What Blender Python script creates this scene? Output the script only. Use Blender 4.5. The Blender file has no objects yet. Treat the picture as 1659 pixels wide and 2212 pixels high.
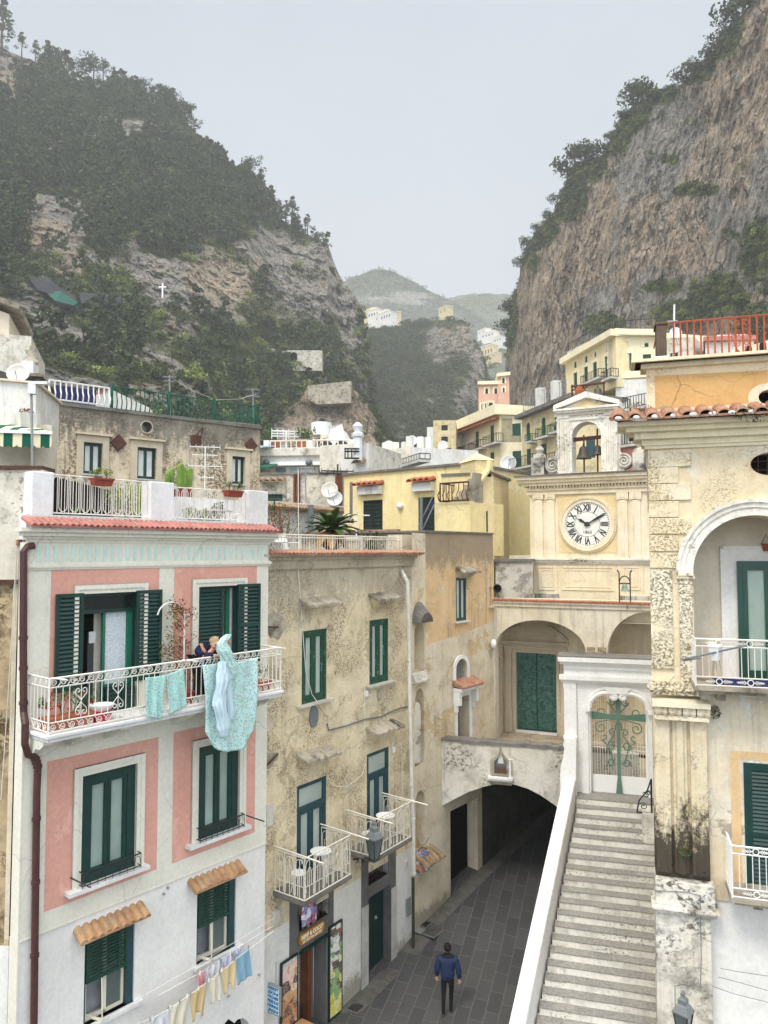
import bpy, math, random
import numpy as np
from mathutils import Vector, noise, geometry
random.seed(7); rng=np.random.default_rng(7)
sc=bpy.context.scene; COL=sc.collection
CX,CY,FF,PH,H=829.5,1106.,1600.,math.radians(3.0),12.2
ZK={'z1':(0,1400,.66305),'z2':(0,2200,.66305),'z3':(0,3100,.66305),'z4':(1000,1600,.60277),'z5':(1000,2300,.60277),
'z6':(1000,3096,.60277),'z7':(2000,1200,.64617),'z8':(1900,2200,.70645),'z9':(2000,3000,.64617),'a1':(0,1150,.36179),
'a2':(1000,1700,.30139),'a3':(1480,1600,.434),'a4':(2200,1250,.52562),'a5':(2550,2100,.31636),'a6':(1050,3500,.27125),
'a7':(550,3750,.33153),'h1':(0,0,.90416),'h3':(1200,900,.60277),'h4':(1800,0,.76673),'l5':(500,2300,.42194)}
def Z(k,x,y):
    o=ZK[k]; return ((o[0]+x*o[2])/1.85172,(o[1]+y*o[2])/1.85172)
def ray(px,py):
    vx=(px-CX)/FF; vz=-(py-CY)/FF
    return Vector((vx, math.cos(PH)-math.sin(PH)*vz, math.sin(PH)+math.cos(PH)*vz))
def atY(px,py,Y):
    r=ray(px,py); t=Y/r.y; return Vector((r.x*t,Y,H+r.z*t))
def atz(px,py,z):
    r=ray(px,py); t=(z-H)/r.z; return Vector((r.x*t,r.y*t,z))
class Fc:
    """vertical plane; s along it, z up, d outward"""
    def __init__(s,xL,YL,xR,YR=None,vp=None):
        if YR is None: YR=YL*(vp-xL)/(vp-xR)
        c=math.cos(PH)
        s.set(((xL-CX)/FF*c*YL,YL),((xR-CX)/FF*c*YR,YR))
    def set(s,a,b,flip=False):
        a=Vector(a); b=Vector(b); s.L=(b-a).length; s.o=a; s.u=(b-a)/s.L
        s.n=Vector((s.u.y,-s.u.x))
        if s.n.dot(-a)<0: s.n=-s.n
        return s
    def h(s,p,d=0):
        r=ray(*p); o=s.o+s.n*d
        t=s.n.dot(o)/(s.n.x*r.x+s.n.y*r.y)
        q=Vector((r.x*t,r.y*t))-o
        return q.dot(s.u),H+r.z*t
    def w(s,a,z,d=0):
        q=s.o+s.u*a+s.n*d; return Vector((q.x,q.y,z))
    def rect(s,tl,br,d=0):
        a,z1=s.h(tl,d); b,z0=s.h(br,d); return a,b,z0,z1
def plane2(a,b):
    f=Fc.__new__(Fc); f.set(a,b); return f
ALL=[]
def thing(name,label,cat,loc=(0,0,0),group=None):
    o=bpy.data.objects.new(name,None); COL.objects.link(o); o.location=loc
    o.empty_display_size=.3; o['label']=label; o['category']=cat
    if group:o['group']=group
    return o
def tag(o,label,cat,group=None,kind=None):
    if label:o['label']=label
    if cat:o['category']=cat
    if group:o['group']=group
    if kind:o['kind']=kind
    return o
def rootloc(p):
    v=Vector((0,0,0))
    while p is not None: v+=p.location; p=p.parent
    return v
class MB:
    def __init__(s,f=None): s.v=[];s.f=[];s.F=f
    def face(s,pts):
        n=len(s.v); s.v+=[tuple(p) for p in pts]; s.f.append(tuple(range(n,n+len(pts)))); return s
    def mesh(s,vs,fs):
        n=len(s.v); s.v+=[tuple(p) for p in vs]; s.f+=[tuple(i+n for i in f) for f in fs]; return s
    def hexa(s,p):  # 8 pts: bottom 4 ccw, top 4
        return s.mesh(p,[(0,3,2,1),(4,5,6,7),(0,1,5,4),(1,2,6,5),(2,3,7,6),(3,0,4,7)])
    def box(s,a0,a1,z0,z1,d0,d1):
        w=s.F.w
        return s.hexa([w(a0,z0,d0),w(a1,z0,d0),w(a1,z0,d1),w(a0,z0,d1),w(a0,z1,d0),w(a1,z1,d0),w(a1,z1,d1),w(a0,z1,d1)])
    def wbox(s,c,sz,rz=0):
        cs,sn=math.cos(rz),math.sin(rz); p=[]
        for dz in (-.5,.5):
            for dx,dy in((-.5,-.5),(.5,-.5),(.5,.5),(-.5,.5)):
                x,y=dx*sz[0],dy*sz[1]; p.append((c[0]+x*cs-y*sn,c[1]+x*sn+y*cs,c[2]+dz*sz[2]))
        return s.hexa(p)
    def poly(s,pts,d0,d1):
        """extrude an (s,z) polygon from d0 to d1 (front=d1)"""
        w=s.F.w; n=len(pts); vs=[w(a,z,d1) for a,z in pts]+[w(a,z,d0) for a,z in pts]
        tri=geometry.tessellate_polygon([[Vector((a,z,0)) for a,z in pts]])
        fs=[tuple(t) for t in tri]+[tuple(i+n for i in t) for t in tri]
        fs+=[(i,(i+1)%n,(i+1)%n+n,i+n) for i in range(n)]
        return s.mesh(vs,fs)
    def prism(s,base,z0,z1):
        n=len(base); vs=[(p[0],p[1],z0) for p in base]+[(p[0],p[1],z1) for p in base]
        return s.mesh(vs,[tuple(range(n)),tuple(range(n,2*n))]+[(i,(i+1)%n,(i+1)%n+n,i+n) for i in range(n)])
    def tube(s,pts,r,n=5,cap=True,rs=None):
        pts=[Vector(p) for p in pts]; k=len(pts); b=len(s.v); up=None
        for i,p in enumerate(pts):
            t=(pts[min(i+1,k-1)]-pts[max(i-1,0)])
            if t.length<1e-9:t=Vector((0,0,1))
            t.normalize()
            if up is None:
                up=Vector((0,0,1)) if abs(t.z)<.9 else Vector((1,0,0))
            x=t.cross(up)
            if x.length<1e-4: x=t.cross(Vector((.3,.9,.1)))
            x.normalize(); y=x.cross(t); up=y
            rr=rs[i] if rs else r
            for j in range(n):
                a=2*math.pi*j/n+.3; s.v.append(tuple(p+x*math.cos(a)*rr+y*math.sin(a)*rr))
        for i in range(k-1):
            for j in range(n):
                a=b+i*n+j; c=b+i*n+(j+1)%n; s.f.append((a,c,c+n,a+n))
        if cap: s.f.append(tuple(b+j for j in range(n))[::-1]); s.f.append(tuple(b+(k-1)*n+j for j in range(n)))
        return s
    def lathe(s,c,prof,n=14,ax=None):
        """prof: (r,h) along axis ax (default z)"""
        c=Vector(c); ax=Vector(ax or (0,0,1)).normalized()
        x=ax.cross(Vector((0,1,0)) if abs(ax.y)<.9 else Vector((1,0,0))).normalized(); y=ax.cross(x)
        b=len(s.v)
        for r,h in prof:
            for j in range(n):
                a=2*math.pi*j/n; s.v.append(tuple(c+ax*h+x*r*math.cos(a)+y*r*math.sin(a)))
        for i in range(len(prof)-1):
            for j in range(n):
                a=b+i*n+j; q=b+i*n+(j+1)%n; s.f.append((a,q,q+n,a+n))
        s.f.append(tuple(b+j for j in range(n))); s.f.append(tuple(b+(len(prof)-1)*n+j for j in range(n)))
        return s
    def ball(s,c,r,n=10,sq=(1,1,1)):
        m=n//2+1; prof=[]
        b=len(s.v)
        for i in range(m+1):
            t=math.pi*i/m
            for j in range(n):
                a=2*math.pi*j/n
                s.v.append((c[0]+r*sq[0]*math.sin(t)*math.cos(a),c[1]+r*sq[1]*math.sin(t)*math.sin(a),c[2]+r*sq[2]*math.cos(t)))
        for i in range(m):
            for j in range(n):
                a=b+i*n+j; q=b+i*n+(j+1)%n; s.f.append((a,a+n,q+n,q))
        return s
    def wall(s,outer,holes=(),rev=.25,d=0,back=None):
        """front face with holes ((s,z) loops), reveals going in by rev"""
        w=s.F.w; loops=[outer]+list(holes)
        pts=[];edges=[]
        for lp in loops:
            k=len(pts); pts+=[Vector((a,z)) for a,z in lp]; n=len(lp)
            edges+=[(k+i,k+(i+1)%n) for i in range(n)]
        vs,_,fs,*_=geometry.delaunay_2d_cdt(pts,edges,[],0,1e-5)
        def inside(p,lp):
            c=False;n=len(lp)
            for i in range(n):
                x1,y1=lp[i];x2,y2=lp[(i+1)%n]
                if (y1>p[1])!=(y2>p[1]) and p[0]<(x2-x1)*(p[1]-y1)/(y2-y1)+x1:c=not c
            return c
        keep=[]
        for f in fs:
            c=sum((vs[i] for i in f),Vector((0,0)))/len(f)
            if inside(c,outer) and not any(inside(c,hh) for hh in holes): keep.append(tuple(f))
        s.mesh([w(v.x,v.y,d) for v in vs],keep)
        for lp in holes:
            n=len(lp); s.mesh([w(a,z,d) for a,z in lp]+[w(a,z,d-rev) for a,z in lp],[(i,(i+1)%n,(i+1)%n+n,i+n) for i in range(n)])
        return s
    def body(s,outer,depth,d=0):
        """sides, top, bottom and back of a block behind an outer (s,z) loop"""
        w=s.F.w;n=len(outer)
        vs=[w(a,z,d) for a,z in outer]+[w(a,z,d-depth) for a,z in outer]
        s.mesh(vs,[(i,(i+1)%n,(i+1)%n+n,i+n) for i in range(n)]+[tuple(range(n,2*n))])
        return s
    def build(s,name,mat,parent=None,smooth=False,loc=None,bevel=0):
        if not s.v: return None
        me=bpy.data.meshes.new(name); o=bpy.data.objects.new(name,me); COL.objects.link(o)
        if parent is not None: o.parent=parent; off=rootloc(parent)
        else: off=Vector(loc) if loc is not None else Vector((0,0,0)); o.location=off
        me.from_pydata([(v[0]-off.x,v[1]-off.y,v[2]-off.z) for v in s.v],[],s.f)
        me.validate(); me.update()
        if isinstance(mat,str): mat=M[mat]
        me.materials.append(mat)
        if smooth:
            me.polygons.foreach_set('use_smooth',[True]*len(me.polygons))
        if bevel:
            b=o.modifiers.new('bevel','BEVEL'); b.width=bevel; b.segments=2; b.limit_method='ANGLE'
        return o
def rloop(a0,a1,z0,z1): return [(a0,z0),(a1,z0),(a1,z1),(a0,z1)]
def archloop(a0,a1,z0,zs,zt,n=14):
    """opening with a (semi)elliptic head from spring zs to top zt"""
    c=(a0+a1)/2;r=(a1-a0)/2
    return [(a0,z0),(a1,z0)]+[(c+r*math.cos(math.pi*i/n),zs+(zt-zs)*math.sin(math.pi*i/n)) for i in range(n+1)]
def spiral(cx,cz,r0,r1,a0,a1,n=14):
    return [(cx+(r0+(r1-r0)*i/n)*math.cos(a0+(a1-a0)*i/n),cz+(r0+(r1-r0)*i/n)*math.sin(a0+(a1-a0)*i/n)) for i in range(n+1)]
# ---------------------------------------------------------------- materials
M={}
class NT:
    def __init__(s,name,rough=.85,spec=.3):
        s.m=bpy.data.materials.new(name); M[name]=s.m; s.m.use_nodes=True; s.t=s.m.node_tree; s.t.nodes.clear()
        s.out=s.n('ShaderNodeOutputMaterial'); s.b=s.n('ShaderNodeBsdfPrincipled'); s.l(s.b.outputs[0],s.out.inputs[0])
        s.b.inputs['Roughness'].default_value=rough; s.b.inputs['Specular IOR Level'].default_value=spec
        s.pos=s.n('ShaderNodeNewGeometry').outputs['Position']
    def n(s,k,**kw):
        o=s.t.nodes.new(k)
        for a,b in kw.items(): setattr(o,a,b)
        return o
    def l(s,a,b): s.t.links.new(a,b)
    def map(s,sc=(1,1,1),v=None,off=(0,0,0)):
        o=s.n('ShaderNodeMapping'); o.inputs['Scale'].default_value=sc; o.inputs['Location'].default_value=off
        s.l(v or s.pos,o.inputs[0]); return o.outputs[0]
    def noise(s,scale,v=None,detail=5,rough=.6,dist=0):
        o=s.n('ShaderNodeTexNoise'); o.inputs['Scale'].default_value=scale; o.inputs['Detail'].default_value=detail
        o.inputs['Roughness'].default_value=rough; o.inputs['Distortion'].default_value=dist
        s.l(v or s.pos,o.inputs['Vector']); return o.outputs[0]
    def vor(s,scale,v=None,feat='DISTANCE_TO_EDGE'):
        o=s.n('ShaderNodeTexVoronoi',feature=feat); o.inputs['Scale'].default_value=scale; s.l(v or s.pos,o.inputs['Vector']); return o.outputs[0]
    def ramp(s,f,a,b,va=0.,vb=1.):
        o=s.n('ShaderNodeMapRange'); o.interpolation_type='SMOOTHSTEP' if False else 'LINEAR'; o.clamp=True
        for i,x in zip((1,2,3,4),(a,b,va,vb)): o.inputs[i].default_value=x
        s.l(f,o.inputs[0]); return o.outputs[0]
    def math(s,op,a,b=None):
        o=s.n('ShaderNodeMath',operation=op); 
        for i,x in enumerate((a,b)):
            if x is None: continue
            if isinstance(x,(int,float)): o.inputs[i].default_value=x
            else: s.l(x,o.inputs[i])
        o.use_clamp=(op in('MULTIPLY','ADD','SUBTRACT') and False); return o.outputs[0]
    def mix(s,f,a,b,mode='MIX'):
        o=s.n('ShaderNodeMix',data_type='RGBA',blend_type=mode)
        if isinstance(f,(int,float)): o.inputs[0].default_value=f
        else: s.l(f,o.inputs[0])
        for i,x in((6,a),(7,b)):
            if isinstance(x,tuple): o.inputs[i].default_value=x+(1,) if len(x)==3 else x
            else: s.l(x,o.inputs[i])
        return o.outputs[2]
    def sep(s,v=None):
        o=s.n('ShaderNodeSeparateXYZ'); s.l(v or s.pos,o.inputs[0]); return o.outputs
    def col(s,c):
        if isinstance(c,tuple): s.b.inputs['Base Color'].default_value=c+(1,)
        else: s.l(c,s.b.inputs['Base Color'])
    def bump(s,h,dist=.02,st=.6):
        o=s.n('ShaderNodeBump'); o.inputs['Strength'].default_value=st; o.inputs['Distance'].default_value=dist
        s.l(h,o.inputs['Height']); s.l(o.outputs[0],s.b.inputs['Normal'])
def srgb(h):
    h=h.lstrip('#'); c=[int(h[i:i+2],16)/255 for i in(0,2,4)]
    return tuple(x/12.92 if x<=.04045 else((x+.055)/1.055)**2.4 for x in c)
def S(h,k=1.): return tuple(min(1,x*k) for x in srgb(h))
def plaster(name,base,var=None,va=.5,dirt=(.12,.11,.09),da=.25,streak=0.,sc_=(.2,.19,.17),flecks=0.,fs=9.,fc=(.16,.12,.08),patch=None,pt=.62,ps=.7,cracks=0.,bump=.5,top=None,bot=None,off=0,fm=.5,patch2=None,p2t=.6,p2s=.5,csc=.7):
    """weathered lime plaster: tone clouds, peeled patches, rain streaks, flecks, hairline cracks.
    top/bot = (z0,z1,colour,strength) grime bound to the wall's own height, broken up by noise"""
    g_=sum(base)/3; base=tuple(min(.86,(x*.86+g_*.14)*1.07) for x in base)
    if var: g_=sum(var)/3; var=tuple(min(.86,(x*.86+g_*.14)*1.07) for x in var)
    t=NT(name,.92,.15); P=t.map(off=(off,off*1.7,off*.6))
    n1=t.noise(.55,P,6,.62); n2=t.noise(3.1,P,6,.65); n3=t.noise(14,P,4,.6)
    c=t.mix(t.ramp(n1,.35,.65,0,va),base,var or tuple(x*.8 for x in base))
    c=t.mix(t.ramp(n2,.4,.75,0,.35),c,tuple(min(1,x*1.16) for x in base))
    edge=None
    if patch:
        pn=t.math('ADD',t.noise(ps,t.map(off=(off+5,2,1)),8,.68,.3),0); pm=t.ramp(pn,pt,pt+.018); c=t.mix(t.math('MULTIPLY',pm,.9),c,patch); edge=pm
    if patch2:
        pm2=t.ramp(t.noise(p2s,t.map(off=(off+15,7,3)),9,.7,.2),p2t,p2t+.02); c=t.mix(t.math('MULTIPLY',pm2,.85),c,patch2)
    if da: c=t.mix(t.math('MULTIPLY',t.ramp(t.noise(1.3,P,8,.7),.48,.78),da*2.2),c,dirt)
    if streak:
        sn=t.noise(1.,t.map((7,7,.35),off=(off,3,1)),5,.6); sm=t.noise(.8,t.map((1,1,.5),off=(3,off,1)),3)
        c=t.mix(t.math('MULTIPLY',t.ramp(sn,.52,.7),t.ramp(sm,.42,.62,0,streak)),c,sc_)
    if flecks:
        fn=t.ramp(t.noise(fs,t.map((1,1,1.35),off=(off,1,0)),5,.72),.6-.07*flecks,.66-.07*flecks); fmk=t.ramp(t.noise(.9,t.map(off=(1,off,9)),4,.6),fm-.02,fm+.1)
        fl=t.math('MULTIPLY',fn,fmk); c=t.mix(t.math('MULTIPLY',fl,.85),c,fc)
    for k in (top,bot):
        if k:
            z=t.sep()[2]; zz=t.ramp(z,k[0],k[1]); g=t.noise(1.,t.map((3.5,3.5,.9),off=(off,8,2)),7,.7)
            g=t.math('ADD',t.math('MULTIPLY',g,.55),t.math('MULTIPLY',t.noise(11,P,7,.75),.45)); g=t.ramp(t.math('ADD',t.math('MULTIPLY',zz,.55),g),.74,.86,0,k[3]); c=t.mix(g,c,k[2])
    if cracks:
        dn=t.n('ShaderNodeTexNoise'); dn.inputs['Scale'].default_value=1.6; dn.inputs['Detail'].default_value=6; t.l(P,dn.inputs['Vector'])
        wv=t.n('ShaderNodeMix',data_type='VECTOR'); wv.inputs[0].default_value=.35; t.l(P,wv.inputs[4]); t.l(dn.outputs['Color'],wv.inputs[5])
        cr=t.ramp(t.vor(csc*1.5,wv.outputs[1]),0,.012,1,0); ck=t.math('MULTIPLY',cr,t.ramp(t.noise(.6,P,2),.45,.6,0,cracks)); c=t.mix(ck,c,tuple(x*.3 for x in base))
    c=t.mix(t.ramp(n3,.35,.75,0,.13),c,(.05,.045,.04),'MULTIPLY')
    t.col(c); hh=t.math('ADD',t.math('MULTIPLY',n3,.5),n2)
    if edge: hh=t.math('SUBTRACT',hh,edge)
    if flecks: hh=t.math('SUBTRACT',hh,fl)
    t.bump(hh,.02,bump); return t.m
def plain(name,c,rough=.5,spec=.4,vary=.12,sc_=6.,metal=0,bump=0,wear=None,wt=.66):
    t=NT(name,rough,spec); n=t.noise(sc_,None,5,.65)
    k=t.mix(t.ramp(n,.3,.7,0,1),tuple(x*(1-vary) for x in c),tuple(min(1,x*(1+vary)) for x in c))
    if wear: k=t.mix(t.ramp(t.noise(sc_*2.2,t.map((1,1,.5)),7,.75),wt,wt+.04),k,wear)
    t.col(k); t.b.inputs['Metallic'].default_value=metal
    if bump: t.bump(n,.01,bump)
    return t.m
# ------------------------------------------------------------ palette
plaster('pink_paint',S('#D99F8D'),S('#CF907D'),.8,da=0,patch=S('#DFAF9F'),pt=.56,ps=1.6,bump=.15,dirt=(.3,.16,.12))
plaster('cream_paint',S('#DDDACB'),S('#D3CFBE'),.7,da=.04,bump=.15,cracks=.35,streak=.12,sc_=(.55,.5,.4))
plaster('white_lime',S('#E1DFDB'),S('#D5D2CD'),.8,da=.05,bump=.3,streak=.15,sc_=(.5,.47,.42))
plaster('parapet_white',S('#E2E1E2'),S('#CFCDC9'),.7,da=.14,bump=.6,streak=.3,dirt=S('#8d8678'))
plaster('old_white_grimy',S('#DAD5C8'),S('#C6BDA8'),.8,dirt=S('#6f675a'),da=.35,streak=.5,bump=.7,patch=S('#a39a88'),pt=.6,flecks=.6,off=4)
plaster('beige_old',S('#E1D1AE'),S('#D2BE94'),.9,dirt=S('#8f8470'),da=.24,streak=.5,sc_=S('#857c6e'),flecks=1.,fs=24,fc=S('#7a6040'),patch=S('#D9CDB2'),pt=.57,patch2=S('#b9aa8c'),p2t=.58,p2s=1.1,bump=.8,top=(9.3,12.2,S('#A39D90'),.6),cracks=.5)
plaster('beige_low_white',S('#DAD8D2'),S('#CCC8BE'),.7,dirt=S('#8d8678'),da=.14,bump=.7,bot=(1.6,.3,S('#8b8474'),.8),off=2,fm=.6)
plaster('orange_old',S('#DDBB8A'),S('#D0AC78'),.9,dirt=S('#8a7454'),da=.22,streak=1.,sc_=S('#6f6a60'),patch=S('#D8C6A6'),pt=.6,patch2=S('#E0D6C2'),p2t=.62,bump=.5,top=(10.6,12.7,S('#807a6c'),.7),off=3,cracks=.5)
plaster('cream_old',S('#DBCFB7'),S('#CDBB98'),.9,dirt=S('#867c6b'),da=.25,streak=.45,patch=S('#CFB689'),pt=.6,bump=.5,off=7,cracks=.6,bot=(1.8,1.,S('#857d6f'),.7))
plaster('grey_stain',S('#C9BFAE'),S('#A9A093'),.9,dirt=S('#55524c'),da=.6,streak=1.,sc_=S('#3f3d39'),flecks=1.,fc=S('#4c4034'),patch=S('#D5CAB5'),pt=.56,bump=.9,top=(14.5,17.8,S('#4b4945'),.95),off=9,cracks=.4)
plaster('speck_wall',S('#E0D0B2'),S('#CDB795'),.8,dirt=S('#6b6157'),da=.3,streak=.8,sc_=S('#6b6862'),flecks=1.7,fs=9,fc=S('#6b543e'),patch=S('#D9CBB0'),pt=.58,bump=.8,top=(14.0,18.6,S('#6a6761'),.8),off=9,fm=.45,cracks=.4)
plaster('yellow_paint',S('#F0DA9C'),S('#E9CF8A'),.7,dirt=S('#b29b62'),da=.16,streak=.25,sc_=S('#b49a60'),patch=S('#EFE6CF'),pt=.6,ps=.9,bump=.3,cracks=.6,off=11)
plaster('yellow_shade',S('#DCCB98'),S('#D0BC84'),.7,dirt=S('#a08b55'),da=.2,streak=.4,sc_=S('#a08b55'),bump=.3,cracks=.4,off=12)  # darker copy of yellow_paint; shade of the turned walls is in the colour
plaster('tower_cream',S('#E9DCBF'),S('#E2CFA4'),.8,dirt=S('#a08f72'),da=.16,streak=.35,sc_=S('#8f8268'),bump=.35,cracks=.3,off=13)
plaster('tower_white',S('#E9E4D8'),S('#DED5C2'),.8,dirt=S('#6f675a'),da=.22,streak=.45,sc_=S('#5b564d'),bump=.5,patch=S('#cbbfa8'),pt=.62,flecks=.8,fs=7,off=14)
plaster('black_moss',S('#CFC8BA'),S('#A8A196'),.9,dirt=S('#3f3d3a'),da=.8,streak=.9,sc_=S('#3c3a37'),bump=.8,off=15)
plaster('church_cream',S('#DDD0B6'),S('#D0BC94'),.9,dirt=S('#8f826a'),da=.2,streak=.5,sc_=S('#5e594f'),bump=.35,patch=S('#E2D9C6'),pt=.57,off=16)
plaster('portal_stone',S('#CDBFA6'),S('#BDAE94'),.9,dirt=S('#8d7f68'),da=.2,bump=.4,off=17)
plaster('gate_white',S('#E7E6E3'),S('#DCDAD5'),.7,da=.08,bump=.25,streak=.25,sc_=S('#8d887e'),off=18)
plaster('wall_cream',S('#E6D8B8'),S('#E0C592'),.7,dirt=S('#a58f6c'),da=.12,flecks=.9,fs=26,fc=S('#9b8360'),patch=S('#EADFC8'),pt=.56,bump=.5,cracks=.9,off=19,fm=.5,csc=.35)
plaster('wall_crackled',S('#E5DCC3'),S('#DCCB9F'),.8,dirt=S('#6d5f4c'),da=.2,flecks=1.35,fs=19,fc=S('#857359'),bump=.8,off=20,fm=.38)
plaster('mustard',S('#D6A864'),S('#CE9E5A'),.7,dirt=S('#a5763a'),da=.15,patch=S('#E6C58D'),pt=.7,ps=1.6,cracks=.9,bump=.5,off=21,flecks=1.1,fs=7,fc=S('#7a5a30'),fm=.55)
plaster('pilaster_grime',S('#DCCFB2'),S('#CDB88B'),.8,dirt=S('#8d7f68'),da=.15,streak=.2,sc_=S('#5c4f40'),bump=1.,off=22,flecks=1.,fs=20,fc=S('#54463a'),top=None,bot=(8.3,5.6,S('#3b352e'),.95),cracks=.3)
plaster('plinth_grime',S('#DDD8CC'),S('#C9BFAA'),.8,dirt=S('#4d4a45'),da=.55,streak=.7,sc_=S('#4c4843'),bump=.8,off=23,flecks=1.2,fs=8,fc=S('#4a3f33'),patch=S('#DAD3C4'),pt=.56)
plaster('recess_cream',S('#D3CCBB'),S('#C3B59B'),.9,dirt=S('#a1947c'),da=.15,patch=S('#D9D3C6'),pt=.6,bump=.3,off=24)
plaster('low_right',S('#DCD3BE'),S('#D8C096'),.9,dirt=S('#8e8371'),da=.22,streak=.5,sc_=S('#9d8a6d'),patch=S('#E6E2D8'),pt=.53,patch2=S('#9c9385'),p2t=.64,bump=.6,cracks=.8,off=25)
plaster('orange_panel',S('#DDBB88'),S('#CFAB76'),.8,dirt=S('#9c8363'),da=.15,streak=.3,bump=.3,off=26)
plaster('brown_render',S('#B8A27C'),S('#A08A66'),.9,dirt=S('#5c4e3a'),da=.5,streak=.4,flecks=1.8,fs=9,fc=S('#4f4029'),bump=1.2,off=27)
plaster('white_house',S('#DAD8D3'),S('#C9C5BC'),.8,dirt=S('#8b867c'),da=.22,streak=.5,sc_=S('#7b766d'),bump=.3,off=28)
plaster('hotel_yellow',S('#E6D6A6'),S('#DCC792'),.7,dirt=S('#b39a66'),da=.15,streak=.35,sc_=S('#998456'),bump=.3,off=29)
plaster('hotel_cream',S('#E8DDBB'),S('#DFD0A6'),.7,dirt=S('#b3a17a'),da=.12,streak=.3,bump=.3,off=30)
plaster('hotel_olive',S('#A89D7C'),S('#958b6e'),.9,dirt=S('#6f684f'),da=.4,streak=.5,bump=.4,off=31)
plaster('ochre_old',S('#D6C496'),S('#C2AE80'),.9,dirt=S('#7e6f4c'),da=.35,streak=.7,sc_=S('#6f6552'),bump=.5,off=32,patch=S('#C3B596'),pt=.6)
plaster('salmon',S('#D6A88c'),S('#CB9a80'),.7,dirt=S('#a87c62'),da=.15,bump=.2,off=33)
plaster('concrete_rim',S('#7e7a73'),S('#6a665f'),.9,dirt=S('#3d3a36'),da=.4,bump=.6,off=34)
plaster('stone_sill',S('#C8C4BB'),S('#aeaaa2'),.8,dirt=S('#77736b'),da=.25,bump=.3,off=35)
plaster('dark_stone',S('#6c6a67'),S('#575553'),.8,dirt=S('#3c3b3a'),da=.3,bump=.5,off=36,streak=.3)
plaster('hood_stone',S('#B5AA95'),S('#8b8373'),.9,dirt=S('#4f493f'),da=.7,bump=1.,off=37)
plaster('passage_shade',S('#4e4a42'),S('#3f3b35'),.9,dirt=S('#25221e'),da=.5,streak=.4,bump=.8,off=38)  # tunnel darkness put into the colour, well below the outer plaster
plaster('quoin_cream',S('#E9DFC3'),S('#E2C995'),.8,dirt=S('#8e7a5c'),da=.1,flecks=1.2,fs=24,fc=S('#9d8158'),bump=.7,off=39,fm=.44)
plaster('marble',S('#DEDDDB'),S('#C9C9CA'),.8,dirt=S('#8c8b89'),da=.2,bump=.1,off=40)
plain('green_paint',S('#143833'),.35,.4,.25,3,wear=None)
plain('green_worn',S('#1E4A38'),.55,.3,.3,5,wear=S('#8b938a'),wt=.6)
plain('blue_green_paint',S('#20424A'),.4,.4,.2,4)
plain('deep_green_door',S('#0C2A2A'),.35,.4,.2,3)
plain('blind_green',S('#1A4034'),.5,.3,.15)
plain('shutter_green',S('#214c3c'),.5,.3,.15)
plain('shutter_dark',S('#1c2b27'),.5,.3,.15)
plain('green_rail',S('#1b5643'),.5,.3,.15)
plain('white_iron',S('#E3DFD6'),.45,.4,.06,9,wear=S('#a5795a'),wt=.68)
plain('clean_white',S('#E8E8E6'),.4,.4,.03)
plain('white_bar_rusty',S('#DCD6C8'),.6,.3,.1,9,wear=S('#9a6240'),wt=.6)
plain('black_iron',S('#2b2d2e'),.5,.4,.2)
plain('rust_iron',S('#8f5238'),.8,.2,.35,8)
plain('red_rail',S('#A9573E'),.65,.2,.25,6,wear=S('#d7a07c'),wt=.66)
plain('brown_rust',S('#553a31'),.8,.2,.3,8)
plain('pipe_brown',S('#4A2E2B'),.4,.4,.2,3)
plain('pipe_white',S('#D9D4CB'),.5,.3,.1,3,wear=S('#8d8474'),wt=.62)
plain('grey_metal',S('#8c8f90'),.45,.4,.1)
plain('lamp_metal',S('#6d7173'),.5,.5,.15)
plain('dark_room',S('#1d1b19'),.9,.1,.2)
plain('black_hole',(.006,.006,.006),1,0,.1)  # flat black standing in for the darkness inside openings and gaps
plain('curtain',S('#D9DEDA'),.9,.1,.08,3)
plain('lace',S('#C3CBD0'),.9,.1,.25,30)
plain('terracotta',S('#A4644B'),.8,.2,.25,10)
plain('pot_brown',S('#8b4436'),.7,.2,.2,8)
plain('rubber_grey',S('#6f7478'),.6,.3,.1)
plain('wood_brown',S('#6b3c22'),.5,.3,.3,5)
plain('cardboard',S('#B68B62'),.85,.1,.15)
plain('blue_plastic',S('#2732B0'),.35,.5,.05)
plain('red_plastic',S('#b8203a'),.35,.5,.05)
plain('cactus',S('#6E8A3C'),.6,.3,.25,6)
plain('satellite_white',S('#DADCDC'),.5,.3,.05)
plain('net_blue',S('#34355a'),.9,.1,.15)
def glass(name,c,sky=.35):
    t=NT(name,.06,.6); n=t.noise(1.3,t.map((1,1,.6)),3)
    t.col(t.mix(t.ramp(n,.35,.65),c,tuple(x*.72 for x in c))); t.b.inputs['Coat Weight'].default_value=.0
    return t.m
glass('glass_pale',S('#B9C6BE')); glass('glass_grey',S('#5d6968')); glass('glass_blue',S('#7fa0ac')); glass('glass_dark',S('#222b2b')); glass('glass_green',S('#A9BDB4'))
def tilemat(name,c1,c2,sc_=7):
    t=NT(name,.85,.2); v=t.vor(sc_,None,'F1'); o=t.t.nodes[-1]
    n=t.noise(9,None,6,.7); k=t.mix(t.ramp(t.noise(2.5,None,3),.35,.65),c1,c2); k=t.mix(t.ramp(t.noise(5,t.map(off=(4,4,4)),5,.7),.55,.64,0,.7),k,S('#9a917c')); k=t.mix(t.ramp(n,.5,.7,0,.7),k,tuple(x*.4 for x in c1)); t.col(k); t.bump(n,.01,.6)
tilemat('tile_pink',S('#B67C72'),S('#A06A62')); tilemat('tile_warm',S('#BD9A74'),S('#A17A5C')); tilemat('tile_red',S('#B4674A'),S('#8f5a44')); tilemat('tile_old',S('#a58c70'),S('#7d6a56'))
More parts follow.
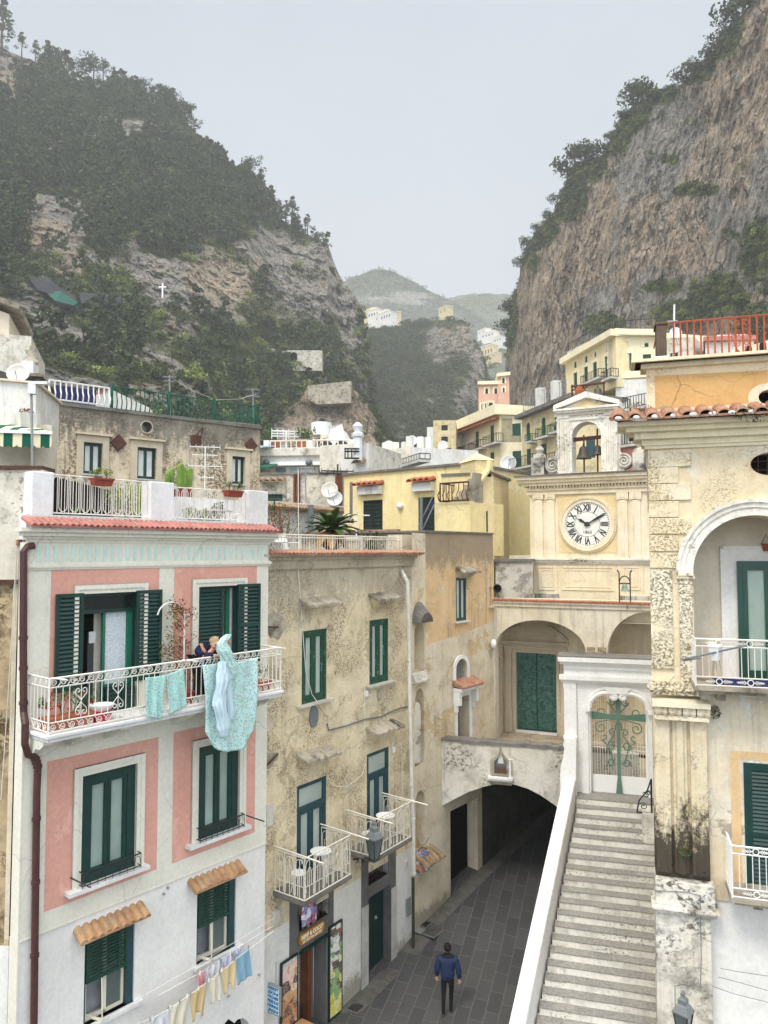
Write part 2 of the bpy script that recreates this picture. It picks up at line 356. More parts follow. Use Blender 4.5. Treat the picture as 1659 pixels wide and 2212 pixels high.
tilemat('tile_brick',S('#A06C58'),S('#AC8870'))
# cloth
def flower(name,base,k=1.):
    t=NT(name,.9,.1); v=t.n('ShaderNodeTexVoronoi'); v.inputs['Scale'].default_value=25*k
    mp=t.map((1,1,1)); nz=t.noise(9,mp,3); t.l(mp,v.inputs['Vector'])
    f=t.ramp(v.outputs['Distance'],.34,.44,1,0); hue=t.sep(v.outputs['Color'])
    c=t.mix(t.ramp(t.noise(5,None,2),.4,.6,0,.5),base,tuple(x*1.12 for x in base))
    fc=t.mix(t.ramp(hue[0],.45,.5),S('#8f8fb8'),S('#97a468')); fc=t.mix(t.ramp(hue[1],.7,.72),fc,S('#cfa7c0'))
    c=t.mix(t.math('MULTIPLY',f,t.ramp(hue[2],.25,.3,0,.85)),c,fc); w=t.ramp(t.noise(38*k,None,4,.7),.52,.6,0,.55); c=t.mix(w,c,S('#7f9fa2'))
    t.col(c); t.bump(t.noise(14,None,3),.01,.4)
flower('sheet_floral',S('#B9DCD8')); flower('pillow_floral',S('#A6D6CE'),1.2)
for nm,c in dict(cloth_inner='#C6DCE6',cloth_beige='#D2BE96',cloth_cream='#D6D0BC',cloth_white='#D6D6DC',cloth_lilac='#C9CBE4',cloth_pink='#E29BA4',cloth_denim='#86AFC4',cloth_tan='#C9B184').items():
    t=NT(nm,.95,.1); n=t.noise(7,t.map((1,1,.35)),5,.7); t.col(t.mix(t.ramp(n,.3,.7),S(c,.86),S(c))); t.bump(n,.02,.5)
for nm,c in dict(leaf_dark='#33452a',leaf_mid='#55683a',leaf_bright='#86963f',leaf_red='#7d4a2e',leaf_grey='#6c705a',leaf_palm='#4c6430').items():
    t=NT(nm,.7,.2); o=t.n('ShaderNodeObjectInfo'); n=t.noise(3.5,None,3); t.col(t.mix(t.ramp(n,.35,.65),S(c,.6),S(c,1.25)))
# ------------------------------------------------------------ kit
def slatted(m,a0,a1,z0,z1,d,fw=.07,t=.04,sp=.065,mid=None,solid_top=None):
    """louvred leaf: frame + tilted slats"""
    F=m.F; m.box(a0,a0+fw,z0,z1,d,d+t); m.box(a1-fw,a1,z0,z1,d,d+t); m.box(a0+fw,a1-fw,z1-fw,z1,d,d+t); m.box(a0+fw,a1-fw,z0,z0+fw,d,d+t)
    zs=[(z0+fw,z1-fw)]
    if mid: m.box(a0+fw,a1-fw,mid-fw/2,mid+fw/2,d,d+t); zs=[(z0+fw,mid-fw/2),(mid+fw/2,z1-fw)]
    for q0,q1 in zs:
        n=max(1,int((q1-q0)/sp)); h=(q1-q0)/n
        for i in range(n):
            b=q0+i*h; w=F.w
            m.hexa([w(a0+fw,b,d+t*.9),w(a1-fw,b,d+t*.9),w(a1-fw,b+.008,d+t*.9),w(a0+fw,b+.008,d+t*.9),
                    w(a0+fw,b+h*.82,d+t*.1),w(a1-fw,b+h*.82,d+t*.1),w(a1-fw,b+h*.82+.008,d+t*.1),w(a0+fw,b+h*.82+.008,d+t*.1)])
def shutter(F,r,d,parent,mat='green_paint',back=True,label=None,**k):
    m=MB(F); slatted(m,*r,d,**k)
    if back: m.box(r[0]+.03,r[1]-.03,r[2]+.03,r[3]-.03,d-.012,d-.002)
    o=m.build('shutter',mat,parent)
    if label:o['label']=label
    return o
def window(F,r,parent,frame='green_paint',pane='glass_pale',fw=.07,rec=.14,leaves=2,transom=None,sill=None,sp=.12,so=.12,st=.05,surround=None,sw=.12,sd=.03,lw=.055,t=.06,label=None,arch=0,shut=None,shz=.09,name='window'):
    a0,a1,z0,z1=r; m=MB(F); d0,d1=-rec,-rec+t
    m.box(a0,a0+fw,z0,z1,d0,d1); m.box(a1-fw,a1,z0,z1,d0,d1); m.box(a0+fw,a1-fw,z1-fw,z1,d0,d1)
    m.box(a0+fw,a1-fw,z0,z0+fw*.8,d0,d1)
    zt=z1-fw
    if transom:
        zt=z0+(z1-z0)*transom; m.box(a0+fw,a1-fw,zt-fw*.5,zt+fw*.5,d0,d1); zt-=fw*.5
    W=(a1-a0-2*fw)/leaves
    for i in range(leaves):
        b=a0+fw+i*W; e=.004
        for q in((b+e,b+lw,z0+fw*.8,zt),(b+W-lw,b+W-e,z0+fw*.8,zt),(b+lw,b+W-lw,zt-lw,zt),(b+lw,b+W-lw,z0+fw*.8,z0+fw*.8+lw*1.3)): m.box(*q,d0+.006,d1-.012)
    o=m.build(name,frame,parent)
    if label:o['label']=label
    if shut:
        s=MB(F)
        for i in range(leaves):
            b=a0+fw*.4+i*(a1-a0-fw*.8)/leaves; slatted(s,b,b+(a1-a0-fw*.8)/leaves-.01,z0+.02,z1-fw*.5,d1,fw=.06,sp=shz)
        s.box(a0,a1,z0,z1,d0-.02,d0-.01); s.build('shutter',shut,o)
    else: MB(F).box(a0+fw*.6,a1-fw*.6,z0+.02,z1-fw*.6,d0+.012,d0+.02).build('pane',pane,o)
    if sill: MB(F).box(a0-so,a1+so,z0-st,z0-.003,-rec,sp).build('sill',sill,o)
    if surround:
        s=MB(F)
        for k,(w_,dd) in enumerate(((sw,sd),(sw*.45,sd*2))):
            s.box(a0-w_,a0-.002-k*sw*.0,z0,z1+w_,.002,dd) if k==0 else s.box(a0-sw,a0-sw+w_,z0,z1+sw,sd,dd)
            s.box(a1+.002,a1+w_,z0,z1+w_,.002,dd) if k==0 else s.box(a1+sw-w_,a1+sw,z0,z1+sw,sd,dd)
            s.box(a0,a1,z1+.002,z1+w_,.002,dd) if k==0 else s.box(a0-sw+w_,a1+sw-w_,z1+sw-w_,z1+sw,sd,dd)
        s.build('surround',surround,o)
    return o
def tile_roof(F,a0,a1,z,d0,d1,drop,mat,parent,pitch=.2,name='tile_hood',rag=0,thick=.02):
    """row of barrel tiles running down from the wall (d0,z) to (d1,z-drop)"""
    m=MB(F); n=max(1,round((a1-a0)/pitch)); p=(a1-a0)/n; w=F.w
    for i in range(n):
        c=a0+(i+.5)*p; j=random.uniform(-rag,rag); e=d1+j; zz=random.uniform(-rag,rag)*.3
        k=6; vs=[]
        for (dd,h0) in((d0,z),(e,z-drop+zz)):
            for q in range(k+1):
                t=math.pi*q/k; vs.append(w(c-math.cos(t)*p*.42,h0+math.sin(t)*p*.36,dd))
            for q in range(k+1):
                t=math.pi*q/k; vs.append(w(c-math.cos(t)*p*.34,h0+math.sin(t)*p*.28-.004,dd))
        K=k+1; fs=[]
        for q in range(k): fs+=[(q,q+1,q+1+2*K,q+2*K),(q+K,q+K+1,q+1+3*K,q+3*K),(q+2*K,q+2*K+1,q+1+3*K,q+3*K)]
        m.mesh(vs,fs)
    m.hexa([w(a0,z-.03,d0),w(a1,z-.03,d0),w(a1,z-drop-.03,d1-.02),w(a0,z-drop-.03,d1-.02),w(a0,z+.01,d0),w(a1,z+.01,d0),w(a1,z-drop+.01,d1-.02),w(a0,z-drop+.01,d1-.02)])
    return m.build(name,mat,parent)
def moulding(m,a0,a1,prof,ret=0):
    """prof: list of (z0,z1,d) bands"""
    for z0,z1,d in prof: m.box(a0-(d if ret&1 else 0),a1+(d if ret&2 else 0),z0,z1,-.01,d)
def bars(m,f,a0,a1,z0,z1,sp=.12,r=.009,rt=.014,bow=0,d=0,mid=(),n=4,posts=True):
    k=max(1,round((a1-a0)/sp))
    for i in range(k+1):
        a=a0+(a1-a0)*i/k
        if bow:
            pts=[f.w(a,z0,d),f.w(a,z0+(z1-z0)*.15,d+bow*.7),f.w(a,z0+(z1-z0)*.35,d+bow),f.w(a,z0+(z1-z0)*.6,d+bow*.15),f.w(a,z1,d)]
        else: pts=[f.w(a,z0,d),f.w(a,z1,d)]
        m.tube(pts,r*(1.5 if posts and i in(0,k) else 1),n,cap=False)
    for z in (z0+.03,z1)+tuple(mid): m.tube([f.w(a0,z,d),f.w(a1,z,d)],rt,n)
def scrollband(m,f,a0,a1,zc,r,unit,d=0,tr=.008,flip=1):
    k=max(1,round((a1-a0)/unit)); u=(a1-a0)/k
    for i in range(k):
        c=a0+u*(i+.42); P=spiral(c,zc,r*.22,r*.95,-math.pi*2.1,math.pi*.9,16)
        P=[(x,zc+(z-zc)*flip) for x,z in P]
        P=[(a0+u*(i+1)+.0*u,zc-r*flip*.9)]+[(a0+u*(i+.85),zc+r*flip*.3)]+P[::-1] if False else P
        m.tube([f.w(x,z,d) for x,z in P],tr,4,cap=False)
        m.tube([f.w(a0+u*i-.02,zc-r*flip,d),f.w(a0+u*i+.02,zc-r*.2*flip,d),f.w(c-r*.8,zc+r*.45*flip,d),f.w(c,zc+r*flip*.98,d)],tr,4,cap=False)
def leaves(m,c,r,n,size,sq=(1,1,1),hollow=.3):
    c=Vector(c)
    N=rng.normal(size=(n,3)); N/=np.linalg.norm(N,axis=1)[:,None]
    R=rng.uniform(hollow,1,size=n)**.5; P=N*R[:,None]*np.array(sq)*r
    T=rng.normal(size=(n,3)); U=rng.normal(size=(n,3)); 
    for p,t,u in zip(P,T,U):
        t=Vector(t).normalized(); u=t.cross(Vector(u)).normalized(); s=size*random.uniform(.6,1.3); q=c+Vector(p)
        m.face([q-t*s,q+u*s*.45,q+t*s,q-u*s*.45])
def stems(m,c,h,n,spread,r=.006):
    tips=[]
    for i in range(n):
        a=random.uniform(0,6.28); s=spread*random.uniform(.3,1); t=Vector(c)+Vector((math.cos(a)*s,math.sin(a)*s,h*random.uniform(.6,1)))
        mid=(Vector(c)+t)/2+Vector((0,0,h*.12)); m.tube([c,mid,t],r,3,cap=False); tips.append(t)
    return tips
def potbox(f,a0,a1,z0,d0,d1,h,mat='terracotta'):
    m=MB(f); w=f.w; e=.025
    m.hexa([w(a0+e,z0,d0+e),w(a1-e,z0,d0+e),w(a1-e,z0,d1-e),w(a0+e,z0,d1-e),w(a0,z0+h,d0),w(a1,z0+h,d0),w(a1,z0+h,d1),w(a0,z0+h,d1)])
    m.box(a0-.012,a1+.012,z0+h-.035,z0+h,d0-.012,d0); m.box(a0-.012,a1+.012,z0+h-.035,z0+h,d1,d1+.012)
    return m
def planter(f,a0,a1,z0,d0,d1,h,label,leafmat='leaf_mid',mat='terracotta',ph=.3,nl=160,ls=.035,group=None,cat='planter',spots=None):
    c=f.w((a0+a1)/2,z0,(d0+d1)/2); t=thing('planter_box',label,cat,c,group)
    potbox(f,a0,a1,z0,d0,d1,h,mat).build('trough',mat,t)
    m=MB(f); n=max(2,int((a1-a0)/.18)); st=MB(f)
    for i in range(n):
        q=f.w(a0+(a1-a0)*(i+.5)/n,z0+h,(d0+d1)/2); tips=stems(st,q,ph,4,ph*.5)
        for tp in tips: leaves(m,tp,ph*.35,max(4,nl//(n*4)),ls)
    st.build('stem','leaf_mid',t); m.build('foliage',leafmat,t)
    if spots:
        b=MB(f)
        for i in range(spots[1]): 
            q=f.w(random.uniform(a0,a1),z0+h+ph*random.uniform(.3,1.05),random.uniform(d0,d1)); leaves(b,q,.03,7,.03)
        b.build('flower',spots[0],t)
    return t
def dish(c,aim,r,label,group=None,mat='satellite_white',up=None):
    """satellite dish facing aim, on an arm"""
    t=thing('satellite_dish',label,'satellite dish',c,group); c=Vector(c); ax=Vector(aim).normalized()
    prof=[(r*math.sin(q),-r*.9*(math.cos(q)-math.cos(1.0))) for q in (0.02,.25,.5,.75,1.0)]; s=r/math.sin(1.0)
    prof=[(s*math.sin(q),s*.6*(1-math.cos(q))) for q in (.02,.25,.5,.75,1.)]
    m=MB(); m.lathe(c-ax*s*.25,prof+[(p[0]*.98,p[1]+.012) for p in prof[::-1]],16,ax); m.build('reflector',mat,t,smooth=True)
    MB().tube([c-ax*s*.2+Vector((0,0,-r)),c+ax*r*1.0+Vector((0,0,-r*.35))],r*.04,4).build('feed_arm','grey_metal',t)
    MB().tube([c-ax*s*.28,c-ax*(s*.28+r*.3),c-ax*(s*.28+r*.3)+Vector((0,0,-r*1.4))],r*.06,5).build('bracket','grey_metal',t)
    return t
def text(s,f,a,z,d,size,mat,parent,name='lettering',shear=0,al='LEFT',ext=.004,bold=0,wx=1.,rot=0,fit=0):
    cu=bpy.data.curves.new(name,'FONT'); cu.body=s; cu.size=size; cu.extrude=ext; cu.offset=bold; cu.align_x=al; cu.shear=shear
    ob=bpy.data.objects.new(name,cu); COL.objects.link(ob); dg=bpy.context.evaluated_depsgraph_get(); dg.update()
    me=bpy.data.meshes.new_from_object(ob.evaluated_get(dg)); bpy.data.objects.remove(ob)
    o=bpy.data.objects.new(name,me); COL.objects.link(o); off=rootloc(parent) if parent else Vector((0,0,0)); o.parent=parent
    if fit: wx=fit/(max(v.co.x for v in me.vertices)-min(v.co.x for v in me.vertices))
    cr,sr=math.cos(rot),math.sin(rot)
    for v in me.vertices:
        x,y=v.co.x*wx,v.co.y; x,y=x*cr-y*sr,x*sr+y*cr
        p=f.w(a+x,z+y,d+v.co.z+ext); v.co=p-off
    me.materials.clear(); me.materials.append(M[mat] if isinstance(mat,str) else mat); return o
def gz(y):
    return float(np.interp(y,[8,15,19.3,21.8,23.2,25.5,34,60],[-.3,.1,.35,.62,.97,1.45,2.7,5.5]))
FP=Fc(62,12.92,578,vp=2150)
pink=thing('pink_house','pink and cream house with dark green shutters, scrolled white balcony and laundry, left foreground','house',FP.w(0,0))
def s_(F,k,x,y,d=0): return F.h(Z(k,x,y),d)[0]
L_=5.5; W1=FP.rect(Z('z2',487,262),Z('z2',822,900)); W1=(W1[0],W1[1],9.17,FP.h(Z('z2',487,265))[1])
a=FP.h(Z('z2',1187,222)); b=FP.h(Z('z2',1442,212)); W2=(a[0],b[0],9.17,a[1])
def r4(F,k,x0,y0,x1,y1,d=0): 
    a=F.h(Z(k,x0,y0),d); b=F.h(Z(k,x1,y1),d); return (a[0],b[0],b[1],a[1])
a=FP.h(Z('z2',487,1362));b=FP.h(Z('z3',805,485));W3=(a[0],FP.h(Z('z2',817,1285))[0],6.15,a[1])
W4=(FP.h(Z('z3',1182,300))[0],FP.h(Z('z3',1432,200))[0],6.2,W3[3])
a=FP.h(Z('z3',513,990));b=FP.h(Z('z3',806,1365));W5=(a[0],b[0],b[1],a[1])
a=FP.h(Z('z3',1190,690));b=FP.h(Z('z3',1420,1030));W6=(a[0],b[0],b[1],a[1])
print('PINK',W1,W2,W3,W4,W5,W6)
# white lower wall with the scalloped arch at the foot
a=FP.h(Z('z3',1290,1502));b=FP.h(Z('z3',1512,1502));c=FP.h(Z('z3',1390,1455))
arch=[(a[0],1.0),(b[0],1.0),(b[0],c[1]-.62),(b[0]-.06,c[1]-.36),(b[0]-.22,c[1]-.2),(b[0]-.38,c[1]-.16),(b[0]-.45,c[1]-.2),(b[0]-.62,c[1]-.02),(c[0],c[1]),(c[0]-.22,c[1]-.12),(a[0]+.02,c[1]-.5)]
m=MB(FP); m.wall([(0,-.6),(L_,-.6),(L_,5.58),(0,5.58)],[rloop(*W5),rloop(*W6),arch],.3); m.body(rloop(0,L_,-.6,5.56),.35)
m.build('lower_wall','white_lime',pink); MB(FP).box(a[0]-.02,b[0]+.02,1.,c[1]+.02,-.32,-.29).build('archway_dark','black_hole',pink)  # black panel paints the shade inside the arch
m=MB(FP); m.wall([(-.0,5.585),(L_,5.585),(L_,12.35),(-.0,12.35)],[rloop(*W1),rloop(*W2),rloop(*W3),rloop(*W4)],.28,d=.025); m.box(0,L_,5.57,5.6,-.2,.03)
m.body(rloop(0,L_,5.58,12.35),.35,.02); m.box(-.03,.0,-.6,12.3,-.25,.02); m.build('wall','cream_paint',pink)
m=MB(FP); m.box(.05,L_-.05,-.6,12.5,-4.5,-.42); m.build('house_core','black_hole',pink)
# pink panels
for nm,(k0,x0,y0,k1,x1,y1),holes,zb in (('u1',('z1',305,1322,'z1',957,1322),[W1],9.17),('u2',('z1',1048,1312,'z1',1545,1305),[W2],9.17),('l1',('z2',281,1275,'z2',952,1125),[W3],5.93),('l2',('z2',1043,1100,'z3',1533,100),[W4],5.93)):
    p=FP.h(Z(k0,x0,y0)); q=FP.h(Z(k1,x1,y1)); zt=p[1]
    hs=[]
    o=MB(FP)
    wds=holes[0]; e=.15
    a0,a1=p[0],q[0]; w0,w1,z0,z1=wds[0]-e,wds[1]+e,max(zb,wds[2]-.01),wds[3]+e
    o.wall([(a0,zb),(w0,zb),(w0,z1),(w1,z1),(w1,zb),(a1,zb),(a1,zt),(a0,zt)] if z0<=zb+.3 else [(a0,zb),(a1,zb),(a1,zt),(a0,zt)],[] if z0<=zb+.3 else [rloop(w0,w1,z0,z1)],.004,d=.03)
    if z0<=zb+.3 and z0>zb: o.wall([(w0,zb),(w1,zb),(w1,z0),(w0,z0)],[],.004,d=.03)
    o.build('pink_panel','pink_paint',pink)
# frieze, flutes, moulding, cornice
m=MB(FP); moulding(m,0,L_,[(12.35,12.41,.05),(12.41,12.46,.1),(12.46,12.53,.17),(12.53,12.6,.24)],3)
moulding(m,0,L_,[(11.86,11.9,.045),(11.9,11.95,.07),(11.95,11.975,.045)],3); m.build('cornice','cream_paint',pink)
m=MB(FP)
for i in range(34):
    a=.16+i*(5.2/33); h=.3; m.poly(archloop(a-.033,a+.033,12.01,12.27,12.305,6),.02,.034)
m.build('fluted_frieze',plain('pale_blue',S('#C6DDD6'),.8,.2,.12,4),pink)
tile_roof(FP,-.12,L_+.1,12.78,-.05,.34,.14,'tile_pink',pink,.115,'eave_tiles',.015)
# terrace parapet and pillars
d0,d1=-.42,-.12
zt=FP.h(Z('z1',600,1005),-.12)[1]
m=MB(FP); m.box(0,L_,12.4,zt,d0,d1); m.build('parapet','parapet_white',pink)
pl=[(s_(FP,'z1',205,900,-.12)-.05,s_(FP,'z1',322,900,-.12),FP.h(Z('z1',262,735),-.12)[1]),(s_(FP,'z1',905,900,-.12),s_(FP,'z1',1048,900,-.12),FP.h(Z('z1',980,797),-.12)[1]),(s_(FP,'z1',1495,900,-.12),s_(FP,'z1',1615,900,-.12),FP.h(Z('z1',1560,850),-.12)[1])]
for p in pl:
    m=MB(FP); m.box(p[0],p[1],12.4,p[2],d0-.02,d1+.02); m.build('pillar','parapet_white',pink,bevel=.02)
def loopinst(m,f,a0,a1,z0,z1,d,u=.21):
    k=round((a1-a0)/u); u=(a1-a0)/k; r=.008
    for i in range(k):
        c=a0+(i+.5)*u
        top=[(c-u*.36,z0+.02)]+[(c-u*.36*math.cos(math.pi*q/8),z1-.12+.1*math.sin(math.pi*q/8)) for q in range(9)]+[(c+u*.36,z0+.02)]
        m.tube([f.w(a,z,d) for a,z in top],r,4,cap=False)
        m.tube([f.w(a,z,d) for a,z in [(c,z1)]+[(c,z0)]],r,4,cap=False)
        lo=[(c+u*.14,z1-.03)]+[(c+u*.5+u*.36*math.cos(math.pi+math.pi*q/8),z0+.14-.1*math.sin(math.pi*q/8)) for q in range(9)]+[(c+u*.86,z1-.03)]
        if i<k-1: m.tube([f.w(a,z,d) for a,z in lo],r,4,cap=False)
    for z in(z0+.01,z1): m.tube([f.w(a0,z,d),f.w(a1,z,d)],.013,4)
for i,(p,q,y) in enumerate(((pl[0][1],pl[1][0],752),(pl[1][1],pl[2][0],828))):
    zz=FP.h(Z('z1',330 if i==0 else 1060,y),-.2)[1]; m=MB(FP); loopinst(m,FP,p,q,zt+.03,zz,-.2); m.build('railing','white_iron',pink)
MB(FP).box(.0,L_,12.3,12.4,-4.5,d0-.001).build('terrace_floor','tile_brick',pink)
# ---- windows
surr='cream_paint'
# upper left balcony door, open
def surround(F,r,sw,parent,d=.03):
    a0,a1,z0,z1=r; s=MB(F)
    for w_,dd in((sw,.05),(sw*.5,.075)):
        s.box(a0-sw,a0-sw+w_,z0,z1+sw,d,d+dd); s.box(a1+sw-w_,a1+sw,z0,z1+sw,d,d+dd); s.box(a0-sw+w_,a1+sw-w_,z1+sw-w_,z1+sw,d,d+dd)
    s.box(a0-.03,a0,z0,z1+.03,d,d+.055);s.box(a1,a1+.03,z0,z1+.03,d,d+.055);s.box(a0,a1,z1,z1+.03,d,d+.055)
    s.build('surround','cream_paint',parent)
a0,a1,z0,z1=W1; m=MB(FP)
for q in((a0,a0+.06,z0,z1),(a1-.06,a1,z0,z1),(a0+.06,a1-.06,z1-.06,z1),(a0+.06,a1-.06,z1-.38,z1-.32)): m.box(*q,-.16,-.06)
m.box(a0+.06,a0+.12,z0,z1-.38,-.18,-.1)
wd=m.build('balcony_door','green_paint',pink); wd['label']='open double door with lace curtain and dark room behind'
x0=s_(FP,'z2',617,500); x1=s_(FP,'z2',645,500); x2=s_(FP,'z2',758,500); x3=s_(FP,'z2',782,500)
m=MB(FP); m.box(x0+.06,x1+.02,z0,z1-.38,-.15,-.09); m.box(x3-.0,a1-.06,z0,z1-.38,-.15,-.09); m.box(x1,x3,z0,z0+.5,-.16,-.12); m.build('door_leaf',plain('door_green',S('#1F6B52'),.4,.4,.15),wd)
MB(FP).box(x1+.02,x3,z0+.5,z1-.38,-.15,-.14).build('lace_curtain','lace',wd); MB(FP).box(a0+.06,a1-.06,z1-.32,z1-.06,-.13,-.12).build('pane','glass_dark',wd)
MB(FP).box(a0+.3,x0-.02,z0+.1,z1-.75,-.31,-.26).build('fridge',plain('fridge_dark',S('#3c3e42'),.4,.4,.1),wd)
n_=MB(FP); p=FP.h(Z('z2',532,485),-.25); q=FP.h(Z('z2',578,565),-.25); n_.box(p[0]+.02,q[0],q[1]+.02,p[1]-.03,-.258,-.25); n_.build('pinned_notice',plain('paper',S('#cfcfd0'),.8,.1,.2,30),wd)
surround(FP,W1,.16,wd)
MB(FP).box(a0+.06,x0-.0,z0,z1-.38,-.325,-.315).build('dark_opening','black_hole',wd)  # black panel for the unlit room, darkness put into its colour
# shutters folded back on the wall
r=r4(FP,'z2',340,275,503,735,.12); zb1=z1-1.72
for (xa,xb) in((s_(FP,'z2',338,400,.1),s_(FP,'z2',503,400,.1)),(s_(FP,'z2',822,400,.1),s_(FP,'z2',975,400,.1))):
    m=MB(FP); slatted(m,xa,xb,zb1,z1+.02,.07,fw=.065,t=.05,sp=.075); o=m.build('shutter','green_paint',wd)
MB(FP).box(s_(FP,'z2',640,700,.03),s_(FP,'z2',812,700,.03),z0+.02,zb1-.05,-.05,0.0).build('lower_leaf','green_paint',wd)
m=MB(FP); slatted(m,s_(FP,'z2',440,760,.03),s_(FP,'z2',545,760,.03)-.06,z0+.02,zb1-.03,.05,fw=.06,sp=.075); m.build('lower_shutter','green_paint',wd); m=MB(FP); slatted(m,s_(FP,'z2',640,760,.03),s_(FP,'z2',735,760,.03)-.02,z0+.02,zb1-.07,.002,fw=.06,sp=.075);slatted(m,s_(FP,'z2',735,760,.03),s_(FP,'z2',812,760,.03),z0+.02,zb1-.07,.002,fw=.06,sp=.075); m.build('lower_shutter','green_paint',wd)
# upper right door
a0,a1,z0,z1=W2; xm=s_(FP,'z2',1345,400); m=MB(FP)
for q in((a0,a0+.05,z0,z1),(a1-.05,a1,z0,z1),(a0+.05,a1-.05,z1-.06,z1)): m.box(*q,-.16,-.03)
wd=m.build('balcony_door','green_paint',pink); wd['label']='half open door beside the woman, one louvred leaf closed'
m=MB(FP); slatted(m,a0+.05,xm,z0+.72,z1-.06,-.05,fw=.06,t=.045,sp=.075); m.box(a0+.08,xm-.03,z0+.73,z1-.1,-.065,-.055)
m.build('shutter','green_paint',wd)
m=MB(FP); slatted(m,a0+.05,xm,z0+.02,z0+.7,-.05,fw=.06,sp=.075);m.build('lower_shutter','green_paint',wd)
xg=s_(FP,'z2',1386,400); MB(FP).box(xg,xg+.09,z0,z1-.1,-.2,-.12).build('door_leaf','door_green',wd); MB(FP).box(xg+.11,a1-.06,z0,z1-.08,-.2,-.17).build('curtain','curtain',wd)
surround(FP,W2,.16,wd)
xa,xb=s_(FP,'z2',1433,400,.1),s_(FP,'z2',1567,400,.1); m=MB(FP); slatted(m,xa,xb,z1-1.72,z1+.02,.08,fw=.065,t=.05,sp=.075,mid=z1-.9); m.box(xa+.04,xb-.04,z1-.88,z1-.02,.07,.078)
m.build('shutter','green_paint',wd)
# lower windows, wide green frames
for i,r in enumerate((W3,W4)):
    fr=window(FP,r,pink,fw=.17,rec=.1,sill=None,lw=.06,t=.11,pane='glass_green'); surround(FP,r,.16,fr,.026)
    MB(FP).box(r[0]-.28,r[1]+.22,r[2]-.07,r[2],-.1,.22).build('sill','marble',fr)
    m=MB(FP); z=r[2]; aa,bb=r[0]-.03,r[1]+.03
    m.tube([FP.w(aa,z+.28,0),FP.w(aa,z+.28,.2),FP.w(bb,z+.28,.2),FP.w(bb,z+.28,0)],.014,4); m.tube([FP.w(aa,z+.05,0),FP.w(aa,z+.05,.2),FP.w(bb,z+.05,.2),FP.w(bb,z+.05,0)],.012,4)
    for (u0,u1) in ((0,1),):
        n=8; q=(bb-aa)/n
        for j in range(n+1): m.tube([FP.w(aa+j*q,z,.2),FP.w(aa+j*q,z+.28,.2)],.007,4,cap=False)
        for j in range(n): m.tube([FP.w(aa+j*q+q*.5-q*.5*math.cos(t),z+.05+.2*math.sin(t),.2) for t in np.linspace(0,math.pi,7)],.006,4,cap=False)
    m.build('window_railing','black_iron',fr)
# louvred-blind windows on the white storey
for r,hood in ((W5,(475,965,895,822)),(W6,(1165,665,1480,545))):
    a0,a1,z0,z1=r; m=MB(FP)
    for q in((a0,a0+.05,z0,z1),(a1-.05,a1,z0,z1),(a0+.05,a1-.05,z1-.05,z1)): m.box(*q,-.12,-.04)
    m.box(a1-.14,a1-.05,z0,z1,-.1,-.02)
    fr=m.build('window','blue_green_paint',pink)
    zm=z0+(z1-z0)*.5; m=MB(FP); [m.box(a0+.06,a1-.18,q,q+.03,-.03,-.0) for q in np.arange(zm,z1-.03,.062)]; m.box(a0+.04,a1-.16,zm-.04,zm+.01,-.03,.01); m.box(a0+.04,a0+.08,zm,z1,-.03,.01); m.box(a1-.2,a1-.16,zm,z1,-.03,.01); mid=(a0+a1-.1)/2; m.box(a1-.34,a1-.3,zm,z1,-.03,.012); m.build('blind','blind_green',fr)
    m=MB(FP); W=(a1-a0-.2)
    for q in((a0+.06,a0+.11,z0,z1-.05),(a0+.06+W*.47,a0+.06+W*.55,z0,z1-.05),(a1-.2,a1-.15,z0,z1-.05),(a0+.11,a1-.2,z0,z0+.06)): m.box(*q,-.17,-.12)
    m.hexa([FP.w(a0+.12,z0+.06,-.16),FP.w(a0+.3,z0+.0,.1),FP.w(a0+.33,z0+.0,.1),FP.w(a0+.15,z0+.06,-.16),FP.w(a0+.12,z0+.1,-.16),FP.w(a0+.3,z0+.05,.1),FP.w(a0+.33,z0+.05,.1),FP.w(a0+.15,z0+.1,-.16)])
    m.tube([FP.w(a0+.31,z0+.02,.1),FP.w(a0+.31,zm-.02,.06)],.015,4)
    m.build('casement',plain('cream_frame',S('#D6D2BF'),.5,.3,.05),fr)
    MB(FP).box(a0+.06+W*.55,a1-.2,z0+.06,z1-.05,-.16,-.15).build('pane','glass_grey',fr)
    MB(FP).box(a0+.05,a1-.05,z0,z1-.1,-.36,-.34).build('curtain',plain('dim_curtain',S('#8b8e92'),.9,.1,.3,2),fr)
    MB(FP).box(a0-.08,a1+.16,z0-.06,z0,-.2,.1).build('sill','marble',fr)
    p=FP.h(Z('z3',hood[0],hood[1]),.2);q=FP.h(Z('z3',hood[2],hood[3]),.2)
    tile_roof(FP,p[0],q[0],z1+.24,.0,.3,.16,'tile_warm',fr,.155,'tile_hood',.03)
    MB(FP).box(p[0]+.1,q[0]-.1,z1+.02,z1+.14,0,.03).build('plaster_band','hood_cream' if 'hood_cream' in M else plaster('hood_cream',S('#DCCDB4'),da=.1),fr)
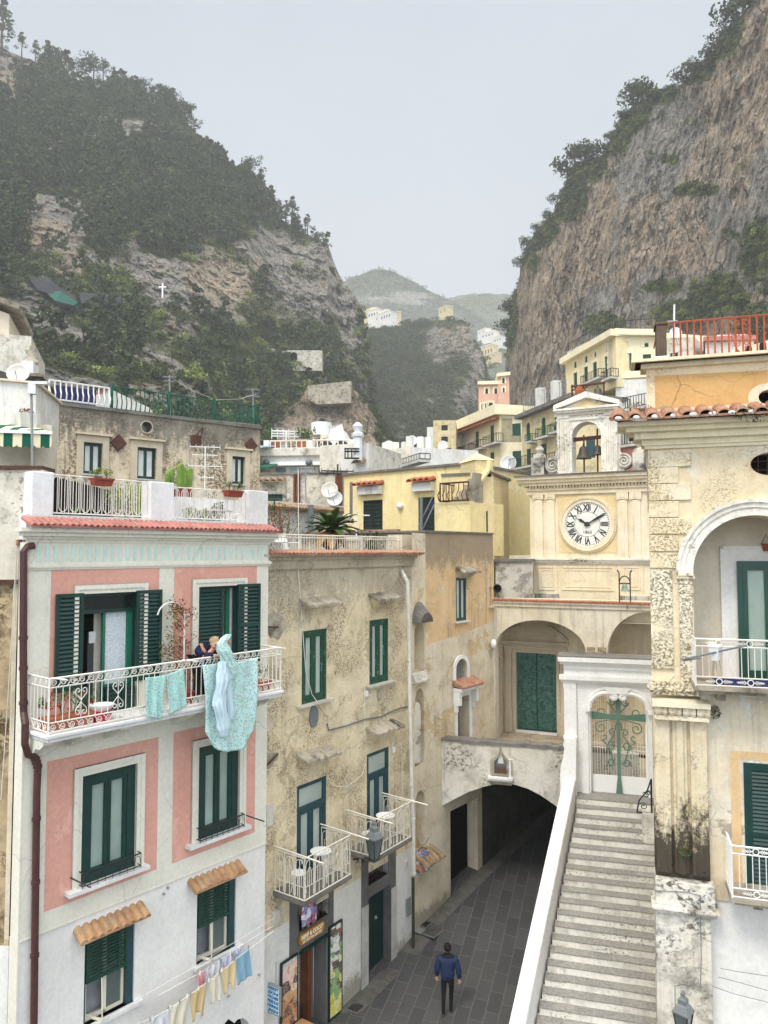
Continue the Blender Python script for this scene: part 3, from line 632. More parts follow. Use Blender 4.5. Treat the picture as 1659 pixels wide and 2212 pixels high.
# balcony slab, corbels, scroll railing
BD=.82; bs0,bs1=FP.h(Z('z2',290,1110),BD)[0],FP.h(D_:=(609.5,1489),BD)[0]
m=MB(FP); m.box(bs0-.04,bs1+.02,9.09,9.15,.0,BD+.04); m.box(bs0,bs1,9.02,9.09,0,BD); slab=m.build('balcony','marble',pink,bevel=.01); slab['label']='long marble balcony slab with white scrolled iron railing'
for x in (235,500,735,1135,1640):
    c=FP.h(Z('z2',x,1100),BD*.6)[0]; c=min(max(c,bs0+.12),bs1-.12)
    m=MB(FP); k=[(0,9.02),(.62,9.02),(.62,8.94),(.5,8.86),(.34,8.85),(.28,8.77),(.1,8.74),(0,8.66)]; w=FP.w; n=len(k)
    m.mesh([w(c-.1,z,d) for d,z in k]+[w(c+.1,z,d) for d,z in k],[tuple(range(n)),tuple(range(n,2*n))]+[(i,(i+1)%n,(i+1)%n+n,i+n) for i in range(n)]); m.build('bracket','cream_paint',slab)
m=MB(); rz0,rz1=9.17,10.08
def scrollrail(f,a0,a1,hearts=()):
    bars_at=[]; k=round((a1-a0)/.118)
    for i in range(k+1):
        a=a0+(a1-a0)*i/k
        if any(abs(a-h)<.1 for h in hearts): continue
        m.tube([f.w(a,rz0+.16,0),f.w(a,rz1-.15,0)],.0085,4,cap=False)
    for z in(rz0+.02,rz0+.17,rz1-.16,rz1-.01): m.tube([f.w(a0,z,0),f.w(a1,z,0)],.013 if z<rz1-.1 else .018,4)
    for a in(a0,a1): m.tube([f.w(a,rz0-.03,0),f.w(a,rz1,0)],.014,4)
    scrollband(m,f,a0,a1,rz1-.085,.062,.165,0,.0075); scrollband(m,f,a0,a1,rz0+.095,.062,.165,0,.0075,-1)
    for h in hearts:
        for sx in(-1,1):
            for sz in(-1,1):
                P=[(h,rz0+.455+sz*.02)]+[(h+sx*.1,rz0+.455+sz*.13)]+[(h+sx*(.055+.045*math.cos(t)*(1-t/9)),rz0+.455+sz*(.18+.05*math.sin(t)*(1-t/9))) for t in np.linspace(0,5.2,10)]
                m.tube([f.w(x,z,.0) for x,z in P],.008,4,cap=False)
        m.tube([f.w(h,rz0+.17,0),f.w(h,rz1-.16,0)],.008,4,cap=False)
fb=plane2((FP.w(bs0+.02,0,BD-.03)).xy,(FP.w(bs1-.02,0,BD-.03)).xy)
hs=[fb.h(Z('z2',x,900))[0] for x in(490,712,1590)]
scrollrail(fb,0,fb.L,hs)
for q in(bs0+.02,bs1-.02):
    a=FP.w(q,0,.02).xy; b=FP.w(q,0,BD-.05).xy; scrollrail(plane2(a,b),0,BD-.08)
m.build('railing',M['white_iron'],slab)
# drying arms
for q,zz in((bs0+.1,rz1-.01),(bs1-.3,rz1+.02),(fb.h(Z('z2',1120,690))[0],rz1)):
    a=FP.w(q,zz,.05) ; b=FP.w(q+.0,zz,BD+.38)
    MB().tube([FP.w(q,zz,BD-.1),FP.w(q,zz+.02,BD+.42)],.012,4).build('drying_arm','white_iron',slab)
# brown downpipe
def zp(F,k,x,y,d): a=F.h(Z(k,x,y),d); return F.w(a[0],a[1],d)
pts=[zp(FP,'z1',205,1180,.1),zp(FP,'z1',165,1186,.1),zp(FP,'z1',143,1215,.1),zp(FP,'z1',140,1659,.1),zp(FP,'z2',142,975,.1),zp(FP,'z2',152,1050,.22),zp(FP,'z2',150,1170,.22),zp(FP,'z2',170,1235,.18),zp(FP,'z2',212,1252,.12),zp(FP,'z2',229,1310,.1),zp(FP,'z3',222,100,.1),zp(FP,'z3',208,1200,.1),zp(FP,'z3',204,1520,.1)]
m=MB(); m.tube(pts,.062,10)
for a,b in((3,4),(8,9),(10,11)):
    for t in(.15,.5,.9): q=pts[a].lerp(pts[b],t); m.tube([q-Vector((0,0,.03)),q+Vector((0,0,.03))],.075,10)
m.build('downpipe','pipe_brown',pink,smooth=False)
# iron bar with hooks under the window and wall rings
m=MB()
for k,x,y in(('z3',985,715),('z3',1010,677),('z3',1375,1330),('z3',1560,1202)): p=zp(FP,k,x,y,.0); m.lathe(p,[(.025,0),(.03,.03),(.015,.05)],8,FP.n.to_3d())
m.build('wall_hook','grey_metal',pink)
# line brackets at windows
for k,x0,y0 in(('z3',425,620),('z3',1475,240)):
    p=zp(FP,k,x0,y0,.04); MB().tube([p,p+FP.n.to_3d()*.5+Vector((.1,0,-.03))],.014,4).build('line_bracket','black_iron',pink)
# ---------------- neighbour at the far left
FL=Fc(-90,13.2,76,13.25)
nb=thing('plaster_house','peeling plaster house wall at the left edge beside the brown downpipe','house',FL.w(0,0))
zt_=FL.h(Z('z1',100,722))[1]; zs=FL.h(Z('z1',60,1402))[1]; xa=FL.h(Z('z2',85,900))[0]
m=MB(FL); m.box(0,FL.L+.1,zs,zt_,-.5,0); m.build('upper_wall','old_white_grimy',nb)
m=MB(FL); m.box(-.02,FL.L+.1,zt_,zt_+.07,-.55,.04); m.box(0,xa+.3,zs-.03,zs+.05,0,.06); m.build('coping','brown_rust',nb)
m=MB(FL); m.box(0,xa-.08,-1,zs-.002,-.5,-.05); m.build('render_wall','brown_render',nb)
m=MB(FL); zz=FL.h(Z('z3',90,1035))[1]; m.box(xa-.08,FL.L-.1,zz,zs-.003,-.5,-.03); m.build('side_wall','cream_old',nb); MB(FL).box(xa-.3,FL.L-.1,-1,zz-.003,-.5,-.02).build('lower_wall','white_lime',nb)
MB(FL).box(0.1,FL.L,-1,zt_-.05,-4,-.52).build('house_core','dark_room',nb)
m=MB(); m.tube([zp(FL,'z2',100,0,.1),zp(FL,'z2',60,700,.12),zp(FL,'z2',20,1300,.14),zp(FL,'z3',5,150,.14)],.008,3); m.tube([zp(FL,'z2',112,0,.06),zp(FL,'z2',108,600,.07),zp(FL,'z2',118,1100,.08),zp(FL,'z3',200,400,.05)],.007,3); m.tube([zp(FL,'z1',100,1180,.06),zp(FL,'z1',92,1660,.08)],.007,3)
m.build('hanging_rope','white_iron',nb)
# flowers on the balcony, buckets
def fpos(k,x,y,d): return FP.h(Z(k,x,y),d)
a=fpos('z2',255,1050,BD-.2); b=fpos('z2',440,1000,BD-.2)
planter(FP,bs0+.08,bs0+.95,9.16,.3,.6,.2,'terracotta trough with red flowers at the left end of the balcony','leaf_mid',ph=.38,nl=240,ls=.035,spots=('red_flower' if 'red_flower' in M else plain('red_flower',S('#C01828'),.6,.3,.1),12))
planter(FP,bs1-.95,bs1-.1,9.16,.3,.6,.2,'terracotta trough with seedlings at the right end of the balcony','leaf_mid',ph=.3,nl=120)
c=FP.w(fpos('z2',610,1000,.5)[0],9.155,.5)
t=thing('wash_basin','white plastic tub standing in a red one on the balcony floor','basin',c)
q=MB(); q.lathe(c,[(.15,0),(.2,.2),(.21,.2),(.2,.17)],14); q.build('red_basin','red_plastic',t,smooth=False)
q=MB(); q.lathe(c+Vector((0,0,.17)),[(.16,0),(.22,.12),(.23,.12),(.21,.08)],14); q.build('white_tub','clean_white',t)
# climbing plant on its white crook
c=FP.w(fpos('z2',1105,950,.35)[0],9.15,.35); zt2=fpos('z2',1105,395,.35)[1]
t=thing('climbing_plant','reddish climbing shrub trained up a white crook on the balcony','plant',c)
potbox(FP,FP.h(Z('z2',1105,950),.35)[0]-.16,FP.h(Z('z2',1105,950),.35)[0]+.16,9.15,.2,.5,.25,'pot_brown').build('pot','pot_brown',t)
m=MB(); s0=FP.h(Z('z2',1105,950),.35)[0]
m.tube([FP.w(s0,9.2,.35),FP.w(s0,zt2,.35)]+[FP.w(s0-.28+.28*math.cos(q),zt2+.28*math.sin(q),.35-.1*q/3) for q in np.linspace(.2,3.0,8)],.016,5)
m.tube([FP.w(s0+.02,zt2,.35),FP.w(s0+.12,zt2+.02,.35),FP.w(s0+.1,zt2-.08,.35)],.014,4); m.build('crook','clean_white',t)
m=MB(); lf=MB(); lr=MB()
for i in range(46):
    z=9.5+random.random()**.8*1.75; w_=(.34 if z<11 else .2)*(1 if z>10.2 else .75)
    p=FP.w(s0-.12+random.uniform(-w_,w_),z,.35+random.uniform(-.15,.2)); m.tube([FP.w(s0,z-.2,.35),p],.005,3,cap=False); pass
    leaves(lf if i%2 else lr,p,.12,16,.034)
m.build('stem','wood_brown',t); lf.build('foliage',plain('leaf_olive_red',S('#6e6a35'),.7,.2,.4,8),t); lr.build('red_foliage','leaf_red',t)
# window-box and pots of the terrace
for (x0,x1,y,k,lab,mt) in ((545,662,790,'hang','brown window box hung on the left half of the terrace railing','leaf_bright'),(1350,1442,862,'hang','brown window box hung on the right half of the terrace railing','leaf_mid'),(1056,1145,838,'hang','brown trough of cactus beside the middle pillar on the terrace','cactus')):
    p=FP.h(Z('z1',x0,y),-.1); q=FP.h(Z('z1',x1,y),-.1)
    planter(FP,p[0],q[0],p[1]-.08,-.14,.06 if x0!=1056 else -.13,.14,lab,mt,'pot_brown',.16,110,.03) if x0!=1056 else None
for (x0,x1,d,lab,mt,ph,nl) in ((372,510,-.75,'terracotta tray of low plants behind the left terrace railing','leaf_mid',.22,200),(680,790,-.85,'terracotta pot of yellowish shrubs behind the left terrace railing','leaf_bright',.62,420),(1110,1230,-.8,'terracotta tray of spiky grass behind the right terrace railing','leaf_bright',.3,160),(1270,1345,-.9,'terracotta bowl of dark ivy behind the right terrace railing','leaf_dark',.4,260)):
    p=FP.h(Z('z1',x0,950),d); q=FP.h(Z('z1',x1,950),d); planter(FP,p[0],q[0],12.63,d-.15,d+.15,.17,lab,mt,'terracotta',ph,nl,.04)
c=FP.w(FP.h(Z('z1',830,900),-.6)[0],12.6,-.6); t=thing('banana_plant','young broad leaved plant by the middle pillar of the terrace','plant',c)
m=MB()
for i in range(5):
    a=i*1.3; e=c+Vector((math.cos(a)*.22,math.sin(a)*.1,.75+.08*i)); md=c+Vector((math.cos(a)*.08,0,.5)); u=Vector((-math.sin(a),math.cos(a),0))*.07
    m.face([c,md+u,e,md-u])
m.build('leaf','leaf_bright',t); MB().lathe(c,[(.1,0),(.14,.22)],10).build('pot','pot_brown',t)
# cactus cluster
p=FP.h(Z('z1',1085,815),-1.6); c=FP.w(p[0],p[1]-.15,-1.6)
t=thing('cactus','clump of tall green cactus columns in a trough on the terrace','cactus',c); m=MB()
for x,yb,yt in((995,790,735),(1015,810,748),(1045,815,705),(1065,820,690),(1080,815,680),(1100,815,705),(1120,815,735),(1140,800,712),(1155,790,705),(1035,800,720),(1093,815,690),(1300,850,797),(1248,850,822)):
    lo=FP.h(Z('z1',x,yb+10),-1.6); hi=FP.h(Z('z1',x,yt),-1.6)
    if x<1200: m.lathe(FP.w(lo[0],lo[1]-.1,-1.6+random.uniform(-.1,.1)),[(.05,0),(.06,.2),(.055,(hi[1]-lo[1])+.05),(.02,(hi[1]-lo[1])+.1)],7)
m.build('cactus_column','cactus',t); potbox(FP,FP.h(Z('z1',1056,830),-1.6)[0],FP.h(Z('z1',1150,830),-1.6)[0],c.z-.13,-1.75,-1.45,.2,'pot_brown').build('trough','pot_brown',t)
MB(FP).box(FP.h(Z('z1',1040,830),-1.6)[0],FP.h(Z('z1',1500,830),-1.6)[0],12.4,c.z-.135,-1.8,-1.4).build('inner_terrace_wall','parapet_white',pink)
# white plastic table and chairs on the terrace
def gchair(c,rz,label,group=None,mat='clean_white',sc=1.):
    t=thing('garden_chair',label,'chair',c,group); c=Vector(c); cs,sn=math.cos(rz),math.sin(rz)
    R=lambda x,y,z: c+Vector((x*cs-y*sn,x*sn+y*cs,z))*sc
    m=MB(); m.wbox(R(0,0,.44),(.44*sc,.42*sc,.03),rz); m.build('seat',mat,t)
    m=MB(); m.hexa([R(-.22,.2,.46),R(.22,.2,.46),R(.22,.23,.46),R(-.22,.23,.46),R(-.2,.3,.85),R(.2,.3,.85),R(.2,.33,.85),R(-.2,.33,.85)]); m.build('backrest',mat,t)
    for x in(-.2,.2):
        for y in(-.18,.2): MB().tube([R(x,y,.43),R(x*1.15,y*1.15,0)],.016*sc,4).build('leg',mat,t)
        MB().tube([R(x*1.1,.25,.66),R(x*1.15,-.15,.66),R(x*1.15,-.17,.43)],.014*sc,4).build('armrest',mat,t)
    return t
def gtable(c,rx,label,h=.72,mat='clean_white',group=None):
    t=thing('garden_table',label,'table',c,group); c=Vector(c); MB().lathe(c+Vector((0,0,h-.03)),[(rx*.96,0),(rx,.015),(rx,.03)],18).build('tabletop',mat,t)
    for i in range(4):
        a=.8+i*math.pi/2; MB().tube([c+Vector((math.cos(a)*rx*.6,math.sin(a)*rx*.6,h-.03)),c+Vector((math.cos(a)*rx*.85,math.sin(a)*rx*.85,0))],.016,4).build('leg',mat,t)
    return t
def onf(F,k,x,y,d,z): p=F.h(Z(k,x,y),d); return F.w(p[0],z,d)
gtable(onf(FP,'z1',1300,950,-1.0,12.42),.42,'round white plastic table behind the right terrace railing')
gchair(onf(FP,'z1',1400,950,-1.1,12.42),-1.0,'white plastic chair at the table on the pink house terrace')
# ================= beige house
FB=Fc(575,17.4,890,vp=1950)
bg_=thing('beige_house','tall stained beige house above the shop, broken stone window hoods','house',FB.w(0,0))
a=FB.h(Z('z5',345,375));b=FB.h(Z('z5',508,820));B1=(a[0],b[0],FB.h(Z('z5',345,862))[1],a[1])
a=FB.h(Z('z5',793,302));b=FB.h(Z('z5',919,700));B2=(a[0],b[0],b[1],a[1])
a=FB.h(Z('z5',312,1405));b=FB.h(Z('z5',508,1325));B3=(a[0],b[0],4.32,a[1])
a=FB.h(Z('z5',776,1192));b=FB.h(Z('z5',922,1140));B4=(a[0],b[0],4.38,a[1])
a=FB.h(Z('z6',315,1192));b=FB.h(Z('z6',500,1035));D1=(a[0],b[0],.3,(a[1]+b[1])/2)
a=FB.h(Z('z6',780,828));b=FB.h(Z('z6',930,722));D2=(a[0],b[0],.55,(a[1]+b[1])/2)
a=FB.h(Z('z6',262,900));b=FB.h(Z('z6',550,765));P1=(a[0],b[0],.2,4.0)
a=FB.h(Z('z6',738,830));b=FB.h(Z('z6',963,700));P2=(a[0],b[0],.5,4.02)
print('BEIGE',B1,B2,B3,B4,D1,D2,P1,P2)
O1=(D1[0]+.02,D1[1]+.12,D1[3]+.42,3.85); O2=(D2[0],D2[1]-.1,D2[3]+.32,3.75)
m=MB(FB); m.wall([(-.3,3.42),(FB.L,3.42),(FB.L,12.0),(-.3,12.0)],[rloop(*B1),rloop(*B2),rloop(B3[0],B3[1],4.3,B3[3]),rloop(B4[0],B4[1],4.3,B4[3])],.28); m.body(rloop(-.3,FB.L,3.42,12.0),.4); m.build('upper_wall','beige_old',bg_)
m=MB(FB); lo=[(-.3,-.6),(FB.L,-.6),(FB.L,3.415),(-.3,3.415)]
m.wall(lo,[rloop(D1[0],D1[1],.0,D1[3]),rloop(D2[0],D2[1],.1,D2[3]),rloop(O1[0],O1[1],O1[2],3.4),rloop(O2[0],O2[1],O2[2],3.4)],.45); m.body(lo,.5); m.build('lower_wall','beige_low_white',bg_)
MB(FB).box(0,FB.L-.1,-.6,11.6,-5,-.55).build('house_core','dark_room',bg_)
MB(FB).box(-.3,FB.L+.02,11.62,11.75,-4.2,-.25).build('terrace_floor','concrete_rim',bg_)
m=MB(FB); moulding(m,-.3,FB.L,[(11.75,11.98,.06),(11.98,12.06,.12),(12.06,12.12,.22)],2); m.build('cornice','beige_old',bg_)
tile_roof(FB,-.1,FB.L+.26,12.19,-.1,.3,.07,'tile_brick',bg_,.13,'eave_tiles',.015)
# stone portals
def portal(P,D,O,parent,z1):
    m=MB(FB); out=[(P[0],P[2]-.5),(P[1],P[2]-.5),(P[1],z1),(P[0]+.28,z1),(P[0],z1-.3)]
    m.wall(out,[rloop(D[0]+.001,D[1]-.001,D[2]-.3,D[3]),rloop(O[0],O[1],O[2],O[3])],.4,d=.03); m.mesh([FB.w(a,z,.03) for a,z in out]+[FB.w(a,z,0) for a,z in out],[(i,(i+1)%5,(i+1)%5+5,i+5) for i in range(5)])
    o=m.build('stone_portal','dark_stone',parent); b=MB(FB)
    MB(FB).box(O[0],O[1],O[2],O[3],-.42,-.4).build('dark_opening','dark_room',o)
    k=int((O[1]-O[0])/.12)
    for i in range(1,k): a=O[0]+(O[1]-O[0])*i/k; b.tube([FB.w(a,O[2],-.12),FB.w(a,O[3],-.12)],.012,4)
    for z in(O[2]+.3,O[2]+.6): b.tube([FB.w(O[0],z,-.12),FB.w(O[1],z,-.12)],.01,4)
    b.build('window_grille','brown_rust',o)
    j=MB(FB)
    return o
po=portal(P1,D1,(O1[0],O1[1],O1[2],3.9),bg_,4.18)
po2=portal(P2,D2,(O2[0],O2[1],O2[2],3.85),bg_,4.25)
m=MB(FB); m.box(P2[0]-.03,D2[0]-.01,-.2,D2[3]-.15,.031,.05); m.box(D2[1]+.01,P2[1]+.02,-.2,D2[3]-.15,.031,.05); m.build('door_jamb',plaster('jamb_grey',S('#b9b6b0'),dirt=S('#6f6c66'),da=.3,bump=.5),po2)
m=MB(FB); zz=D2[3]; mid=(D2[0]+D2[1])/2; m.box(D2[0],mid-.004,0,zz,-.3,-.24); m.box(mid+.004,D2[1],0,zz,-.3,-.24); m.box(D2[0],D2[1],0,zz,-.33,-.31); dd=m.build('green_door','deep_green_door',bg_)
MB(FB).lathe(FB.w(mid+.15,1.9,-.235),[(.05,0),(.05,.02),(.03,.05)],8,FB.n.to_3d()).build('handle','grey_metal',dd)
# shop door, wooden
m=MB(FB); w_=D1[1]-D1[0]; m.box(D1[0],D1[0]+.06,0,D1[3],-.4,-.3); m.box(D1[0]+w_*.6,D1[0]+w_*.66,0,D1[3],-.45,-.2);m.box(D1[0]+w_*.68,D1[0]+w_*.72,0,D1[3],-.45,-.2); m.box(D1[0],D1[0]+w_*.6,D1[3]-.1,D1[3],-.4,-.3)
dd=m.build('shop_door','wood_brown',bg_); MB(FB).box(D1[0]+.06,D1[0]+w_*.6,0,D1[3]-.1,-.8,-.78).build('dark_opening','black_hole',dd)
g=MB(FB)
for i in range(9): a=D1[0]+.09+i*.05; g.tube([FB.w(a,1.2,-.33),FB.w(a,2.3,-.33)],.004,3)
for i in range(16): z=1.2+i*.07; g.tube([FB.w(D1[0]+.09,z,-.33),FB.w(D1[0]+.49,z,-.33)],.004,3)
g.build('lattice','wood_brown',dd)
MB(FB).box(D1[0]+w_*.72,D1[1],0,D1[3],-.42,-.4).build('door_reveal','dark_stone',dd)
MB(FB).box(D1[0],D1[1],D1[3]-.07,D1[3]-.0,.05,.1).build('green_lintel','deep_green_door',dd)
# windows
for r in(B1,B2):
    fr=window(FB,r,bg_,frame='green_worn',pane='glass_pale',fw=.09,rec=.1,lw=.09,t=.08,sill='stone_sill',sp=.14,so=.18); fr['label']='weathered window, paint flaking off its green frame'
for r in(B3,B4): window(FB,r,bg_,frame='blue_green_paint',pane='glass_pale',fw=.1,rec=.1,lw=.09,t=.08,transom=.72,name='balcony_door')
# broken stone hoods
def hood(k,x0,y0,x1,y1,F=FB,parent=bg_,dep=.42,h=.16):
    p=F.h(Z(k,x0,y0));q=F.h(Z(k,x1,y1)); z=(p[1]+q[1])/2; a0,a1=p[0],q[0]; n=9; w=F.w; m=MB(F); R=random.uniform
    for i in range(n):
        b0=a0+(a1-a0)*i/n;b1=a0+(a1-a0)*(i+1)/n; e=dep*R(.75,1.08); zz=z+R(-.02,.02)
        m.hexa([w(b0,zz-.02,0),w(b1,zz-.02,0),w(b1,zz-.16,e),w(b0,zz-.16,e),w(b0,zz+.06,0),w(b1,zz+.06,0),w(b1,zz-.1+R(0,.04),e),w(b0,zz-.1,e)])
    o=m.build('stone_hood','hood_stone',parent)
    m=MB(F); m.box(a0+.1,a1-.1,z-.2,z-.05,0,dep*.6); m.box(a0+.15,a1-.15,z-.28,z-.2,0,dep*.35); m.box(a0+.2,a1-.2,z-.34,z-.28,0,dep*.2); m.build('hood_moulding','beige_old',o)
    return o
hood('z5',325,165,540,160); hood('z5',785,135,945,125); hood('z5',305,1215,530,1125); hood('z5',770,1030,945,960)
# oval wall plaques, exposed-stone patch, conduit, cables
for k,x,y,rr,mt in(('z5',420,937,.27,'rubber_grey'),('z5',856,795,.17,'hood_stone')):
    p=FB.h(Z(k,x,y)); m=MB(FB); m.poly([(p[0]+rr*.62*math.cos(t),p[1]+rr*math.sin(t)) for t in np.linspace(0,6.28,19)[:-1]],.002,.035); m.build('oval_plate',mt,bg_)
def ragged(F,k,pts,mt,parent,d=.012,name='plaster_patch'):
    P=[F.h(Z(k,x,y)) for x,y in pts]; Q=[]
    for i,p in enumerate(P):
        q=P[(i+1)%len(P)]
        for t in np.arange(0,1,.2): Q.append((p[0]+(q[0]-p[0])*t+random.uniform(-.025,.025),p[1]+(q[1]-p[1])*t+random.uniform(-.025,.025)))
    m=MB(F); m.poly(Q,.0,d); return m.build(name,mt,parent)
ragged(FB,'z5',[(112,265),(165,245),(235,290),(235,360),(190,430),(130,410),(112,380)],'hood_stone',bg_)
ragged(FB,'z5',[(105,1190),(180,1170),(185,1210),(130,1280),(105,1285)],'hood_stone',bg_)
MB().tube([zp(FB,'z5',112,345,.05),zp(FB,'z5',190,345,.05)],.018,5).build('tie_bar','brown_rust',bg_)
MB().tube([zp(FB,'z5',105,1270,.05),zp(FB,'z5',185,1185,.08)],.025,5).build('tie_bar','brown_rust',bg_)
MB().tube([zp(FB,'z5',x,y,.03) for x,y in((512,985),(522,1030),(640,1000),(760,958),(870,940),(940,905),(1000,882),(1055,873))],.02,5).build('conduit','rubber_grey',bg_)
m=MB()
for pts in (((320,-700),(322,0),(350,380),(370,640),(410,790),(500,920),(545,945),(550,880),(525,835)),((760,740),(758,1100),(790,1108),(940,1045),(943,1150)),((940,1150),(1005,1125),(1012,1480)),((770,1250),(740,1330),(640,1408),(560,1400),(520,1370))):
    m.tube([zp(FB,'z5',x,y,.03) for x,y in pts],.009,4,cap=False)
m.build('cable','white_iron',bg_)
p=[zp(FB,'z5',760,785,.0),zp(FB,'z5',943,1157,.0)]
for q in p: MB(FB).wbox(q+FB.n.to_3d()*.05,(.1,.08,.14),math.atan2(FB.u.y,FB.u.x)).build('junction_box','clean_white',bg_)
# white downpipe
m=MB(); pts=[zp(FB,'z4',1008,1138,.06),zp(FB,'z4',1028,1175,.3),zp(FB,'z4',1046,1215,.34),zp(FB,'z5',1052,330,.3),zp(FB,'z5',1062,900,.3),zp(FB,'z5',1075,1500,.3),zp(FB,'z6',1083,300,.3),zp(FB,'z6',1087,660,.3)]
m.tube(pts,.055,8); pts=pts[3:]
for q in pts: m.tube([q-Vector((0,0,.04)),q+Vector((0,0,.04))],.07,8)
m.build('downpipe','pipe_white',bg_,smooth=False)
q=zp(FB,'z6',1082,690,.25); MB().tube([q,Vector((q.x,q.y,.5))],.05,8).build('cast_iron_pipe',plain('mossy_iron',S('#3c4034'),.9,.1,.6,9),bg_)
m=MB(); 
for k,x,y,w_,h_ in(('z6',1032,598,.14,.18),('z6',1045,880,.22,.5),('z6',122,270,.2,.5),('z6',165,950,.25,.3)): p=FB.h(Z(k,x,y)); MB(FB).box(p[0]-w_/2,p[0]+w_/2,p[1]-h_/2,p[1]+h_/2,0,.05).build('meter_box','grey_metal' if k=='z6' and x==1045 else 'stone_sill',bg_)
# balconies with hooped railings
def hooprail(m,f,a0,a1,z0,z1,u=.32):
    k=max(1,round((a1-a0)/u)); u=(a1-a0)/k
    for i in range(k):
        c=a0+(i+.5)*u; r=u*.4
        for rr,zz in((r,z1-.08),):
            m.tube([f.w(c-rr,z0+.05,0)]+[f.w(c-rr*math.cos(t),z1-.06-rr+rr*math.sin(t),0) for t in np.linspace(0,math.pi,9)]+[f.w(c+rr,z0+.05,0)],.009,4,cap=False)
        m.tube([f.w(c-r*.45,z0+.28,0)]+[f.w(c-r*.45*math.cos(t),z1-.2-r+r*.6*math.sin(t),0) for t in np.linspace(0,math.pi,7)]+[f.w(c+r*.45,z0+.28,0)],.008,4,cap=False)
        m.tube([f.w(c,z0,0),f.w(c,z1-.06,0)],.008,4,cap=False); m.tube([f.w(c-r,z0+.28,0),f.w(c+r,z0+.28,0)],.008,4)
        m.tube([f.w(c-u*.5,z0,0),f.w(c-u*.5,z1,0)],.009,4,cap=False)
    for z in(z0,z1): m.tube([f.w(a0,z,0),f.w(a1,z,0)],.016,4)
    m.tube([f.w(a1,z0,0),f.w(a1,z1,0)],.012,4)
for i,(A,Bp,z,lab) in enumerate(((Z('z6',362,872),Z('z6',666,668),4.3,'near small balcony above the shop door'),(Z('z6',830,565),Z('z6',1066,405),4.36,'far small balcony above the green door'))):
    s0=FB.h(A,.95)[0]; s1=FB.h(Bp,.95)[0]; d=.95
    m=MB(FB); m.box(s0-.03,s1+.03,z-.09,z,0,d+.03); m.box(s0+.05,s1-.05,z-.16,z-.09,0,d-.05); sl=m.build('balcony','concrete_rim',bg_); sl['label']=lab
    m=MB(); hooprail(m,plane2(FB.w(s0,0,d).xy,FB.w(s1,0,d).xy),0,s1-s0,z+.02,z+.95); 
    for q in(s0,s1): hooprail(m,plane2(FB.w(q,0,.03).xy,FB.w(q,0,d).xy),0,d-.03,z+.02,z+.95)
    for q in(s0,s1):
        m.tube([FB.w(q,z+1.02,.0),FB.w(q,z+.97,d+.55)],.02,4)
        for e in(.2,.5): m.tube([FB.w(s0,z+.98,d+e),FB.w(s1,z+.97,d+e)],.003,3)
    m.build('railing','white_bar_rusty',sl)
    gtable(FB.w(s0+(s1-s0)*(.62),z,.55),.26,'small white round cafe table on the %s'%('near balcony over the shop' if i==0 else 'far balcony over the green door'),.7,'clean_white','cafe tables on the hooped balconies')
    t=thing('stool','round white metal stool at the left end of the %s'%('near balcony over the shop' if i==0 else 'far balcony over the green door'),'stool',FB.w(s0+.25,z,.55),'stools on the hooped balconies'); c=FB.w(s0+.25,z,.55)
    MB().lathe(c+Vector((0,0,.44)),[(.17,0),(.18,.015),(.17,.03)],14).build('seat','clean_white',t)
    for j in range(4):
        a=j*math.pi/2; MB().tube([c+Vector((math.cos(a)*.1,math.sin(a)*.1,.44)),c+Vector((math.cos(a)*.18,math.sin(a)*.18,0))],.01,4).build('leg','clean_white',t)
# street lamp on scrolled bracket between the balconies
p0=FB.h(Z('z6',700,560),0.0); q=FB.w(p0[0]-.1,p0[1],0); lp=FB.h(Z('z6',825,560),1.15); L=FB.w(lp[0],lp[1],1.15)
def lantern(L,label,up=1.,arm=None,s=1.):
    t=thing('street_lamp',label,'street lamp',L)
    z=L.z; m=MB()
    m.lathe(L+Vector((0,0,.42*s)),[(.2*s,0),(.21*s,.03*s),(.13*s,.14*s),(.1*s,.16*s),(.1*s,.24*s),(.06*s,.27*s),(.04*s,.3*s),(.055*s,.33*s),(.02*s,.38*s)],4); m.build('lamp_hood','lamp_metal',t)
    m=MB()
    for i in range(4):
        a=math.pi/4+i*math.pi/2+0*.1; a=i*math.pi/2
        m.tube([L+Vector((math.cos(a)*.1*s,math.sin(a)*.1*s,0)),L+Vector((math.cos(a)*.18*s,math.sin(a)*.18*s,.42*s))],.012*s,4)
    m.lathe(L+Vector((0,0,-.03)),[(.11*s,0),(.11*s,.03)],4); m.build('lamp_frame','black_iron',t)
    g=MB(); g.lathe(L,[(.095*s,0),(.172*s,.42*s)],4); g.build('lamp_glass','glass_grey',t)
    if arm:
        m=MB(); m.tube(arm,.022,5)
        A,B_=arm[0],arm[-1]; 
        for k in range(3):
            c=A.lerp(B_,.2+.27*k)+Vector((0,0,-.07)); dr=(B_-A).normalized()
            m.tube([c+dr*((.1-.018*i)*math.cos(i*.9))+Vector((0,0,(.1-.018*i)*math.sin(i*.9))) for i in range(6)],.014,4)
        m.build('bracket','black_iron',t)
    return t
lantern(L,'grey street lantern on a scrolled black bracket between the two hooped balconies',arm=[q,q.lerp(L,.5)+Vector((0,0,.04)),L+Vector((0,0,-.02))],s=1.15)
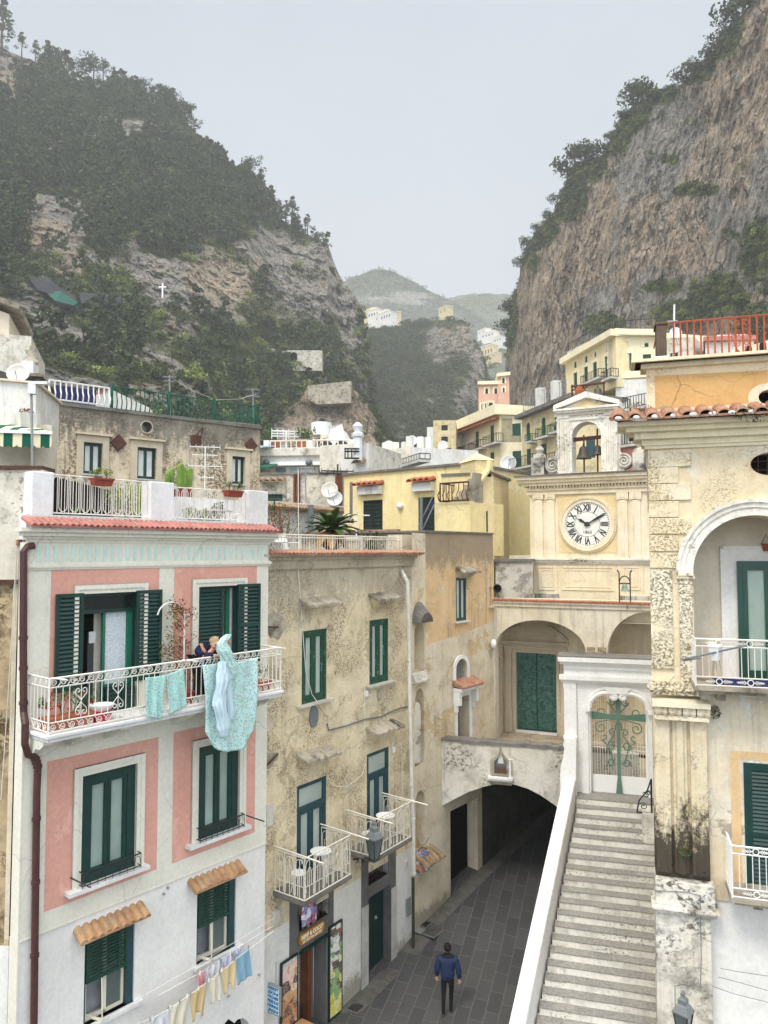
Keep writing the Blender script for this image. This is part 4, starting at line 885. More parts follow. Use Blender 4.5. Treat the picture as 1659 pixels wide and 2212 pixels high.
# ---- shop things
fr=FB
def poster(k,TL,TR,BLy,label,seedv,d=.05):
    p=FB.h(Z(k,*TL),d);q=FB.h(Z(k,*TR),d);b=FB.h(Z(k,TL[0],BLy),d); z1=(p[1]+q[1])/2; z0=max(b[1],.42); a0,a1=p[0],q[0]
    t=thing('poster',label,'poster',FB.w(a0,z0,d)); MB(FB).box(a0,a1,z0,z1,.035,.06).build('print',PM[seedv],t)
    m=MB(FB); e=.045
    for r in((a0-e,a0,z0-e,z1+e),(a1,a1+e*.3,z0-e,z1+e),(a0,a1,z1,z1+e),(a0,a1,z0-e,z0)): m.box(*r,.033,.08)
    m.build('frame','deep_green_door',t); return t,(a0,a1,z0,z1)
PM=[]
def foodmat(name,cols,sc_,zc=None):
    t=NT(name,.35,.4); v=t.n('ShaderNodeTexVoronoi'); v.inputs['Scale'].default_value=sc_; t.l(t.map((1,1,.8)),v.inputs['Vector']); h=t.sep(v.outputs['Color'])
    cr=t.n('ShaderNodeValToRGB'); cr.color_ramp.interpolation='CONSTANT'; e=cr.color_ramp.elements
    e[0].color=S(cols[0])+(1,); e[1].position=.999; e[1].color=S(cols[-1])+(1,)
    for i,c in enumerate(cols[1:],1): x=e.new(i/len(cols)); x.color=S(c)+(1,)
    z=t.sep()[2]; f=t.math('ADD',t.math('MULTIPLY',h[0],.35),t.ramp(z,zc[0],zc[1],0,.65)) if zc else h[0]
    t.l(f,cr.inputs[0]); n=t.noise(22,None,5,.7); c=t.mix(t.ramp(n,.45,.7,0,.6),cr.outputs[0],S('#efe6da')); c=t.mix(t.ramp(t.noise(11,None,5,.7),.55,.7,0,.8),c,S('#2a1712')); t.col(c); return t.m
PM.append(foodmat('print_cold_cuts',['#B8433a','#D8B28a','#B7793f','#5d2f22','#c9965d','#E6CDB4','#E7C3b4','#B9c2d4','#B67845','#C9CBD4'],5.5,(.6,3.4)))
PM.append(foodmat('print_drinks',['#C8C23a','#D9D24f','#E0D98a','#7fae6a','#4b332a','#e8e6e2','#5c7f32','#b02030','#8d1f3a','#b04a6a'],6,(.6,3.6)))
t,r=poster('a6',(285,1330),(508,1165),2300,'tall food poster left of the shop door, cheeses and cold cuts',0)
t,r=poster('a6',(990,795),(1165,665),2140,'tall food poster right of the shop door, lettered Typical Italian Product',1)
for i,s in enumerate(('Typical','Italian','Product')): text(s,FB,r[0]+.02,r[3]-.38-i*.25,.063,.21,'clean_white',t,wx=.55,bold=.004)
p=FB.h(Z('a6',548,1000));q=FB.h(Z('a6',917,720)); z0=FB.h(Z('a6',545,1065),.1)[1]; z1=FB.h(Z('a6',555,890),.1)[1]; a0,a1=FB.h(Z('a6',548,1000),.1)[0],FB.h(Z('a6',917,720),.1)[0]
t=thing('shop_sign','wooden board over the shop door lettered MIMI & COCO DI TUTTO UN PO','sign',FB.w(a0,z0,.1))
e=.07; MB(FB).poly([(a0+e,z0),(a1-e,z0),(a1,z0+e),(a1,z1-e),(a1-e,z1),(a0+e,z1),(a0,z1-e),(a0,z0+e)],.06,.1).build('board',plain('sign_wood',S('#A9752F'),.5,.3,.2,4),t)
W=a1-a0; text("MIMI' & COCO'",FB,(a0+a1)/2,z0+(z1-z0)*.47,.101,(z1-z0)*.5,plain('letter_cream',S('#EFE6C8'),.6,.2,.05),t,al='CENTER',fit=W*.86,bold=.006)
text("DI TUTTO UN PO'",FB,(a0+a1)/2,z0+(z1-z0)*.12,.101,(z1-z0)*.32,'letter_cream',t,al='CENTER',fit=W*.76,bold=.003)
# projecting minimarket sign
sg=thing('shop_sign','white sign lettered MINIMARKET in blue on a bracket beside the pink house corner','sign',FB.w(.2,2,0))
f2=plane2(FB.w(.18,0,.05).xy,FB.w(.18,0,.62).xy); u=f2.L
za=f2.h(Z('a6',120,1622))[1]; zb=f2.h(Z('a6',120,2020))[1]
xr=f2.h(Z('a6',246,1700))[0]; xl=xr-.66
MB(f2).box(xl,xr,zb,za,-.05,0).build('panel','clean_white',sg); m=MB(f2)
for r in((xl-.02,xl,zb-.02,za+.02),(xr,xr+.02,zb-.02,za+.02),(xl,xr,za,za+.02),(xl,xr,zb-.02,zb)): m.box(*r,-.06,.01)
m.build('frame','grey_metal',sg); MB().tube([f2.w(xr-.12,za,-.02),f2.w(xr-.12,za+.55,-.02)],.012,4).build('bracket','grey_metal',sg)
bl=plain('letter_blue',S('#2F86B8'),.5,.3,.05)
for i,s in enumerate(('MINIMARKET','COLAZIONI','SANDWICHES','BIBITE FREDDE','COLD DRINKS','CASALINGHI')):
    text(s,f2,xr-.03,za-(za-zb)*(i+.86)/6.1,.002,(za-zb)/6.6,'letter_blue',sg,al='RIGHT',fit=.62,shear=.2,bold=.004)
# cardboard box and blue crate by the door
p=atz(*Z('a6',590,2150),1.0); t=thing('cardboard_box','brown cardboard carton on a blue crate by the shop door','box',(p.x,p.y,.9)); az_=math.atan2(FB.u.y,FB.u.x)
q=FB.w(FB.h(Z('a6',585,2190),.3)[0],.72,.3); m=MB(); m.wbox(q+Vector((0,0,.2)),(.5,.45,.14),az_); m.build('carton','cardboard',t); 
m=MB(); m.wbox(q+Vector((0,0,.275)),(.24,.46,.01),az_+.1); m.build('flap','cardboard',t)
t=thing('crate','blue plastic crate under the cardboard carton at the shop door','crate',q-Vector((0,0,.3))); m=MB(); m.wbox(q+Vector((0,0,-.1)),(.46,.42,.42),az_)
m.build('crate_box','blue_plastic',t); m=MB(); m.wbox(q+Vector((0,0,.118)),(.5,.46,.02),az_); m.build('rim','blue_plastic',t)
# hanging bags
def bag(c,f,s,label,cols,nv):
    t=thing('hanging_bag',label,'bag',c,'printed bags hung on the street wall')
    mt=foodmat('bag_print_%s'%nv,cols,9); n=9; R=random.uniform; vs=[];fs=[]
    for i in range(n):
        for j in range(n):
            x=(i/(n-1)-.5); y=-j/(n-1); wd=.8+.3*abs(y)
            vs.append(f.w(x*s*wd,0,.06*math.sin(i*1.9+j)*(-y)).to_tuple()[:2]+(c.z+y*s*1.15-.12*s*(1-(2*x)**2)*(j==n-1),))
    fs=[(i*n+j,i*n+j+1,(i+1)*n+j+1,(i+1)*n+j) for i in range(n-1) for j in range(n-1)]
    m=MB(); m.mesh(vs,fs); o=m.build('bag_cloth',mt,t,smooth=True); o.modifiers.new('s','SOLIDIFY').thickness=.03
    m=MB(); m.tube([f.w(-.3*s,c.z,0),f.w(-.1*s,c.z+.22*s,.02),f.w(.1*s,c.z+.22*s,.02),f.w(.3*s,c.z,0)],.012,4); m.build('strap','black_iron',t)
    return t
a,zc=FB.h(Z('z6',395,875),.2); c=FB.w(a,zc+.2,.2); f=plane2(c.xy,(c+FB.u.to_3d()).xy); bag(c,f,.52,'purple and white printed bag hung above the shop sign',['#6c63a8','#e8e4ee','#3c3a70','#b0486c','#8f90c8'],0)
# ================= niche wall between beige and orange houses
FD=Fc(919,23.2,1065,vp=2100)
e0=FB.w(FB.L,0).xy; FCn=plane2(e0,FD.w(0,0).xy)
mask=FCn; orange=thing('orange_house','tall stained orange house with niches beside the vaulted passage','house',FD.w(0,0))
cl=FCn.L; m=MB(FCn)
hs=[archloop(.12,cl-.08,8.5,9.7,10.0,8),archloop(.14,cl-.1,5.7,7.6,8.0,8),archloop(.16,cl-.1,3.1,4.6,4.93,8)]
m.wall([(0,-.5),(cl,-.5),(cl,12.75),(0,12.75)],hs,.35); m.box(0,cl,-.5,12.7,-.9,-.36); m.build('niche_wall','cream_old',orange)
m=MB(FCn); w=FCn.w
for i in range(8):
    t0,t1=math.pi*i/8,math.pi*(i+1)/8; c=cl/2; r=cl*.5
    m.hexa([w(c-r*math.cos(t0),10.0,0),w(c-r*math.cos(t1),10.0,0),w(c-r*math.cos(t1)*.9,10.0,.18),w(c-r*math.cos(t0)*.9,10.0,.18),w(c-r*math.cos(t0),10.1+.55*math.sin(t0),0),w(c-r*math.cos(t1),10.1+.55*math.sin(t1),0),w(c-r*.9*math.cos(t1),10.02+.3*math.sin(t1),.3),w(c-r*.9*math.cos(t0),10.02+.3*math.sin(t0),.3)])
m.build('niche_hood','concrete_rim',orange)
m=MB(FCn); m.hexa([w(.0,8.2,0),w(cl,8.2,0),w(cl,8.2,.14),w(0,8.2,.14),w(0,8.5,0),w(cl,8.5,0),w(cl,8.25,.14),w(0,8.25,.14)]); m.build('ledge','old_white_grimy',orange)
m=MB(FCn); m.poly(archloop(.12,.44,5.8,7.3,7.6,8),-.3,.02); m.build('blocked_niche','old_white_grimy',orange)
tile_roof(FCn,.05,cl+.3,3.12,0,.5,.25,'tile_old',orange,.2,'tile_hood',.05)
for i in range(2):
    a=[.35,.75][i]
q0=FD.h(Z('z6',1150,500),.15); c=FD.w(q0[0]-.12,q0[1],.2); f=plane2(c.xy,(c+Vector((.85,.35,0))).xy); bag(c,f,.5,'blue and orange printed bag hung at the street corner',['#4b5a98','#d8dce8','#7f98c8','#d88a4a','#b9c6dc'],1)
MB().tube([c+Vector((-.9,-.25,.05)),c+Vector((-.2,0,-.0)),c+Vector((.1,0,.22)),c+Vector((.3,.1,.5))],.015,4).build('bag_hook','grey_metal',orange)
# ================= orange house front
fl=5.46; LD=FD.L
a=FD.h(Z('z5',1366,18));b=FD.h(Z('z5',1437,300));O1=(a[0],b[0],b[1],a[1])
a=FD.h(Z('z5',1362,640));b=FD.h(Z('z5',1435,640)); aw=(a[0],b[0]+.03,FD.h(Z('z5',1362,720))[1],FD.h(Z('z5',1400,555))[1])
a=FD.h(Z('z5',1375,815));b=FD.h(Z('z5',1420,815)); dr=(a[0],FD.h(Z('z5',1452,815))[0],fl,a[1])
a=FD.h(Z('z5',1586,80));b=FD.h(Z('z5',1606,205)); nw=(a[0],b[0],b[1],a[1])
zor=FD.h(Z('z5',1280,435))[1]
print('ORANGE',O1,aw,dr,nw,zor,LD)
m=MB(FD); m.wall([(0,zor-.05),(LD*.5,zor+.12),(LD,zor+.4),(LD,12.78),(0,12.78)],[rloop(*O1),rloop(*nw)],.3); m.body([(0,zor),(LD,zor+.4),(LD,12.78),(0,12.78)],.5); m.build('upper_wall','orange_old',orange)
m=MB(FD); m.wall([(0,-.4),(3.3,-.4),(3.3,5.3),(LD,5.3),(LD,zor+.4),(LD*.5,zor+.12),(0,zor-.05)],[archloop(aw[0],aw[1],aw[2],aw[3]-.32,aw[3],10),rloop(dr[0],dr[1],dr[2],dr[3]),rloop(1.34,3.0,.9,3.85)],.4); m.box(0,19,-.4,5.3,-.9,-.7); m.body([(0,-.4),(3.3,-.4),(3.3,5.3),(LD,5.3),(LD,zor),(0,zor)],.5); m.build('lower_wall','cream_old',orange)
MB(FD).box(3.3,19,-.4,5.3,-.5,-.004).build('passage_wall','passage_shade',orange)  # wall past the entrance split off, its shade painted in
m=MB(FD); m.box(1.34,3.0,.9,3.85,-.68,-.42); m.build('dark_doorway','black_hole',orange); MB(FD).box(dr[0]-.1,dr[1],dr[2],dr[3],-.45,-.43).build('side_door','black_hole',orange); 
ff=window(FD,O1,orange,frame='blue_green_paint',pane='glass_pale',fw=.05,rec=.08,sill='stone_sill',sp=.12,so=.1,lw=.05)
hood('z4',1362,1110,1475,1118,FD,orange,.4); window(FD,nw,orange,frame='cream_frame',fw=.04,leaves=1,sill='stone_sill',so=.05)
m=MB(FD); c=(aw[0]+aw[1])/2
for i in range(12):
    t0,t1=math.pi*i/12,math.pi*(i+1)/12; r0=(aw[1]-aw[0])/2; r1=r0+.13; zs=aw[3]-.32; k=.32/r0; w=FD.w
    P=lambda r,t,d,kk: w(c-r*math.cos(t),zs+kk*math.sin(t),d)
    m.hexa([P(r0,t0,.0,.32),P(r0,t1,.0,.32),P(r0,t1,.04,.32),P(r0,t0,.04,.32),P(r1,t0,.0,.45),P(r1,t1,.0,.45),P(r1,t1,.04,.45),P(r1,t0,.04,.45)])
m.box(aw[0]-.13,aw[0],aw[2],aw[3]-.32,0,.04); m.box(aw[1],aw[1]+.13,aw[2],aw[3]-.32,0,.04); aro=m.build('arched_window','gate_white',orange)
m=MB(FD)
for i in range(1,6): a=aw[0]+(aw[1]-aw[0])*i/6; m.tube([FD.w(a,aw[2],-.1),FD.w(a,aw[3],-.1)],.01,4)
for z in(aw[2]+.25,aw[2]+.55): m.tube([FD.w(aw[0],z,-.1),FD.w(aw[1],z,-.1)],.009,4)
m.build('grille','grey_metal',aro); MB(FD).box(aw[0],aw[1],aw[2],aw[3],-.4,-.38).build('pane','glass_grey',aro)
zh=FD.h(Z('z5',1345,738))[1]; m=MB(FD); w=FD.w; h0,h1=dr[0]-.28,dr[1]+.3
m.hexa([w(h0,zh+.02,0),w(h1,zh+.02,0),w(h1,zh-.06,.42),w(h0,zh-.06,.42),w(h0,zh+.2,0),w(h1,zh+.2,0),w(h1,zh,.42),w(h0,zh,.42)]); hd=m.build('door_canopy','tile_brick',orange)
m=MB(FD); m.box(h0+.03,h1-.03,zh-.17,zh-.06,0,.34); m.box(h0+.05,h0+.2,zh-.62,zh-.17,0,.24); m.box(h1-.2,h1-.05,zh-.62,zh-.17,0,.24); m.box(h0+.07,h0+.18,zh-.85,zh-.62,0,.12); m.box(h1-.18,h1-.07,zh-.85,zh-.62,0,.12); m.build('canopy_bracket','gate_white',hd)
m=MB(FD); m.box(dr[0]-.13,dr[0]-.002,fl,dr[3]+.14,0,.03);m.box(dr[1]+.002,dr[1]+.16,fl,dr[3]+.14,0,.03);m.box(dr[0],dr[1],dr[3]+.002,dr[3]+.14,0,.03); m.build('door_surround','gate_white',orange)
m=MB(FD); m.box(-.1,LD,12.78,12.84,-.6,.05); m.build('coping','concrete_rim',orange)
MB(FD).box(0.1,LD-.1,-.4,12.6,-4,-.92).build('house_core','dark_room',orange)
# back wall of the palm terrace
FT=Fc(640,26.2,919,23.2)
m=MB(FT); m.box(0,FT.L-.02,11,12.78,-.4,0); m.build('terrace_back_wall',plaster('back_wall_stained',S('#BDB19A'),S('#A39884'),.9,dirt=S('#5f5a50'),da=.4,streak=1.,sc_=S('#4a4741'),bump=.6,off=44,top=(12.0,12.8,S('#5b5850'),.8)),orange); MB(FT).box(-.02,FT.L-.03,12.78,12.84,-.45,.05).build('coping','concrete_rim',orange)
m=MB(); m.prism([tuple(FB.w(-.3,0,-4.19).xy),tuple(FB.w(FB.L,0,-.2).xy),tuple(FT.w(FT.L,0,.02).xy),tuple(FT.w(0,0,.02).xy)],11.5,11.75); m.build('palm_terrace','concrete_rim',orange)
# security camera
q=zp(FD,'z5',1600,455,.05); t=thing('wall_lamp','white rounded wall lamp with cables at the orange house corner','lamp',q); MB().ball(q+FD.n.to_3d()*.1,.11,10,(1,1,1.5)).build('globe','clean_white',t,smooth=True); MB().wbox(q+Vector((0,0,-.22)),(.12,.1,.1),1).build('box','grey_metal',t); MB().tube([q+Vector((-.25,-.1,-.1)),q+Vector((.05,0,-.2)),q+Vector((.12,0,-.42)),q+Vector((.02,0,-.6))],.012,4).build('cable','white_iron',t)
# ================= terrace bridge with vaulted passage
FE=Fc(948,23.9,1250,vp=-4400); fl=5.46; LE=FE.L
FA=Fc(1065,26.5,1450,vp=-2800); FG=Fc(1080,28.35,1450,vp=-2800)
br=thing('terrace_bridge','white plastered terrace over a dark vaulted passage with a small shrine','bridge',FE.w(0,0))
A=[(0,-.5),(0,4.1)]+[(FE.h(Z(k,x,y))) for k,x,y in(('z5',1350,1490),('z5',1450,1440),('z5',1560,1403),('z5',1659,1383),('z8',150,1318),('z8',230,1330),('z8',300,1352),('z8',370,1388),('z8',445,1440))]+[(4.1,4.15),(4.35,3.7),(4.5,-.5)]
outer=[(0,6.2),(0,4.1)]+A[2:]+[(6,-.5),(6,6.2)]
m=MB(FE); m.wall(outer,[],.0); 
for (p,q) in zip(A[1:],A[2:]): m.face([FE.w(*p),FE.w(*q),FE.w(q[0],q[1],-1.2),FE.w(p[0],p[1],-1.2)])
m.body([(0,5.5),(6,5.5),(6,6.2),(0,6.2)],.35); m.build('arch_wall',plaster('bridge_white',S('#D9D5CA'),S('#C9C1AE'),.8,dirt=S('#7a7468'),da=.35,streak=.6,sc_=S('#77726a'),patch=S('#C8BBA0'),pt=.62,flecks=1.1,fs=9,bump=.8,off=50,cracks=.5),br)
m=MB(FE); R=random.uniform
for i in range(24):
    a=i*LE*1.2/24; m.box(a,a+LE*1.2/24,6.18,6.25+R(0,.05),-.38,.03+R(0,.04))
m.build('coping','concrete_rim',br)
B0=lambda a,d: tuple(FE.w(a,0,d).xy)
m=MB(); 
m.prism([B0(4.3,-.02),B0(6,-.02),B0(9,-18),B0(6.6,-18)],-.5,5.3); m.prism([B0(-.3,-.36),B0(7,-.36),B0(11,-18),B0(-.0,-18)],5.08,5.42) ; m.prism([B0(-8,-17),B0(11,-17),B0(11,-17.3),B0(-8,-17.3)],-.5,5.3); m.build('passage_wall','passage_shade',br)  # right wall, ceiling and end wall, tunnel shade painted into their colour
# low relief of vault rings
# terrace floor and edges
m=MB(); m.prism([B0(0,-.3),B0(8,-.3),B0(9.5,-9),B0(-1,-9)],5.425,fl); tf=m.build('terrace_floor',plaster('terrace_paving',S('#B7A88D'),S('#9c8d73'),.9,dirt=S('#5d5140'),da=.5,bump=.3,off=51),br)
# shrine
p=FE.h(Z('z8',80,1285));q=FE.h(Z('z8',212,1120)); s0,s1=p[0],q[0]; z0=p[1]; z1=FE.h(Z('z8',145,1110))[1]; c=(s0+s1)/2
t=thing('wall_shrine','small pointed wall shrine with a painted panel above the passage arch','shrine',FE.w(c,z0,0))
m=MB(FE); hw=(s1-s0)/2
pt=[(c-hw*.85,z0+.1),(c-hw*.85,z1-.42)]+[(c-hw*.85+hw*.85*math.sin(x)*1.0,z1-.42+.42*(1-math.cos(x))**.7) for x in np.linspace(.25,1.57,6)]
pts=pt+[(2*c-a,z) for a,z in pt[::-1][1:]]
ip=[(c+(a-c)*.62,z0+.14+(z-z0-.1)*.86) for a,z in pts]
m.wall(pts,[ip],.12,d=.1); n=len(pts); m.mesh([FE.w(a,z,.1) for a,z in pts]+[FE.w(a,z,0) for a,z in pts],[(i,(i+1)%n,(i+1)%n+n,i+n) for i in range(n)]); m.build('niche_frame','hood_stone',t)
pm=NT('shrine_painting',.5,.3); zz=pm.sep()[2]; cc=pm.mix(pm.ramp(zz,z0+.3,z0+.75),S('#5a4a40'),S('#7fa6bf')); cc=pm.mix(pm.ramp(pm.noise(6,None,5,.7),.5,.6,0,.7),cc,S('#6b3a30')); pm.col(cc)
MB(FE).box(c-hw*.5,c+hw*.5,z0+.12,z1-.36,.001,.012).build('painted_panel','shrine_painting',t)
m=MB(FE); m.poly([(c-.09,z0+.45),(c+.09,z0+.45),(c+.05,z0+.8),(c,z0+.9),(c-.05,z0+.8)],.012,.02); m.build('painted_figure',plain('robe_white',S('#D9DAD0'),.7,.2,.15,20),t)
m=MB(FE); m.box(s0-.02,s1+.02,z0,z0+.07,0,.2); m.box(s0+.02,s1-.02,z0-.07,z0,0,.14); m.build('ledge','gate_white',t)
m=MB(FE); m.lathe(FE.w(s1-.06,z0+.08,.13),[(.05,0),(.035,.05),(.035,.5),(.055,.55)],8); m.build('column','marble',t)
m=MB(FE); m.box(s0+.03,s1-.03,z0-.2,z0-.08,.0,.02); m.build('inscription_slab','hood_stone',t)
# ================= church: arcade, porch wall, clock tower
ch=thing('church','cream church with arcaded porch, bronze door and clock tower with bell gable','church',FG.w(0,0))
ztop=FA.h(Z('z8',100,290))[1]; LA=FA.L
def archof(F,l,ap,r,zb):
    pl,pa,pr=F.h(l),F.h(ap),F.h(r); return pl[0],pr[0],(pl[1]+pr[1])/2,pa[1]
a=archof(FA,Z('z8',110,585),Z('z8',365,398),Z('z8',628,555),fl); b0=FA.h(Z('z8',748,590)); b1=FA.h(Z('z8',985,352)); brad=b1[0]-b0[0]
h1=archloop(a[0]+.02,a[1],fl,a[2],a[3],20); h2=archloop(b0[0],b0[0]+2*brad*.98,fl,b0[1]+.0,b1[1],20)
print('ARC',a,b0,b1,ztop,LA)
m=MB(FA); m.wall([(0,fl),(h1[0][0],fl)]+[h1[-1]]+[] if False else [(0,fl-.3),(LA+1.5,fl-.3),(LA+1.5,ztop),(0,ztop)],[[(x,max(z,fl)) for x,z in h1],[(x,max(z,fl)) for x,z in h2]],.45); m.body(rloop(0,LA+1.5,ztop-.6,ztop),.45); m.build('arcade_wall',plaster('arcade_white',S('#DDD4C0'),S('#CFC0A0'),.8,dirt=S('#8a8070'),da=.22,streak=.7,sc_=S('#55514a'),bump=.5,off=52,patch=S('#D8C39c'),pt=.63),ch)
m=MB(FA); m.box(0,LA+1.5,ztop-.16,ztop-.03,0,.06); m.box(0,LA+1.5,ztop-.03,ztop+.03,-.5,.12); m.build('arcade_cornice','arcade_white',ch)
m=MB(FA); m.box(0,LA+1.5,ztop+.03,ztop+.07,-.5,.14)
for i in range(int(LA/.14)): m.wbox(FA.w(.07+i*.14,ztop+.055,.13),(.09,.05,.05),.1)
m.build('tile_edge','tile_red',ch)
m=MB(); Bq=lambda F,a,d: tuple(F.w(a,0,d).xy)
m.prism([Bq(FA,0,-.45),Bq(FA,LA+1,-.45),Bq(FG,FG.L+1,-.3),Bq(FG,0,-.3)],ztop-.25,ztop-.02); m.build('porch_roof','concrete_rim',ch)
# inner left wall with splayed window
fl_=plane2(FA.w(0.02,0,-.4).xy,FG.w(0.1,0,0).xy); L0=fl_.L
m=MB(fl_); za=fl_.h(Z('z8',130,615))[1]; zb=fl_.h(Z('z8',130,880))[1]; m.wall([(0,fl-.3),(L0,fl-.3),(L0,ztop),(0,ztop)],[rloop(.35,L0-.55,zb,za)],.25); m.build('porch_side_wall','church_cream',ch); MB(fl_).box(.3,L0-.5,zb-.05,za+.05,-.3,-.24).build('side_window','glass_dark',ch)
# wall behind the porch
za=ztop+.4
d=[FG.h(Z('z8',232,578)),FG.h(Z('z8',460,590)),FG.h(Z('z8',350,990))]; DR=(d[0][0],d[1][0],fl+.08,(d[0][1]+d[1][1])/2)
print('DOOR',DR)
m=MB(FG); m.wall([(-.5,fl-.3),(FG.L+1.5,fl-.3),(FG.L+1.5,ztop),(-.5,ztop)],[rloop(*DR)],.18); m.body(rloop(-.5,FG.L+1.5,fl-.3,ztop),.5); m.build('porch_back_wall','church_cream',ch)
bz=NT('bronze',.45,.5); n1=bz.noise(9,None,6,.7); bz.col(bz.mix(bz.ramp(n1,.35,.65),S('#2c4a44'),S('#5a8a7e'))); bz.b.inputs['Metallic'].default_value=.3; bz.bump(n1,.01,.5)
m=MB(FG); w_=DR[1]-DR[0]; hh=DR[3]-DR[2]; m.box(DR[0],DR[1],DR[2],DR[3],-.17,-.12)
for i in range(4):
    for j in range(7):
        a0=DR[0]+w_*i/4+.03;a1=DR[0]+w_*(i+1)/4-.03;z0=DR[2]+hh*j/7+.04;z1=DR[2]+hh*(j+1)/7-.04
        for q in((a0,a1,z0,z0+.03),(a0,a1,z1-.03,z1),(a0,a0+.025,z0+.03,z1-.03),(a1-.025,a1,z0+.03,z1-.03)): m.box(*q,-.12,-.095)
        c=(a0+a1)/2; zc=(z0+z1)/2
        m.tube([FG.w(c,z0+.06,-.1),FG.w(c,z1-.06,-.1)],.014,4); m.tube([FG.w(c-.09,zc+.04,-.1),FG.w(c+.09,zc+.04,-.1)],.013,4)
        m.tube([FG.w(c-.08+.08*(1-math.cos(t)),zc-.02-.07*math.sin(t),-.1) for t in np.linspace(0,3.14,6)],.01,4)
bd=m.build('bronze_door','bronze',ch); MB(FG).box((DR[0]+DR[1])/2-.006,(DR[0]+DR[1])/2+.006,DR[2],DR[3],-.12,-.09).build('door_joint','black_hole',bd)
MB(FG).box(DR[0]-.02,DR[1]+.02,fl,DR[2],-.2,.12).build('threshold','marble',ch)
m=MB(FG); pw=.3; ez=DR[3]
for (x0,x1) in((DR[0]-pw-.12,DR[0]-.12),(DR[1]+.12,DR[1]+.12+pw*.8)):
    m.box(x0,x1,fl,fl+.85,0,.16); m.box(x0+.04,x1-.04,fl+.85,ez-.0,0,.11); m.box(x0,x1,ez-.02,ez+.16,0,.15)
m.box(DR[0]-.12,DR[0]-.001,fl,ez,0,.05);m.box(DR[1]+.001,DR[1]+.12,fl,ez,0,.05);m.box(DR[0]-.12,DR[1]+.12,ez+.001,ez+.16,0,.05)
x0,x1=DR[0]-pw-.2,DR[1]+pw+.1; m.box(x0,x1,ez+.16,ez+.24,0,.16); m.box(x0+.04,x1-.04,ez+.24,ez+.36,0,.1); m.box(x0-.05,x1+.05,ez+.36,ez+.44,0,.22)
w=FG.w; cx=(x0+x1)/2
for sx in(-1,1):
    for i in range(6):
        t0=i/6;t1=(i+1)/6; fx=lambda t: cx+sx*((x1-x0)/2+.05-t*.75); fz=lambda t: ez+.44+.5*math.sin(t*1.35)
        m.hexa([w(fx(t0),fz(t0)-.0,0),w(fx(t1),fz(t1)-.0,0),w(fx(t1),fz(t1),.2),w(fx(t0),fz(t0),.2),w(fx(t0),fz(t0)+.13,0),w(fx(t1),fz(t1)+.13,0),w(fx(t1),fz(t1)+.13,.2),w(fx(t0),fz(t0)+.13,.2)])
pz=ez+.44; pan=[(cx-.75,pz),(cx+.75,pz),(cx+.75,pz+.5),(cx+.95,pz+.55),(cx+.95,pz+.9),(cx+.7,pz+.95),(cx+.62,pz+1.1),(cx+.3,pz+1.1),(cx+.2,pz+1.22),(cx-.2,pz+1.22),(cx-.3,pz+1.1),(cx-.62,pz+1.1),(cx-.7,pz+.95),(cx-.95,pz+.9),(cx-.95,pz+.55),(cx-.75,pz+.5)]
ins=[(cx+(a-cx)*.86,pz+.06+(z-pz)*.9) for a,z in pan]; m.wall(pan,[ins],.05,d=.1); m.poly(pan,0,.05)
m.build('door_surround','portal_stone',ch)
# rubble pier between the arches
zr=FA.h(Z('z8',690,540))[1]; m=MB(FA)
for i in range(9):
    for j in range(int((zr-fl)/.16)+1):
        a0=h1[1][0]+.02+(h2[0][0]-h1[1][0]-.04)*i/9; zz=fl+.16*j; e=R(.0,.02); ww=(h2[0][0]-h1[1][0]-.04)/9
        if zz+.15<zr+R(-.1,.1): m.box(a0+.01,a0+ww-.01,zz+.01,zz+.15,-.02,.008+e)
m.build('rubble_patch','brown_render',ch)
# ---- clock tower
FH=Fc(1145,29.5,1440,vp=-2300)
zt=FH.h(Z('z7',190,1092))[1]; zb0=FH.h(Z('z7',190,1600))[1]; zc0=FH.h(Z('z7',190,1210))[1]
tl=FH.h(Z('z7',187,1400))[0]; tr=FH.h(Z('z7',1010,1400))[0]
print('TOWER',zt,zb0,zc0,tl,tr,ztop)
m=MB(FH); m.box(tl,tr,fl,zt-.35,-3.2,0); m.build('tower_wall','tower_cream',ch)
m=MB(FH)
P_=[(zc0-.02,zc0+.1,.08),(zc0+.1,zc0+.32,.05),(zt-.75,zt-.62,.13),(zt-.48,zt-.34,.3),(zt-.34,zt-.2,.4),(zt-.2,zt-.06,.5),(zt-.06,zt,.55)]
P_=[(zc0-.0,zc0+.08,.1),(zc0+.08,zt-.6,.04),(zt-.6,zt-.5,.12),(zt-.42,zt-.3,.26),(zt-.3,zt-.18,.36),(zt-.18,zt-.05,.46)]
for z0,z1,d in P_: m.box(tl-d,tr+d,z0,z1,-3.2-d,d)
m.box(tl-.5,tr+.5,zt-.35,zt-.02,-3.2,.0)
m.build('cornice','tower_cream',ch)
MB(FH).box(tl-.52,tr+.5,zt-.048,zt,-3.6,.54).build('cornice_slab','concrete_rim',ch)
m=MB(FH); n=int((tr-tl)/.12)
for i in range(n): a=tl+(tr-tl)*(i+.5)/n; m.box(a-.035,a+.035,zt-.5,zt-.42,0,.19)
m.build('dentils','tower_cream',ch)
